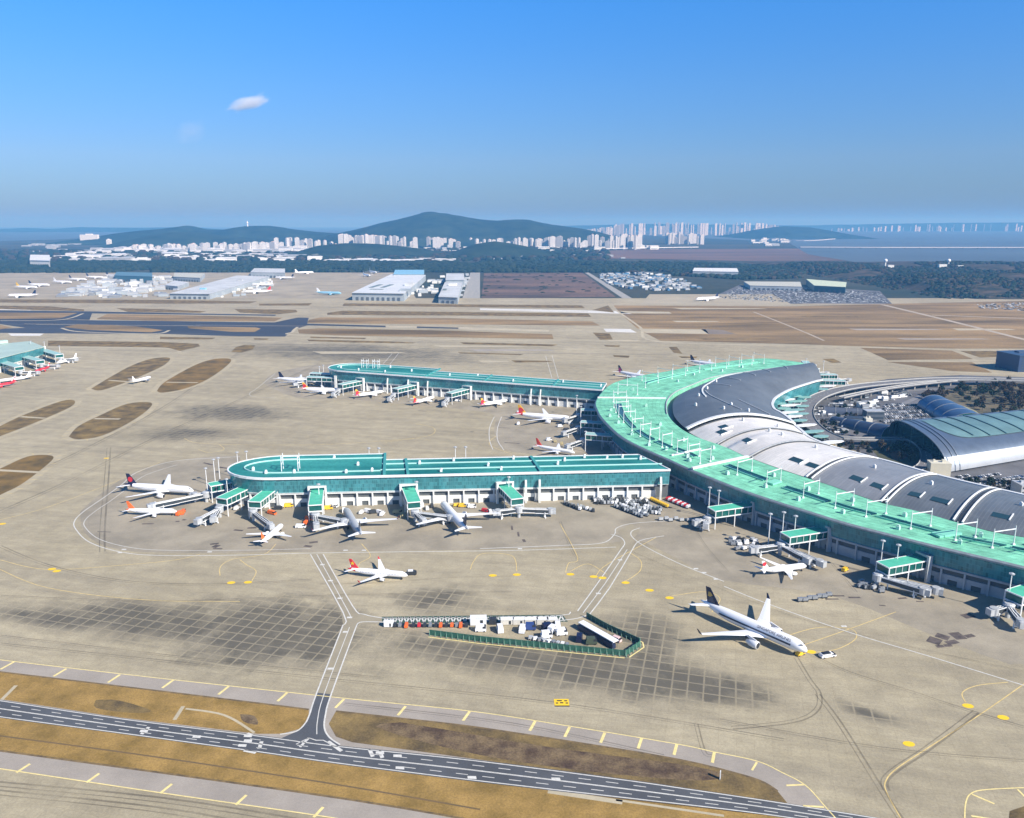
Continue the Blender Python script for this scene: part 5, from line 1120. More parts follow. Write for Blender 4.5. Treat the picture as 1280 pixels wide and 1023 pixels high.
# ================================================================ LANDSIDE
def deck(name, label, pts, w, z, k=6, cat='road bridge', piers=True, m_=None):
    P = pxl(pts, z, k); root = empty(name, (P[0].x, P[0].y, 0), label, cat)
    s = MB(); A = offs(P, -w/2); B = offs(P, w/2); s.strip(A, B); s.strip(up(A, z-1.2), A); s.strip(B, up(B, z-1.2)); s.build('deck', m_ or mat('viaduct_asphalt', (0.16, 0.16, 0.165, 1), .85, var=.15, scale=.1), root)
    s = MB()
    for Q in (A, B):
        for a, b in zip(Q[:-1], Q[1:]): s.beam(a+Vector((0, 0, .5)), b+Vector((0, 0, .5)), .4, 1.2)
    s.build('parapet', mat('parapet_concrete', (0.42, 0.42, 0.40, 1), .8, var=.1, scale=.2), root)
    if piers:
        s = MB()
        for q in resample(P, 22)[1:]: s.box((q.x, q.y, 0), (1.6, 1.6, z-1.2)); s.box((q.x, q.y, z-2.6), (w*.7, 2, 1.4), 0)
        s.build('support_columns', CONCW, root)
    s = MB(); dashes(s, up(P, z+.05), .3, 4, 6); s.build('lane_marking', LMARK, root)
    return root
deck('ring_viaduct', 'wide grey elevated road curving in front of the terminal landside and off to the right', [(1046, 549), (1026, 540), (1012, 528), (1007, 516), (1012, 504), (1030, 493), (1065, 484), (1120, 478), (1190, 474), (1300, 476)], 17, 8)
deck('ramp_viaduct', 'straight elevated ramp leading to the round loop by the glass shell', [(1030, 546), (1075, 549), (1120, 549), (1138, 550), (1152, 558), (1158, 570), (1154, 582), (1140, 588), (1118, 582)], 9, 6)
deck('outer_viaduct', 'thin upper elevated road beyond the ring road', [(1052, 497), (1100, 487), (1160, 479), (1230, 474), (1300, 478)], 7, 7)
for pts, w in (([(1010, 560), (1060, 566), (1110, 580)], 8), ([(1040, 532), (1090, 526), (1140, 500), (1180, 490), (1300, 492)], 7), ([(1060, 497), (1130, 489), (1180, 486)], 6)):
    s = MB(); ribbon(s, pxl(pts, .12), w); kind(s.build('access_road', mat('access_asphalt', (0.20, 0.20, 0.205, 1), .85, var=.15, scale=.1)), 'structure')
sheet('planted_island', [(1090, 562), (1110, 556), (1135, 557), (1148, 566), (1146, 578), (1130, 584), (1105, 578)], .14, mat('planting', (0.10, 0.085, 0.03, 1), .95, col2=(0.03, 0.05, 0.03, 1), scale=.05), 3)
sheet('planted_island', [(1110, 566), (1128, 563), (1134, 571), (1120, 575)], .16, mat('red_planting', (0.28, 0.10, 0.06, 1), .95, var=.3, scale=.1), 3)
sheet('planted_ground', [(1165, 492), (1210, 480), (1300, 478), (1420, 488), (1420, 525), (1230, 522), (1200, 510)], .14, mat('park_ground', (0.16, 0.13, 0.075, 1), .95, col2=(0.06, 0.06, 0.035, 1), scale=.03))
sheet('lawn', [(1185, 511), (1205, 508), (1225, 518), (1212, 524)], .18, mat('pale_lawn', (0.33, 0.32, 0.18, 1), .95, var=.15, scale=.05), 3)
# shell of the transport centre
SH = empty('transport_centre', (420, 760, 0), 'great shell shaped hall with teal glass patch and silver skirt at the right edge', 'station building')
N0 = at(1184, 590, 2); F0 = at(1112, 541, 4); dN = (at(1284, 573, 2)-N0).normalized(); dF = Vector((.93, .30, 0)).normalized()
def shp(s_, a):                        # a 0..1 from near edge to far edge
    n = N0+dN*s_; f = F0+dF*s_; hh = 24.4-min(s_, 100)*.012; c = (n+f)/2
    ex = -cos(pi*a); zz = sin(pi*a)**.78*hh
    skew = 10*sin(pi*a)*(1 if s_ < 1 else 1)
    p = c+(f-c)*(abs(ex)**.8*(1 if ex > 0 else -1)); 
    return Vector((p.x-skew*.4, p.y, 1.5+zz))
ss = [0, 3, 6, 12, 20, 30, 45, 60, 80, 100, 125, 150, 180, 215, 250]
aa = [i/22 for i in range(23)]
s = MB()
for i in range(len(ss)-1):
    s.strip([shp(ss[i], a) for a in aa], [shp(ss[i+1], a) for a in aa], 0)
SILV = mat('shell_metal', (0.42, 0.44, 0.47, 1), .33, metal=.75, var=.12, scale=.08); s.build('metal_shell', mat('shell_blue_metal', (0.24, 0.29, 0.34, 1), .36, metal=.7, var=.12, scale=.08), SH, smooth=True)
s = MB()
a1 = [i/22*.27 for i in range(12)]
for i in range(1, len(ss)-1): s.strip([shp(ss[i], a)+Vector((-.05, -.2, .15)) for a in a1], [shp(ss[i+1], a)+Vector((-.05, -.2, .15)) for a in a1])
s.build('silver_skirt', mat('silver_panels', (0.50, 0.52, 0.54, 1), .45, metal=.4, var=.1, scale=.05), SH, smooth=True)
s = MB()
def gl_lo(x): return .30 + .16*math.exp(-(x-22)/9.0) if x > 22 else .46
xs = [22, 24, 27, 31, 36, 45, 60, 80, 100, 125, 150, 180, 215, 248]
for x0, x1 in zip(xs[:-1], xs[1:]):
    aA = [gl_lo(x0)+(.60-gl_lo(x0))*k/10 for k in range(11)]; aB = [gl_lo(x1)+(.60-gl_lo(x1))*k/10 for k in range(11)]
    s.strip([shp(x0, a)+Vector((0, 0, .45)) for a in aA], [shp(x1, a)+Vector((0, 0, .45)) for a in aB])
s.build('glass_patch', mat('shell_glass', (0.15, 0.26, 0.255, 1), .4, var=.2, scale=.06), SH, smooth=True)
s = MB()
for x in (38, 58, 80, 104, 130, 158, 190, 220):
    Q = [shp(x+14*(k/10), gl_lo(x)+(.62-gl_lo(x))*(1-k/10))+Vector((0, 0, .8)) for k in range(11)]
    for a, b in zip(Q[:-1], Q[1:]): s.beam(a, b, 1.0, .8)
s.build('glass_ribs', mat('rib_teal', (0.05, 0.12, 0.14, 1), .5), SH)
s = MB(); c_ = [shp(5, a) for a in aa]; s.add([tuple(p) for p in c_]); s.build('mouth_glass', mat('mouth_dark_glass', (0.006, 0.04, 0.045, 1), .15), SH)
s = MB()
for k in range(2, 21, 2): s.beam(c_[k]+Vector((-.3, -.3, -.4)), Vector((c_[k].x-.3, c_[k].y-.3, 0)), .35, .35)
s.build('mouth_mullions', mat('mullion_teal', (0.04, 0.12, 0.12, 1), .4), SH)
s = MB()
for x in (0, 10, 16):
    Q = [shp(x, a)+Vector((0, 0, .3)) for a in aa]
    for a, b in zip(Q[:-1], Q[1:]): s.beam(a, b, 1.2, .8)
s.build('shell_rim', mat('rim_metal', (0.22, 0.26, 0.31, 1), .4, metal=.5), SH)
def barrel(name, label, p0, p1, w0, w1, h0, h1, m_, z=0):
    a = at(*p0, z); b = at(*p1, z); root = empty(name, (a.x, a.y, 0), label, 'hall'); d = (b-a).normalized(); n = Vector((-d.y, d.x, 0)); s = MB(); R_ = []
    for i in range(13):
        t = i/12; c = a.lerp(b, t); w = w0+(w1-w0)*t; hh = h0+(h1-h0)*t; taper = min(1, .35+t*4) if h0 < h1 else 1
        R_.append([c+n*w/2*cos(pi*k/12)*1+Vector((0, 0, hh*sin(pi*k/12))) for k in range(13)])
    for r0, r1 in zip(R_[:-1], R_[1:]): s.strip(r0, r1)
    s.build('arched_roof', m_, root, smooth=True)
    s = MB(); s.add(R_[0]); s.add(R_[-1][::-1]); s.build('end_glass', GLASSP, root)
    s = MB()
    for r0 in R_[::3]:
        for u0, v0 in zip(r0[:-1], r0[1:]): s.beam(u0+Vector((0, 0, .15)), v0+Vector((0, 0, .15)), .6, .4)
    s.build('roof_ribs', GREYM, root)
BLUR = mat('blue_roof', (0.075, 0.14, 0.25, 1), .35, metal=.4, var=.15, scale=.06)
barrel('barrel_hall', 'deep blue barrel roofed hall beyond the crowded car park', (1166, 509), (1212, 531), 38, 46, 15, 13, BLUR)
barrel('barrel_hall', 'long low dark blue vaulted walkway running to the mouth of the shell', (1040, 528), (1112, 545), 13, 30, 7, 11, mat('dark_blue_roof', (0.06, 0.085, 0.14, 1), .38, metal=.4, var=.15, scale=.06))
barrel('barrel_hall', 'narrow grey vaulted walkway next to the ring road', (1030, 517), (1085, 520), 8, 8, 8, 8, mat('grey_vault', (0.10, 0.12, 0.16, 1), .4, metal=.3))
def building(name, label, cat, px, py, lx, ly, h, ang, wall, roof, group=None, win=True, roofbits=True, z=0):
    c = at(px, py, z); root = empty(name, (0, 0, 0), label, cat, group)
    s = MB(); s.box((0, 0, 0), (lx, ly, h)); s.build('wall', wall, root)
    s = MB(); s.box((0, 0, h), (lx*1.02, ly*1.02, max(.4, h*.05)))
    if roofbits: s.box((lx*.2, 0, h+.3), (lx*.18, ly*.25, h*.12+1)); s.box((-lx*.25, ly*.1, h+.3), (lx*.1, ly*.2, h*.08+1))
    s.build('roof', roof, root)
    if win:
        s = MB(); nf = max(1, int(h/4))
        for f in range(nf): s.box((0, -ly/2-.03, h*(f+.35)/nf), (lx*.9, .1, h/nf*.4))
        s.build('window_band', mat('window_dark', (0.04, 0.06, 0.08, 1), .3), root)
    root.location = (c.x, c.y, z); root.rotation_euler = (0, 0, radians(ang)); return root
building('lift_tower', 'beige block in front of the shell mouth', 'building', 1172, 596, 17, 10, 13, -8, mat('beige_wall', (0.55, 0.52, 0.42, 1), .7, var=.08, scale=.1), mat('beige_roof', (0.60, 0.57, 0.46, 1), .7), win=False)
building('service_block', 'dark box building with pale frame in the middle of the loop car park', 'building', 1091, 524, 20, 12, 10, 0, mat('slate_wall', (0.09, 0.11, 0.13, 1), .5, var=.1, scale=.2), LGREY, roofbits=False)
building('service_block', 'low dark building with a cream end beside the ring road', 'building', 1069, 531, 22, 12, 8, 0, MATS['slate_wall'], DARKM, roofbits=False); building('service_block', 'cream stair block joined to the low dark building', 'building', 1084, 533, 7, 8, 9, 0, mat('cream_wall', (.62, .6, .5, 1), .7), mat('cream_wall', (.62, .6, .5, 1), .7), win=False)
building('service_block', 'grey building cut by the right edge below the shell', 'building', 1282, 622, 18, 14, 12, 0, LGREY, LGREY)
building('dark_hangar', 'dark blue hangar at the right edge in front of the brown field', 'hangar', 1290, 461, 90, 45, 24, 10, mat('navy_wall', (0.025, 0.05, 0.11, 1), .4), mat('navy_roof', (0.04, 0.07, 0.13, 1), .4))
# curbside clutter between vault and ring road: canopies
LC = mat('canopy_glass', (0.25, 0.45, 0.40, 1), .35, var=.15, scale=.3)
cc = 0
canos = [(974, 505), (982, 500), (990, 496), (998, 492), (1007, 489), (1016, 486), (980, 511), (988, 507), (997, 502), (1006, 497), (985, 516), (993, 513), (1003, 508), (990, 521), (998, 518), (1000, 526), (1007, 532), (1016, 540), (1026, 546), (1040, 553), (1020, 482), (1028, 487), (1034, 483)]
for i, (x, y) in enumerate(canos):
    p = at(x, y, 9); root = empty('kerbside_canopy', (p.x, p.y, 0), 'pale teal kerbside canopy in the strip between the vaulted roof and the ring road', 'canopy', 'kerbside canopies')
    s = MB(); n_k = 10; rx, ry = (14 if i % 3 else 9), 5
    s.prism([(p.x+rx*cos(2*pi*k/n_k+.3)*cos(.35)-ry*sin(2*pi*k/n_k+.3)*sin(.35), p.y+rx*cos(2*pi*k/n_k+.3)*sin(.35)+ry*sin(2*pi*k/n_k+.3)*cos(.35)) for k in range(n_k)], 9, 9.6)
    s.build('canopy_roof', (LC, WHITE, LC)[i % 3], root)
    s = MB(); s.tube((p.x-4, p.y, 0), (p.x-4, p.y, 9), .35, .3, 6); s.tube((p.x+4, p.y, 0), (p.x+4, p.y, 9), .35, .3, 6); s.build('column', WHITE, root)
# far-tip gates of the terminal (right of the far end)
for i, (a_, b_) in enumerate((((1010, 466), (1020, 462)), ((1024, 470), (1045, 470)), ((1026, 477), (1056, 478)), ((1012, 459), (1006, 453)))):
    make_gate(('boarding gate furthest back at the far tip of the terminal', 'upper of two boarding gates reaching right from the terminal far tip', 'lower of two boarding gates reaching right from the terminal far tip', 'short boarding gate hugging the far end of the green roof')[i], at(*a_, 12), at(*b_, 12), [(20, 18)], 'gates at the far tip of the terminal', portal=0, roofm=LT)
mast(1030, 452, 24, 'light mast beyond the far tip of the terminal', GM); mast(1008, 449, 22, 'light mast at the far end of the green roof', GM)
# red and white striped barrier row along ring road
s = MB()
P = resample(pxl([(1046, 492), (1085, 484), (1110, 481)], 0), 4)
bar = empty('striped_barrier', (P[0].x, P[0].y, 0), 'row of red and white striped barriers along the upper edge of the ring road', 'barrier')
for i, (a, b) in enumerate(zip(P[:-1], P[1:])): s.beam((a.x, a.y, .9), (b.x, b.y, .9), .8, 1.8, i % 2)
s.build('barrier_rail', [RED, PLANEW], bar); s = MB()
for a in P: s.box((a.x, a.y, 0), (.8, .8, .3))
s.build('barrier_feet', CONCW, bar)
# ---------------------------------------------------------------- cars
def car_mesh(nm, body):
    s = MB(); s.box((0, 0, .35), (4.5, 1.85, .55)); s.box((-.2, 0, .9), (2.7, 1.7, .55), m=1, taper=.82); s.box((-.2, 0, 1.44), (2.0, 1.35, .06))
    for x in (-1.4, 1.4):
        for y in (-1, 1): s.tube((x, y*.78, .34), (x, y*.95, .34), .34, .34, 8, 2)
    return s.build(nm, [body, mats_cg, TYRE])
mats_cg = mat('car_glass', (0.03, 0.04, 0.05, 1), .2)
carc = [('white', PLANEW, 5), ('black', mat('car_black', (0.015, 0.015, 0.018, 1), .3), 5), ('silver', mat('car_silver', (0.40, 0.41, 0.43, 1), .3, metal=.5), 4), ('grey', mat('car_grey', (0.12, 0.125, 0.13, 1), .3), 4), ('blue', mat('car_blue', (0.03, 0.07, 0.20, 1), .3), 1)]
bag = [c for c in carc for _ in range(c[2])]
cprot = {}
def car(p, ang, where, z=.1):
    n, m_, _ = random.choice(bag)
    if n not in cprot: o = cprot[n] = car_mesh('parked_car', m_)
    else: o = cprot[n].copy(); C.objects.link(o)
    o.location = (p.x, p.y, z); o.rotation_euler = (0, 0, ang)
    tag(o, '%s car parked %s' % (n, where), 'car', '%s cars parked %s' % (n, where))
def inside(pt, poly):
    x, y = pt; c = False; n = len(poly)
    for i in range(n):
        x1, y1 = poly[i]; x2, y2 = poly[(i+1) % n]
        if (y1 > y) != (y2 > y) and x < (x2-x1)*(y-y1)/(y2-y1)+x1: c = not c
    return c
ncar = 0
def lot(pxpoly, ang, where, pitch=2.9, row=6.2, fill=.8, cap=300, z=.1):
    global ncar
    P = [at(x, y) for x, y in pxpoly]; poly = [(p.x, p.y) for p in P]; xs = [p.x for p in P]; ys = [p.y for p in P]
    cx = sum(xs)/len(xs); cy = sum(ys)/len(ys); R_ = max(max(xs)-min(xs), max(ys)-min(ys)); a = radians(ang); cnt = 0; r = -R_; k = 0
    while r < R_:
        t = -R_
        while t < R_:
            x = cx+t*cos(a)-r*sin(a); y = cy+t*sin(a)+r*cos(a)
            if inside((x, y), poly) and random.random() < fill and cnt < cap:
                car(Vector((x+random.uniform(-.2, .2), y+random.uniform(-.2, .2), 0)), a+pi/2+random.uniform(-.04, .04), where, z); cnt += 1
            t += pitch
        k += 1; r += row if k % 2 else row+5.5
lot([(1100, 512), (1112, 504), (1140, 498), (1150, 505), (1163, 525), (1140, 534), (1108, 532), (1098, 526)], 12, 'in the crowded lot inside the ring road', fill=.95, cap=205)
lot([(1192, 596), (1240, 594), (1290, 590), (1290, 615), (1230, 608), (1200, 602)], 20, 'in the lot between the shell and the vaulted roof', fill=.7, cap=70)
lot([(1098, 500), (1120, 494), (1145, 490), (1150, 493), (1110, 502)], 10, 'along the upper side of the ring road', fill=.5, cap=20)
for x, y, w, lb in ((1101, 499, 12, 'white coach parked highest by the ring road, left one'), (1119, 498, 14, 'white coach parked by the ring road, middle one'), (1128, 497, 12, 'white coach parked by the ring road, right one'), (1094, 503, 8, 'white box van near the coaches by the ring road')):
    vehicle('coach', lb, 'bus', x, y, w, 3, 3.4, 15, PLANEW)
# trees near the loop
def tree_mesh(seed, h=9, w=6, col=None):
    random.seed(seed); s = MB(); k_ = int(230)
    for i in range(k_):
        th = random.uniform(0, 2*pi); ph = math.acos(random.uniform(-.75, 1)); rr = random.uniform(.45, 1)**.6*(1+.25*sin(3*th+seed)+.15*sin(5*ph+seed*2))
        c = Vector((w/2*rr*sin(ph)*cos(th), w/2*rr*sin(ph)*sin(th), h*.58+h*.40*rr*cos(ph)))
        n = Vector((random.gauss(0, 1), random.gauss(0, 1), random.gauss(.5, 1))).normalized(); a = n.orthogonal().normalized(); b = n.cross(a); sz = random.uniform(.45, .9)
        s.add([c+a*sz, c+b*sz*.8, c-a*sz, c-b*sz*.8], 0)
    return s
def trunk_mesh(h):
    s = MB(); s.tube((0, 0, 0), (0, 0, h*.55), .28, .14, 6, caps=False)
    for k in range(4): a = 1.57*k; s.tube((0, 0, h*.35), (cos(a)*h*.18, sin(a)*h*.18, h*.66), .12, .05, 5, caps=False)
    return s
FOL = [mat('foliage_dark', (0.018, 0.035, 0.018, 1), .8, var=.4, scale=.5, spec=.2), mat('foliage_brown', (0.075, 0.055, 0.03, 1), .85, var=.4, scale=.5, spec=.2), mat('foliage_green', (0.035, 0.06, 0.03, 1), .8, var=.4, scale=.5, spec=.2)]
BARK = mat('bark', (0.08, 0.06, 0.045, 1), .9)
tp_ = []
for i in range(3):
    r_ = empty('park_tree', (0, 0, 0), 'x', 'tree'); tree_mesh(i*7+3).build('crown', FOL[i], r_); trunk_mesh(9).build('trunk', BARK, r_); tp_.append(r_)
used = [False]*3
random.seed(21)
def plant(x, y, i, sc, where):
    if not used[i]: o = tp_[i]; used[i] = True
    else: o = copy_tree(tp_[i])
    o.location = (x, y, .1); o.rotation_euler = (0, 0, random.uniform(0, 6.28)); o.scale = (sc, sc, sc*random.uniform(.85, 1.1))
    nm = ('dark evergreen', 'leafless looking brown', 'mid green')[i]
    o['label'] = '%s tree in the planted ground %s' % (nm, where); o['category'] = 'tree'; o['group'] = '%s trees %s' % (nm, where)
for poly, n, wh in (([(1180, 494), (1215, 482), (1275, 480), (1330, 484), (1340, 515), (1240, 522), (1210, 505)], 150, 'beyond the blue barrel hall'), ([(1098, 562), (1130, 558), (1145, 566), (1140, 578), (1110, 576)], 14, 'inside the round ramp loop'), ([(1150, 497), (1178, 490), (1188, 500), (1160, 502)], 16, 'between the coaches and the blue barrel hall')):
    P = [at(x, y) for x, y in poly]; pl_ = [(p.x, p.y) for p in P]; k = 0
    while k < n:
        x = random.uniform(min(p.x for p in P), max(p.x for p in P)); y = random.uniform(min(p.y for p in P), max(p.y for p in P))
        if inside((x, y), pl_):
            plant(x, y, random.choices((0, 1, 2), (4, 4, 2))[0] if sin(x*.05)*cos(y*.04) > -.2 else 1, random.uniform(.7, 1.25), wh); k += 1
# ---------------------------------------------------------------- left edge concourse
lc = empty('left_edge_concourse', (0, 0, 0), 'pale green roofed concourse cut off by the left edge of the picture', 'concourse')
A_ = at(55, 433.5, 22); B_ = at(-40, 458, 22); C_ = at(-60, 436, 22); D_ = at(37, 426.5, 22); lc.location = (A_.x, A_.y, 0)
s = MB(); s.prism([(p.x, p.y) for p in (A_, B_, C_, D_)], 21, 22); s.build('roof', mat('pale_green_roof', (0.40, 0.52, 0.46, 1), .6, var=.1, scale=.03), lc)
s = MB(); gw = MB(); facade(gw, s, [B_.lerp(A_, i/10) for i in range(11)][::1], 14, 20.8, 9, side=1); gw.build('glass_wall', GLASS, lc); s.build('lower_wall', [WALLW, MATS['wall_recess'], WALLW], lc)
s = MB(); s.beam(C_+Vector((0, 0, 3)), D_.lerp(C_, .3)+Vector((0, 0, 3)), 10, 5); s.build('roof_plant', MATS['pale_green_roof'], lc)
for i, (a_, b_) in enumerate((((50, 437), (74, 444)), ((22, 444), (50, 451.5)), (((-4), 451), (24, 459.5)))):
    lb = ('white framed glass boarding gate at the top of the left edge concourse', 'white framed glass boarding gate in the middle of the left edge concourse', 'white framed glass boarding gate lowest at the left edge concourse')[i]
    make_gate(lb, at(*a_, 13), at(*b_, 13), [(10, 22)], 'gates of the left edge concourse', roofm=LT, portal=1, wid=11)
mast(38, 427, 26, 'light mast behind the left edge concourse', GM); mast(55, 428, 26, 'light mast at the end of the left edge concourse', GM); mast(74, 433, 22, 'light mast by the top gate of the left edge concourse', GM)
# ================================================================ CARGO AREA AND DISTANCE
ROOFW = mat('warehouse_roof', (0.55, 0.57, 0.57, 1), .6, var=.15, scale=.02); WALLB = mat('warehouse_wall', (0.36, 0.41, 0.44, 1), .6, var=.15, scale=.02)
def poly_building(name, label, cat, pts, h, wall, roof, group=None, bits=(), gmat=None):
    P = [at(x, y, h) for x, y in pts]; c = sum(P, Vector())/len(P); root = empty(name, (c.x, c.y, 0), label, cat, group)
    s = MB(); s.prism([(p.x, p.y) for p in P], 0, h-.5); s.build('wall', wall, root)
    s = MB(); Q = [c+(p-c)*1.01 for p in P]; s.prism([(p.x, p.y) for p in Q], h-.5, h); s.build('roof', roof, root)
    for (x, y, lx, ly, hh, m_) in bits:
        q = at(x, y, h); s = MB(); s.box((q.x, q.y, h), (lx, ly, hh), -.1); s.build('roof_unit', m_, root)
    s = MB(); a, b = P[0], P[1]; n = int((b-a).length/14)
    for i in range(1, n): q = a.lerp(b, i/n); s.box((q.x, q.y-.4, 0), (7, 1.4, h*.45), atan2((b-a).y, (b-a).x))
    s.build('loading_doors', mat('door_dark', (0.10, 0.12, 0.14, 1), .6), root)
    return root
poly_building('cargo_warehouse', 'very long white cargo warehouse running away across the distant cargo apron', 'warehouse', [(212, 367), (262, 367.5), (336, 345.8), (296, 344.5)], 16, WALLB, ROOFW, bits=[(254, 362, 18, 10, 5, BLUEP), (300, 351, 18, 10, 5, LGREY), (220, 363, 14, 10, 5, LGREY)])
poly_building('cargo_warehouse', 'white block closing the far end of the long cargo warehouse', 'warehouse', [(313, 340.5), (356, 341), (356, 336), (318, 335.5)], 22, WALLB, ROOFW)
poly_building('cargo_warehouse', 'white rounded cargo building left of the long warehouse', 'warehouse', [(205, 356.5), (222, 358), (236, 353), (218, 350.8)], 14, WALLB, ROOFW)
poly_building('cargo_warehouse', 'pale cargo building behind the rounded one', 'warehouse', [(217, 346), (250, 347.5), (256, 342), (218, 341.2)], 16, WALLB, mat('cream_roof', (0.5, 0.5, 0.42, 1), .6))
poly_building('cargo_warehouse', 'blue grey warehouse behind the left cargo row', 'warehouse', [(143, 344.5), (190, 346), (190, 341), (146, 340)], 24, mat('blue_wall', (0.06, 0.16, 0.22, 1), .6), mat('blue_grey_roof', (0.10, 0.2, 0.26, 1), .6))
poly_building('aircraft_hangar', 'white flat roofed hangar complex in the middle distance', 'hangar', [(440, 366), (505, 367), (532, 344), (489, 343)], 22, WALLB, mat('hangar_roof', (0.66, 0.68, 0.68, 1), .5, var=.08, scale=.02), bits=[(470, 358, 14, 120, 1.2, mat('roof_light_strip', (0.16, 0.2, 0.2, 1), .5)), (484, 358, 14, 120, 1.2, MATS['roof_light_strip']), (471, 362, 40, 14, 1, MATS['roof_light_strip']), (512, 357, 26, 30, 8, ROOFW), (508, 364, 36, 24, 6, WALLB)])
poly_building('aircraft_hangar', 'pale hangar right behind the white hangar complex', 'hangar', [(492, 343), (530, 343), (530, 337.5), (494, 337.5)], 26, WALLB, BLUEP)
poly_building('aircraft_hangar', 'white catering building right of the hangar complex', 'building', [(548, 371), (572, 372), (578, 353.5), (556, 353)], 18, WALLB, ROOFW, bits=[(556, 363, 10, 20, 4, MATS['roof_light_strip']), (566, 357, 24, 24, 6, WHITE)])
poly_building('aircraft_hangar', 'pale grey building behind the catering building', 'building', [(557, 350), (580, 350), (580, 342), (558, 342)], 20, WALLB, ROOFW)
random.seed(5)
def small_boxes(label, name, cat, group, polys, n, sz, hh, cols, ang=0, minf=0):
    P = [at(x, y) for x, y in polys]; pl_ = [(p.x, p.y) for p in P]; k = 0; proto = {}
    while k < n:
        x = random.uniform(min(p.x for p in P), max(p.x for p in P)); y = random.uniform(min(p.y for p in P), max(p.y for p in P))
        if not inside((x, y), pl_): continue
        cn_, m_ = random.choice(cols)
        if cn_ not in proto:
            s = MB(); s.box((0, 0, 0), (1, .7, .85)); s.box((0, 0, .85), (1.03, .73, .06), m=1); s.box((.2, .1, .9), (.25, .2, .12), m=1); s.box((0, -.36, .15), (.8, .03, .25), m=2)
            s.faces([(-.5, -.35, .91), (.5, -.35, .91), (.5, .35, .91), (-.5, .35, .91), (-.5, 0, 1.08), (.5, 0, 1.08)], [(0, 1, 5, 4), (2, 3, 4, 5), (0, 4, 3), (1, 2, 5)], 0)
            o = proto[cn_] = s.build(name, [m_, ROOFW if cn_ != 'blue' else m_, WALLB])
        else: o = proto[cn_].copy(); C.objects.link(o)
        o.location = (x, y, 0); o.rotation_euler = (0, 0, radians(ang)+random.choice((0, 0, pi/2, .2))); w = random.uniform(*sz); o.scale = (w, w*random.uniform(.7, 1.3), random.uniform(*hh))
        tag(o, label % cn_, cat, group % cn_); k += 1
WH = [('white', WALLW), ('white', LGREY), ('grey', WALLB)]
small_boxes('%s shed scattered over the left cargo yard', 'cargo_shed', 'shed', '%s sheds of the left cargo yard', [(90, 362), (140, 346), (215, 346), (205, 372), (70, 372)], 170, (10, 44), (4, 14), [('white', WALLW), ('grey', LGREY), ('grey', LGREY), ('dark', GREYM), ('blue grey', WALLB)], 15)
small_boxes('%s building in the yard right of the hangar complex', 'yard_building', 'building', '%s buildings right of the hangars', [(500, 372), (540, 345), (556, 344), (545, 372)], 26, (10, 30), (4, 10), WH, 10)
small_boxes('%s truck sized box beside the straight grey road', 'yard_building', 'building', '%s boxes beside the straight grey road', [(568, 372), (580, 344), (586, 344), (577, 372)], 24, (8, 20), (4, 8), WH, 5)
small_boxes('%s roofed house in the works village beyond the runway', 'village_house', 'house', '%s roofed houses of the works village', [(745, 344), (800, 341), (838, 345), (880, 360), (850, 364), (790, 363), (765, 358)], 270, (8, 24), (3, 8), [('white', WALLW), ('pale grey', LGREY), ('pale grey', LGREY), ('blue', mat('village_blue', (0.06, 0.17, 0.30, 1), .6)), ('grey', GREYM), ('dark', mat('village_dark', (0.09, 0.09, 0.09, 1), .7)), ('grey', GREYM)], 12)
small_boxes('%s shed near the field corner left of the works village', 'cargo_shed', 'shed', '%s sheds right of the long warehouse', [(262, 372), (310, 358), (335, 350), (345, 356), (300, 372)], 40, (8, 26), (3, 8), WH, 15)
poly_building('logistics_hall', 'long white hall beyond the works village', 'warehouse', [(866, 339), (923, 340), (921, 335.5), (868, 335)], 20, WALLB, mat('white_roof', (0.72, 0.73, 0.72, 1), .6))
poly_building('logistics_hall', 'pale green roofed hall at the foot of the wooded hill', 'warehouse', [(1018, 357), (1057, 359), (1058, 353), (1008, 349)], 20, mat('teal_hall_wall', (0.05, 0.12, 0.13, 1), .6), mat('pale_lime_roof', (0.55, 0.62, 0.45, 1), .6))
poly_building('logistics_hall', 'low cream hall left of the pale green roofed hall', 'warehouse', [(938, 357), (1002, 358.5), (1000, 352.5), (930, 352)], 14, WALLB, mat('cream_roof', (0.5, 0.5, 0.42, 1), .6))
poly_building('logistics_hall', 'white cube building alone above the tree belt at left', 'building', [(37, 325.5), (62, 326), (62, 319), (38, 318.5)], 32, WALLW, WHITE)
# far car park as stuff (the 300 nearest cars above are individuals)
def stuff_cars(name, poly, n, cols, label):
    P = [at(x, y) for x, y in poly]; pl_ = [(p.x, p.y) for p in P]; s = MB(); k = 0
    while k < n:
        x = random.uniform(min(p.x for p in P), max(p.x for p in P)); y = random.uniform(min(p.y for p in P), max(p.y for p in P))
        y = round(y/8)*8
        if inside((x, y), pl_): s.box((x, y, .3), (4.6, 2, 1.3), m=random.randrange(len(cols)), taper=.85); k += 1
    o = s.build(name, cols); kind(o, 'stuff', label); o['category'] = 'cars'
stuff_cars('distant_parked_cars', [(895, 373), (930, 357), (1000, 360), (1098, 366), (1112, 379), (985, 379)], 1300, [LGREY, GREYM, DARKM, DARKM, GREYM], 'packed distant car park beyond the brown field')
stuff_cars('distant_parked_cars', [(1220, 381), (1300, 378), (1300, 390), (1225, 386)], 260, [LGREY, GREYM, DARKM, DARKM], 'second distant car park at the right edge')
random.seed(51)
stuff_cars('landside_parked_cars', [(1012, 512), (1060, 500), (1100, 504), (1095, 526), (1050, 545), (1020, 538)], 170, [LGREY, GREYM, DARKM, PLANEW], 'further parked cars and coaches on the landside roads between ring road and car park')
stuff_cars('landside_parked_cars', [(1215, 600), (1290, 596), (1290, 622), (1262, 616)], 160, [LGREY, GREYM, DARKM, PLANEW], 'further parked cars below the shell at the right edge')
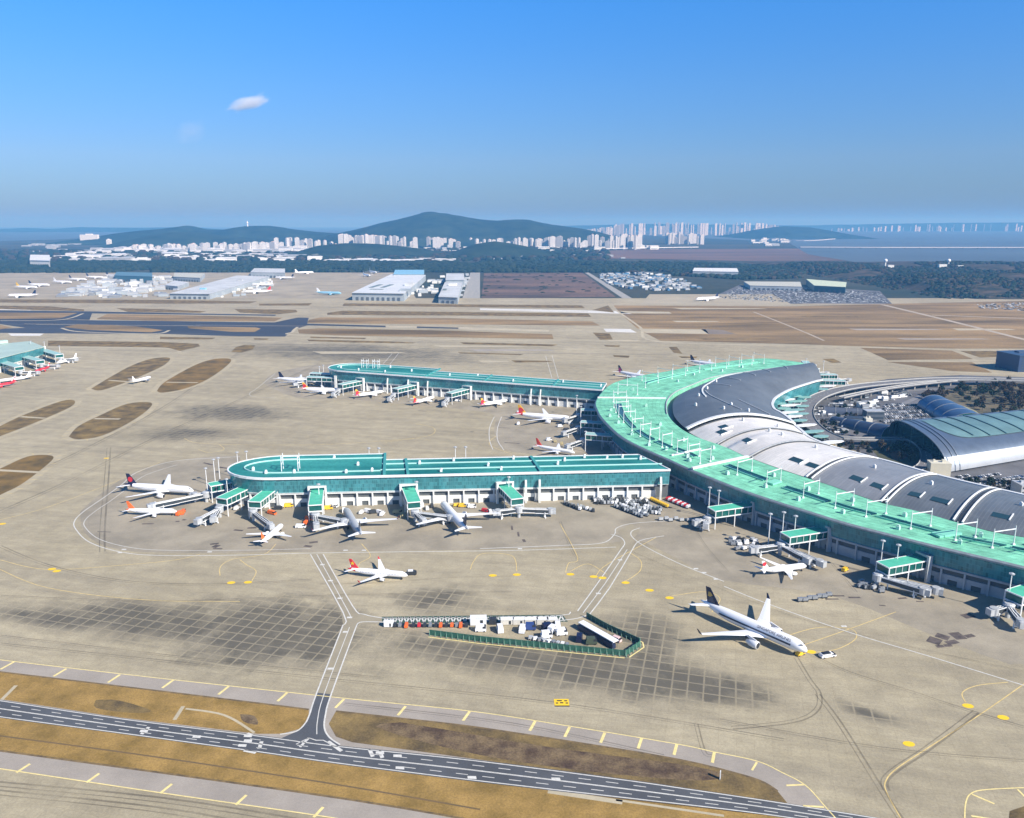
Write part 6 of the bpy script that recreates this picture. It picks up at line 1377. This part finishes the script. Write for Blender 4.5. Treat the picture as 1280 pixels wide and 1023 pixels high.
small_boxes('%s kiosk in the landside area inside the ring road', 'kiosk', 'kiosk', '%s kiosks inside the ring road', [(1015, 530), (1050, 498), (1100, 492), (1140, 490), (1100, 505), (1060, 545), (1030, 545)], 26, (4, 11), (3, 6), [('grey', GREYM), ('white', WALLW), ('dark', DARKM)], 12)
for poly, n, wh in (([(1020, 535), (1060, 505), (1095, 500), (1080, 545), (1040, 548)], 40, 'between the ring road and the walkway vault'), ([(1195, 604), (1290, 606), (1290, 618), (1240, 612)], 26, 'between the shell and the vaulted roof'), ([(1040, 560), (1080, 556), (1100, 566), (1085, 572)], 16, 'beside the ramp loop')):
    P = [at(x, y) for x, y in poly]; pl_ = [(p.x, p.y) for p in P]; k = 0
    while k < n:
        x = random.uniform(min(p.x for p in P), max(p.x for p in P)); y = random.uniform(min(p.y for p in P), max(p.y for p in P))
        if inside((x, y), pl_): plant(x, y, random.choice((0, 0, 1)), random.uniform(.45, .8), wh); k += 1
sheet('car_park', [(885, 374), (925, 356), (1000, 358), (1100, 364), (1115, 380), (985, 380)], .05, FORE)
# forests as stuff
def forest(name, label, hfun, poly, n, r, mt, hx=1.0):
    P = [at(x, y) for x, y in poly]; pl_ = [(p.x, p.y) for p in P]; s = MB(); k = 0; x0, x1 = min(p.x for p in P), max(p.x for p in P); y0, y1 = min(p.y for p in P), max(p.y for p in P)
    while k < n:
        x = random.uniform(x0, x1); y = random.uniform(y0, y1)
        if not inside((x, y), pl_): continue
        k += 1
        if sin(x*.011+1)*sin(y*.007+x*.003) > .72: continue
        z = hfun(x, y); rr = random.uniform(*r); nn = 6
        rg = [[(x+rr*q*cos(2*pi*j/nn+k)*random.uniform(.8, 1.25), y+rr*q*sin(2*pi*j/nn+k), z+rr*hh*hx) for j in range(nn)] for q, hh in ((1.0, 0), (1.05, .5), (.6, .95))]
        s.loft(rg, random.randrange(len(mt)), True, False); top_ = rg[-1]; s.faces(top_, [tuple(range(nn))], s.m[-1])
    o = s.build(name, mt); kind(o, 'stuff', label); o['category'] = 'woodland'
FF = [mat('forest_a', (0.014, 0.028, 0.020, 1), .9, spec=.1), mat('forest_b', (0.024, 0.036, 0.022, 1), .9, spec=.1), mat('forest_c', (0.045, 0.038, 0.026, 1), .9, spec=.1)]
flat = lambda x, y: -1.0
forest('tree_belt', 'dark belt of trees across the far edge of the airfield', flat, [(-150, 342), (-150, 327), (200, 328), (460, 328.5), (740, 328), (900, 331), (1000, 336), (960, 342), (730, 341), (500, 340.5), (200, 341)], 9000, (9, 17), FF[:2])
forest('field_scrub', 'dark scrub patches on the reddish field beyond the runways', flat, [(606, 343), (728, 342), (765, 370), (604, 371)], 75, (5, 9), FF[1:], .5)
forest('tree_belt', 'second belt of trees behind the works village', flat, [(780, 341), (780, 329), (1000, 334), (1010, 348), (930, 350)], 2200, (8, 14), FF)
forest('tree_belt', 'thin woods between the far factories', flat, [(-150, 326), (-150, 312), (300, 318), (760, 309), (760, 327), (300, 327)], 2600, (14, 26), FF)
# hills ------------------------------------------------------------
def hill(name, sil, D, depth, mt, noise=1.0, base=-2, seed=1, nx=120, ny=26):
    random.seed(seed); P = [atY(x, y, D) for x, y in sil]; xs = [p.x for p in P]
    def prof(x):
        if x <= xs[0]: return 0
        if x >= xs[-1]: return 0
        for a, b in zip(P[:-1], P[1:]):
            if a.x <= x <= b.x:
                t = (x-a.x)/(b.x-a.x); t = t*t*(3-2*t) if False else t; return max(0, a.z*(1-t)+b.z*t)
        return 0
    from mathutils import noise as NZ
    rows = []
    for j in range(ny+1):
        v = j/ny; row = []
        for i in range(nx+1):
            x = xs[0]+(xs[-1]-xs[0])*i/nx; h = prof(x); q = sin(pi*v)**.8
            nz = NZ.fractal(Vector((x*.0016+seed, (D+v*depth)*.0016, seed)), 1.0, 2.0, 6)
            rid_ = abs(NZ.fractal(Vector((x*.003, v*3+seed, seed)), 1.0, 2.0, 4))
            row.append((x, D-depth/2+v*depth, base+h*q*(1-.22*rid_*noise*(1-q*.8))+nz*h*.06*noise*(q)))
        rows.append(row)
    s = MB(); s.loft(rows, 0, False, False); o = s.build(name, mt, smooth=True); kind(o, 'structure'); return o, prof
HM = mat('wooded_hill', (0.035, 0.055, 0.035, 1), .95, col2=(0.014, 0.026, 0.020, 1), scale=.006, detail=12, spec=.05, bump=.5)
HM2 = mat('scrub_hill', (0.11, 0.085, 0.062, 1), .95, col2=(0.022, 0.03, 0.022, 1), scale=.02, detail=12, spec=.05, bump=.5)
hill('central_hill', [(405, 297), (430, 290), (452, 285), (480, 278), (510, 270.5), (530, 266), (543, 264.5), (556, 266), (575, 269.5), (600, 274), (620, 275.5), (645, 274), (662, 274.5), (690, 281), (720, 285), (745, 290), (770, 296)], 8200, 2600, HM, seed=3)
hill('left_hills', [(105, 299), (135, 294), (160, 290), (190, 287), (215, 285), (235, 282.5), (252, 287), (280, 287), (308, 282), (335, 281.5), (352, 284), (378, 288), (400, 290), (425, 292), (450, 299)], 8600, 1800, HM, seed=5)
hill('left_front_hill', [(150, 304), (170, 299), (190, 294), (210, 290.5), (232, 289), (255, 291), (280, 295), (330, 299), (380, 304)], 7200, 1200, HM, seed=8)
hill('low_front_hill', [(358, 322), (380, 312), (400, 306), (430, 303.5), (470, 304.5), (510, 309), (560, 316), (590, 322)], 5400, 900, HM, seed=11)
hill('low_front_hill', [(545, 322), (570, 313), (592, 305.5), (618, 301.5), (640, 304), (665, 309), (690, 315), (705, 322)], 5300, 900, HM, seed=13)
hill('island_hill', [(900, 299), (925, 293), (945, 288), (965, 284.5), (985, 282.5), (1010, 284), (1030, 288), (1055, 293), (1062, 297)], 11500, 2200, HM, seed=17)
hill('distant_hills', [(-420, 292), (-200, 286), (0, 287), (30, 285), (60, 287), (100, 284), (160, 285), (240, 284), (300, 290)], 19000, 2500, HM, seed=19)
hill('distant_coast', [(640, 285), (720, 282), (820, 280), (900, 281), (1000, 282), (1100, 280), (1200, 278.5), (1300, 278), (1400, 279), (1500, 285)], 21000, 2500, HM, seed=23)
# right wooded hill with forest
RS = [(960, 349), (980, 340), (1000, 334), (1030, 331), (1060, 331), (1105, 333), (1150, 334), (1180, 332), (1215, 330), (1260, 330.5), (1320, 331), (1500, 334), (1600, 345)]
_, rprof = hill('right_wooded_hill', RS, 3700, 1700, HM2, noise=2.4, seed=29, nx=200, ny=60)
random.seed(31)
rxs = [atY(x, y, 3700).x for x, y in RS]
s = MB(); k = 0
while k < 7500:
    x = random.uniform(rxs[0]+80, rxs[-1]-200); y = random.uniform(2880, 4000); v = (y-2850)/1700; k += 1
    if sin(x*.006+y*.004)+sin(x*.013-y*.009)+.4*sin(x*.031) > .85: continue
    h = rprof(x)*sin(pi*max(.001, min(.999, v)))**.8*.92-3; rr = random.uniform(5, 11); nn = 6
    rg = [[(x+rr*q*cos(2*pi*j/nn+k), y+rr*q*sin(2*pi*j/nn+k), h+rr*hh) for j in range(nn)] for q, hh in ((1.0, 0), (1.05, .5), (.55, 1.0))]
    s.loft(rg, k % 3, True, False); s.faces(rg[-1], [tuple(range(nn))], k % 3)
o = s.build('hill_woodland', FF); kind(o, 'stuff', 'dark woods covering the hill at the right'); o['category'] = 'woodland'
RN = [(1088, 372), (1110, 360), (1135, 350), (1165, 345), (1200, 343), (1235, 346), (1270, 344), (1330, 343), (1420, 345), (1500, 360)]
_, rp2 = hill('right_near_hill', RN, 2780, 940, HM2, noise=2.0, seed=43, nx=160, ny=40)
rx2 = [atY(x, y, 2780).x for x, y in RN]; s = MB(); k = 0
random.seed(44)
while k < 4200:
    x = random.uniform(rx2[0]+20, rx2[-1]-60); y = random.uniform(2340, 3150); v = (y-2310)/940; k += 1
    if sin(x*.012+y*.009)+sin(x*.021-y*.017) > 1.25: continue
    h = rp2(x)*sin(pi*max(.001, min(.999, v)))**.8*.93-3; rr = random.uniform(4, 9); nn = 6
    rg = [[(x+rr*q*cos(2*pi*j/nn+k), y+rr*q*sin(2*pi*j/nn+k), h+rr*hh) for j in range(nn)] for q, hh in ((1.0, 0), (1.05, .5), (.55, 1.0))]
    s.loft(rg, k % 3, True, False); s.faces(rg[-1], [tuple(range(nn))], k % 3)
o = s.build('near_hill_woodland', FF); kind(o, 'stuff', 'dark woods on the near right hill'); o['category'] = 'woodland'
random.seed(37)
for x, y, lb in ((1107, 326, 'left white radar dome on top of the wooded hill'), (1186, 326, 'right white radar dome on top of the wooded hill')):
    p = atY(x, y, 3750); r_ = empty('radar_dome', (p.x, p.y, p.z-30), lb, 'radar dome'); s = MB(); s.sphere((p.x, p.y, p.z), 8.5, 16); s.build('dome', PLANEW, r_, smooth=True); s = MB(); s.tube((p.x, p.y, p.z-30), (p.x, p.y, p.z-5), 4, 3.2, 10); s.build('tower', WALLW, r_)
for x, y, w, lb in ((1113, 333, 26, 'small white building beside the left radar dome'), (1178, 332, 34, 'small white building left of the right radar dome'), (1200, 333.5, 24, 'small white building right of the right radar dome'), (1240, 335, 30, 'lone pale building on the wooded hill at right')):
    p = atY(x, y, 3600); r_ = empty('hilltop_building', (p.x, p.y, p.z-12), lb, 'building'); s = MB(); s.box((p.x, p.y, p.z-14), (w, 14, 18)); s.build('wall', WALLW, r_); s = MB(); s.box((p.x, p.y, p.z+4), (w*1.04, 15, 1.2)); s.build('roof', WHITE, r_)
# tv tower on hill
p = atY(309, 276.5, 8500); q = atY(309, 284, 8500); tv = empty('relay_tower', (p.x, p.y, q.z), 'thin white relay tower on the left hill ridge', 'tower'); s = MB(); s.tube((p.x, p.y, q.z-10), (p.x, p.y, p.z), 7, 4, 8); s.build('shaft', PLANEW, tv); s = MB(); s.tube((p.x, p.y, p.z-22), (p.x, p.y, p.z-12), 10, 10, 10); s.build('platform', PLANEW, tv)
# apartments
APW = grid_mat('apartment_wall', (0.62, 0.61, 0.58, 1), (0.28, 0.31, 0.35, 1), 9, 6, .25, .7, lh=.25, cvar=.08); APG = mat('apartment_side', (0.50, 0.50, 0.50, 1), .7); APP = mat('apartment_pinkish', (0.62, 0.48, 0.44, 1), .7)
def blk(w, d, h, m1, m2):
    s = MB(); s.prism([(-w/2, -d/2), (w/2, -d/2), (w/2, d/2), (-w/2, d/2)], -5, h); s.box((0, d*.55, -5), (w*.4, d*.4, h+5), m=1); s.box((0, 0, h), (w*.35, d*.5, 5), m=1); s.box((w*.3, 0, h), (w*.1, d*.3, 3), m=1)
    return s.build('apartment_block', [m1, m2])
ap = {}
def apts(label, group, pts, D, n, hr, wr=(30, 46), jit=.4, depth=500):
    for i in range(n):
        t = (i+random.uniform(-jit, jit))/max(1, n-1); t = max(0, min(1, t)); k = t*(len(pts)-1); a = int(min(len(pts)-2, k)); u = k-a
        x = pts[a][0]*(1-u)+pts[a+1][0]*u; y = pts[a][1]*(1-u)+pts[a+1][1]*u; Dd = D+random.uniform(-.5, .5)*depth; p = atY(x, y, Dd); h = p.z*random.choice((random.uniform(.86,1.05), random.uniform(.5,.9), 1.0))*hr if p.z > 15 else 20
        v = random.choice(('a', 'a', 'b'))
        if v not in ap: o = ap[v] = blk(1, 1, 1, APW, APG) if v == 'a' else blk(1, 1, 1, APW, APP)
        else: o = ap[v].copy(); C.objects.link(o)
        # unit block is scaled; rebuild real-size meshes instead so window rows keep their size
        key = (v, int(h/12)); 
        if key not in ap: t_ = blk(38, 14, int(h/12)*12+6, APW, APG if v == 'a' else APP); ap[key] = t_.data; bpy.data.objects.remove(t_)
        o.data = ap[key]; o.location = (p.x, p.y, 0); o.rotation_euler = (0, 0, random.choice((.25, .25, -.3, 1.1, 1.25))); o.scale = (random.uniform(.8, 1.2), 1, 1)
        tag(o, label, 'apartment block', group)
apts('white apartment block in the row left of centre at the foot of the central hill', 'apartment row left of centre', [(425, 293), (470, 295), (520, 297), (590, 298.5)], 6900, 50, 1)
apts('white apartment block in the row right of centre at the foot of the central hill', 'apartment row right of centre', [(596, 299), (650, 298), (700, 296.5), (760, 294), (800, 294)], 6700, 56, 1)
apts('white apartment block between the low left factories and the left hills', 'apartment row below the left hills', [(345, 297), (365, 296.5), (385, 299), (405, 300), (425, 301)], 6600, 14, 1)
apts('pale apartment block of the pair of rows right of the central hill', 'apartment rows right of the central hill', [(834, 291), (850, 291.5), (878, 292)], 8200, 14, 1)
apts('pale low block in the left town in front of the hills', 'low blocks of the left town', [(165, 307), (230, 305), (300, 304), (345, 303)], 6300, 46, 1, jit=1.2)
small_boxes('%s low building along the foot of the central hill', 'hillfoot_building', 'building', '%s low buildings at the foot of the central hill', [(420, 312), (480, 308), (600, 308), (800, 306), (830, 312), (700, 316), (560, 318), (430, 318)], 90, (30, 90), (10, 30), [('white', WHITE), ('white', WALLW), ('grey', LGREY)], 5)
apts('pale tower of the hazy far city right of centre', 'towers of the hazy far city', [(735, 287), (760, 284), (780, 280), (830, 278.5), (870, 279.5), (920, 279), (955, 279.5), (975, 283)], 13500, 110, 1, jit=1.5, depth=2200)
apts('pale tower of the very far coast at the right', 'towers of the very far coast', [(1040, 286), (1090, 284), (1150, 281), (1200, 281), (1300, 280)], 19000, 50, 1, jit=1.5, depth=1500)
for v in ('a', 'b'):
    pass
poly_building('factory', 'wide white tower block at the left end of the left hills', 'building', [(99, 305), (128, 304.5), (128, 303.6), (100, 304)], 8, WALLW, WHITE)
p0 = atY(100, 293.5, 8000); fb = empty('slab_block', (p0.x, p0.y, 0), 'long white slab block at the left end of the left hills', 'building'); s = MB(); s.box((p0.x+90, p0.y, 0), (170, 40, p0.z)); s.build('wall', WALLW, fb); s = MB(); s.box((p0.x+90, p0.y, p0.z), (60, 30, 8)); s.build('roof', WHITE, fb)
p0 = atY(136, 301, 7400); fb = empty('slab_block', (p0.x, p0.y, 0), 'small white tower in front of the left hills', 'building'); s = MB(); s.box((p0.x, p0.y, 0), (36, 30, p0.z+10)); s.build('wall', WALLW, fb); s = MB(); s.box((p0.x, p0.y, p0.z+10), (18, 14, 6)); s.build('roof', WHITE, fb)
random.seed(41)
small_boxes('%s factory building in the wide works area beyond the tree belt at left', 'factory', 'factory', '%s factories of the left works area', [(80, 324), (110, 313), (200, 310), (380, 311), (420, 320), (400, 327), (180, 327), (60, 326)], 190, (40, 140), (10, 26), [('white', WHITE), ('white', WALLW), ('grey', LGREY)], 5)
small_boxes('%s low building on the shore flats at far left', 'factory', 'factory', '%s low buildings of the far left flats', [(0, 312), (60, 305), (110, 306), (100, 314), (20, 322)], 16, (50, 120), (8, 18), WH, 5)
small_boxes('%s building between central hill and right island', 'factory', 'factory', '%s buildings of the right shore', [(930, 303), (960, 299), (990, 301), (985, 308), (935, 308)], 24, (40, 90), (12, 26), WH, 5)
small_boxes('%s low hall just behind the tree belt in the middle', 'factory', 'factory', '%s halls behind the tree belt', [(380, 328), (390, 325), (560, 324.5), (560, 328)], 22, (70, 150), (8, 14), [('white', WHITE)], 2)
small_boxes('%s small building scattered in the land beyond the field', 'factory', 'factory', '%s small buildings beyond the field', [(560, 324), (760, 318), (800, 322), (760, 327), (560, 328)], 14, (20, 50), (8, 16), WH, 2)
# sea bridge + dyke
s = MB(); br = empty('sea_causeway', (0, 0, 0), 'thin pale causeway line crossing the water at the right', 'causeway')
Q = [at(1000, 309, 10), at(1100, 309.5, 10), at(1300, 309.5, 10), at(1700, 309, 10)]
for a, b in zip(Q[:-1], Q[1:]): s.beam(a, b, 30, 6)
s.build('deck', mat('causeway_pale', (0.5, .5, .5, 1), .8), br); s = MB()
for q in resample(Q, 120): s.box((q.x, q.y, 0), (8, 14, 8))
s.build('supports', CONCW, br)
s = MB(); br = empty('breakwater', (0, 0, 0), 'curved pale breakwater beside the island hill', 'breakwater'); Q = smooth_line([at(972, 300.5, 3), at(1010, 301, 3), at(1040, 299, 3), at(1068, 295.5, 3)]); 
for a, b in zip(Q[:-1], Q[1:]): s.beam(a, b, 40, 6)
s.build('dyke_wall', mat('causeway_pale', (0.5, .5, .5, 1), .8), br); s = MB(); e_ = Q[-1]; s.box((e_.x, e_.y, 0), (60, 60, 9)); s.build('dyke_head', CONCW, br)
s = MB(); br = empty('motorway_viaduct', (0, 0, 0), 'white line of a distant motorway viaduct right of the central hill', 'road bridge'); Q = [at(690, 309.5, 12), at(745, 311, 12), at(872, 309, 12)]
for a, b in zip(Q[:-1], Q[1:]): s.beam(a, b, 26, 5)
s.build('deck', mat('viaduct_white', (0.7, .7, .7, 1), .8), br); s = MB()
for q in resample(Q, 90): s.box((q.x, q.y, 0), (6, 12, 10))
s.build('supports', CONCW, br)
# ================================================================ SKY, HAZE, CLOUD, LIGHT, CAMERA
SUN_EL = radians(36.0); sx, sy = .79, -.61; AZ = atan2(sx, sy)       # direction towards the sun
w = bpy.data.worlds.new('World'); bpy.context.scene.world = w; w.use_nodes = True
nt = w.node_tree; bg = nt.nodes['Background']; sky = nt.nodes.new('ShaderNodeTexSky'); sky.sky_type = 'NISHITA'; sky.sun_disc = False
sky.sun_elevation = SUN_EL; sky.sun_rotation = AZ; sky.altitude = 200; sky.air_density = SKY_AIR; sky.dust_density = SKY_DUST; sky.ozone_density = SKY_OZ
tc = nt.nodes.new('ShaderNodeTexCoord'); sp_ = nt.nodes.new('ShaderNodeSeparateXYZ'); rp_ = nt.nodes.new('ShaderNodeValToRGB'); mu = nt.nodes.new('ShaderNodeMix'); mu.data_type = 'RGBA'; mu.blend_type = 'MULTIPLY'; mu.inputs[0].default_value = 1
nt.links.new(tc.outputs['Generated'], sp_.inputs[0]); nt.links.new(sp_.outputs[2], rp_.inputs['Fac'])
el = rp_.color_ramp.elements; el[0].position = 0.0; el[0].color = TINT[0]; el[1].position = 0.07; el[1].color = TINT[1]
for p_, c_ in ((.15, TINT[2]), (.24, TINT[3]), (.6, TINT[4])): q_ = el.new(p_); q_.color = c_
nt.links.new(sky.outputs[0], mu.inputs[6]); nt.links.new(rp_.outputs[0], mu.inputs[7]); nt.links.new(mu.outputs[2], bg.inputs['Color']); bg.inputs['Strength'].default_value = SKY_STR
ld = bpy.data.lights.new('sun', 'SUN'); ld.energy = SUN_STR; ld.angle = radians(.5); ld.color = (1, .955, .88)
so_ = bpy.data.objects.new('sun', ld); C.objects.link(so_)
d = Vector((sx*cos(SUN_EL), sy*cos(SUN_EL), sin(SUN_EL))).normalized(); so_.rotation_euler = d.to_track_quat('Z', 'Y').to_euler(); so_.location = (200, -200, 500)
if HAZE > 0:
    hz = MB(); hz.box((0, 44000, -346), (140000, 91000, 766)); m_ = bpy.data.materials.new('haze_air'); m_.use_nodes = True; nt = m_.node_tree
    nt.nodes.remove(nt.nodes['Principled BSDF']); v = nt.nodes.new('ShaderNodeVolumePrincipled'); v.inputs['Color'].default_value = HAZE_COL; v.inputs['Density'].default_value = HAZE; v.inputs['Absorption Color'].default_value = HAZE_ABS; v.inputs['Anisotropy'].default_value = 0.0
    nt.links.new(v.outputs[0], nt.nodes['Material Output'].inputs['Volume']); o = hz.build('haze', m_); kind(o, 'stuff', 'thin blue haze over the whole view'); o['category'] = 'haze'
# small cloud, high and far outside the haze
def cloud(px, py, D, lx, ly, lz, dens, seed, tilt):
    p = atY(px, py, D); mb = MB(); mb.sphere((0, 0, 0), 1, 20); m_ = bpy.data.materials.new('cloud_vapour'); m_.use_nodes = True; nt = m_.node_tree; N = nt.nodes.new
    nt.nodes.remove(nt.nodes['Principled BSDF']); v = N('ShaderNodeVolumePrincipled'); v.inputs['Color'].default_value = (.97, .95, .96, 1); v.inputs['Anisotropy'].default_value = -.1
    tc = N('ShaderNodeTexCoord'); n = N('ShaderNodeTexNoise'); n.inputs['Scale'].default_value = 1.7; n.inputs['Detail'].default_value = 7; n.inputs['Roughness'].default_value = .6
    mp = N('ShaderNodeMapping'); mp.inputs['Location'].default_value = (seed, 0, 0); nt.links.new(tc.outputs['Object'], mp.inputs[0]); nt.links.new(mp.outputs[0], n.inputs['Vector'])
    ln = N('ShaderNodeVectorMath'); ln.operation = 'LENGTH'; nt.links.new(tc.outputs['Object'], ln.inputs[0])
    a = N('ShaderNodeMath'); a.operation = 'MULTIPLY_ADD'; a.inputs[1].default_value = -.75; a.inputs[2].default_value = .22; nt.links.new(ln.outputs['Value'], a.inputs[0])
    b = N('ShaderNodeMath'); b.operation = 'ADD'; nt.links.new(a.outputs[0], b.inputs[0]); nt.links.new(n.outputs['Fac'], b.inputs[1])
    c = N('ShaderNodeMapRange'); c.inputs['From Min'].default_value = .12; c.inputs['From Max'].default_value = .5; c.inputs['To Max'].default_value = dens; nt.links.new(b.outputs[0], c.inputs['Value'])
    nt.links.new(c.outputs[0], v.inputs['Density']); nt.links.new(v.outputs[0], nt.nodes['Material Output'].inputs['Volume'])
    o = mb.build('cloud', m_, smooth=True); o.location = p; o.scale = (lx, ly, lz); o.rotation_euler = (0, tilt, 0); kind(o, 'structure')
    return o
cloud(310, 129, 9000, 290, 200, 90, .0075, 3.0, -.28)
cloud(238, 165, 9000, 240, 200, 150, .0006, 7.0, -.4)
sc = bpy.context.scene
cd = bpy.data.cameras.new('camera'); cam = bpy.data.objects.new('camera', cd); C.objects.link(cam); cam.location = (0, 0, H); cam.rotation_euler = (pi/2-PT, 0, 0)
cd.sensor_fit = 'HORIZONTAL'; cd.sensor_width = 36; cd.lens = F/1280*36; cd.clip_start = 1; cd.clip_end = 200000
sc.camera = cam
sc.view_settings.view_transform = 'Standard'; sc.view_settings.look = 'None'; sc.view_settings.gamma = 1; sc.view_settings.exposure = EXPO
sc.cycles.volume_bounces = 5; sc.cycles.volume_max_steps = 128
sc.render.resolution_x = 1024; sc.render.resolution_y = 818
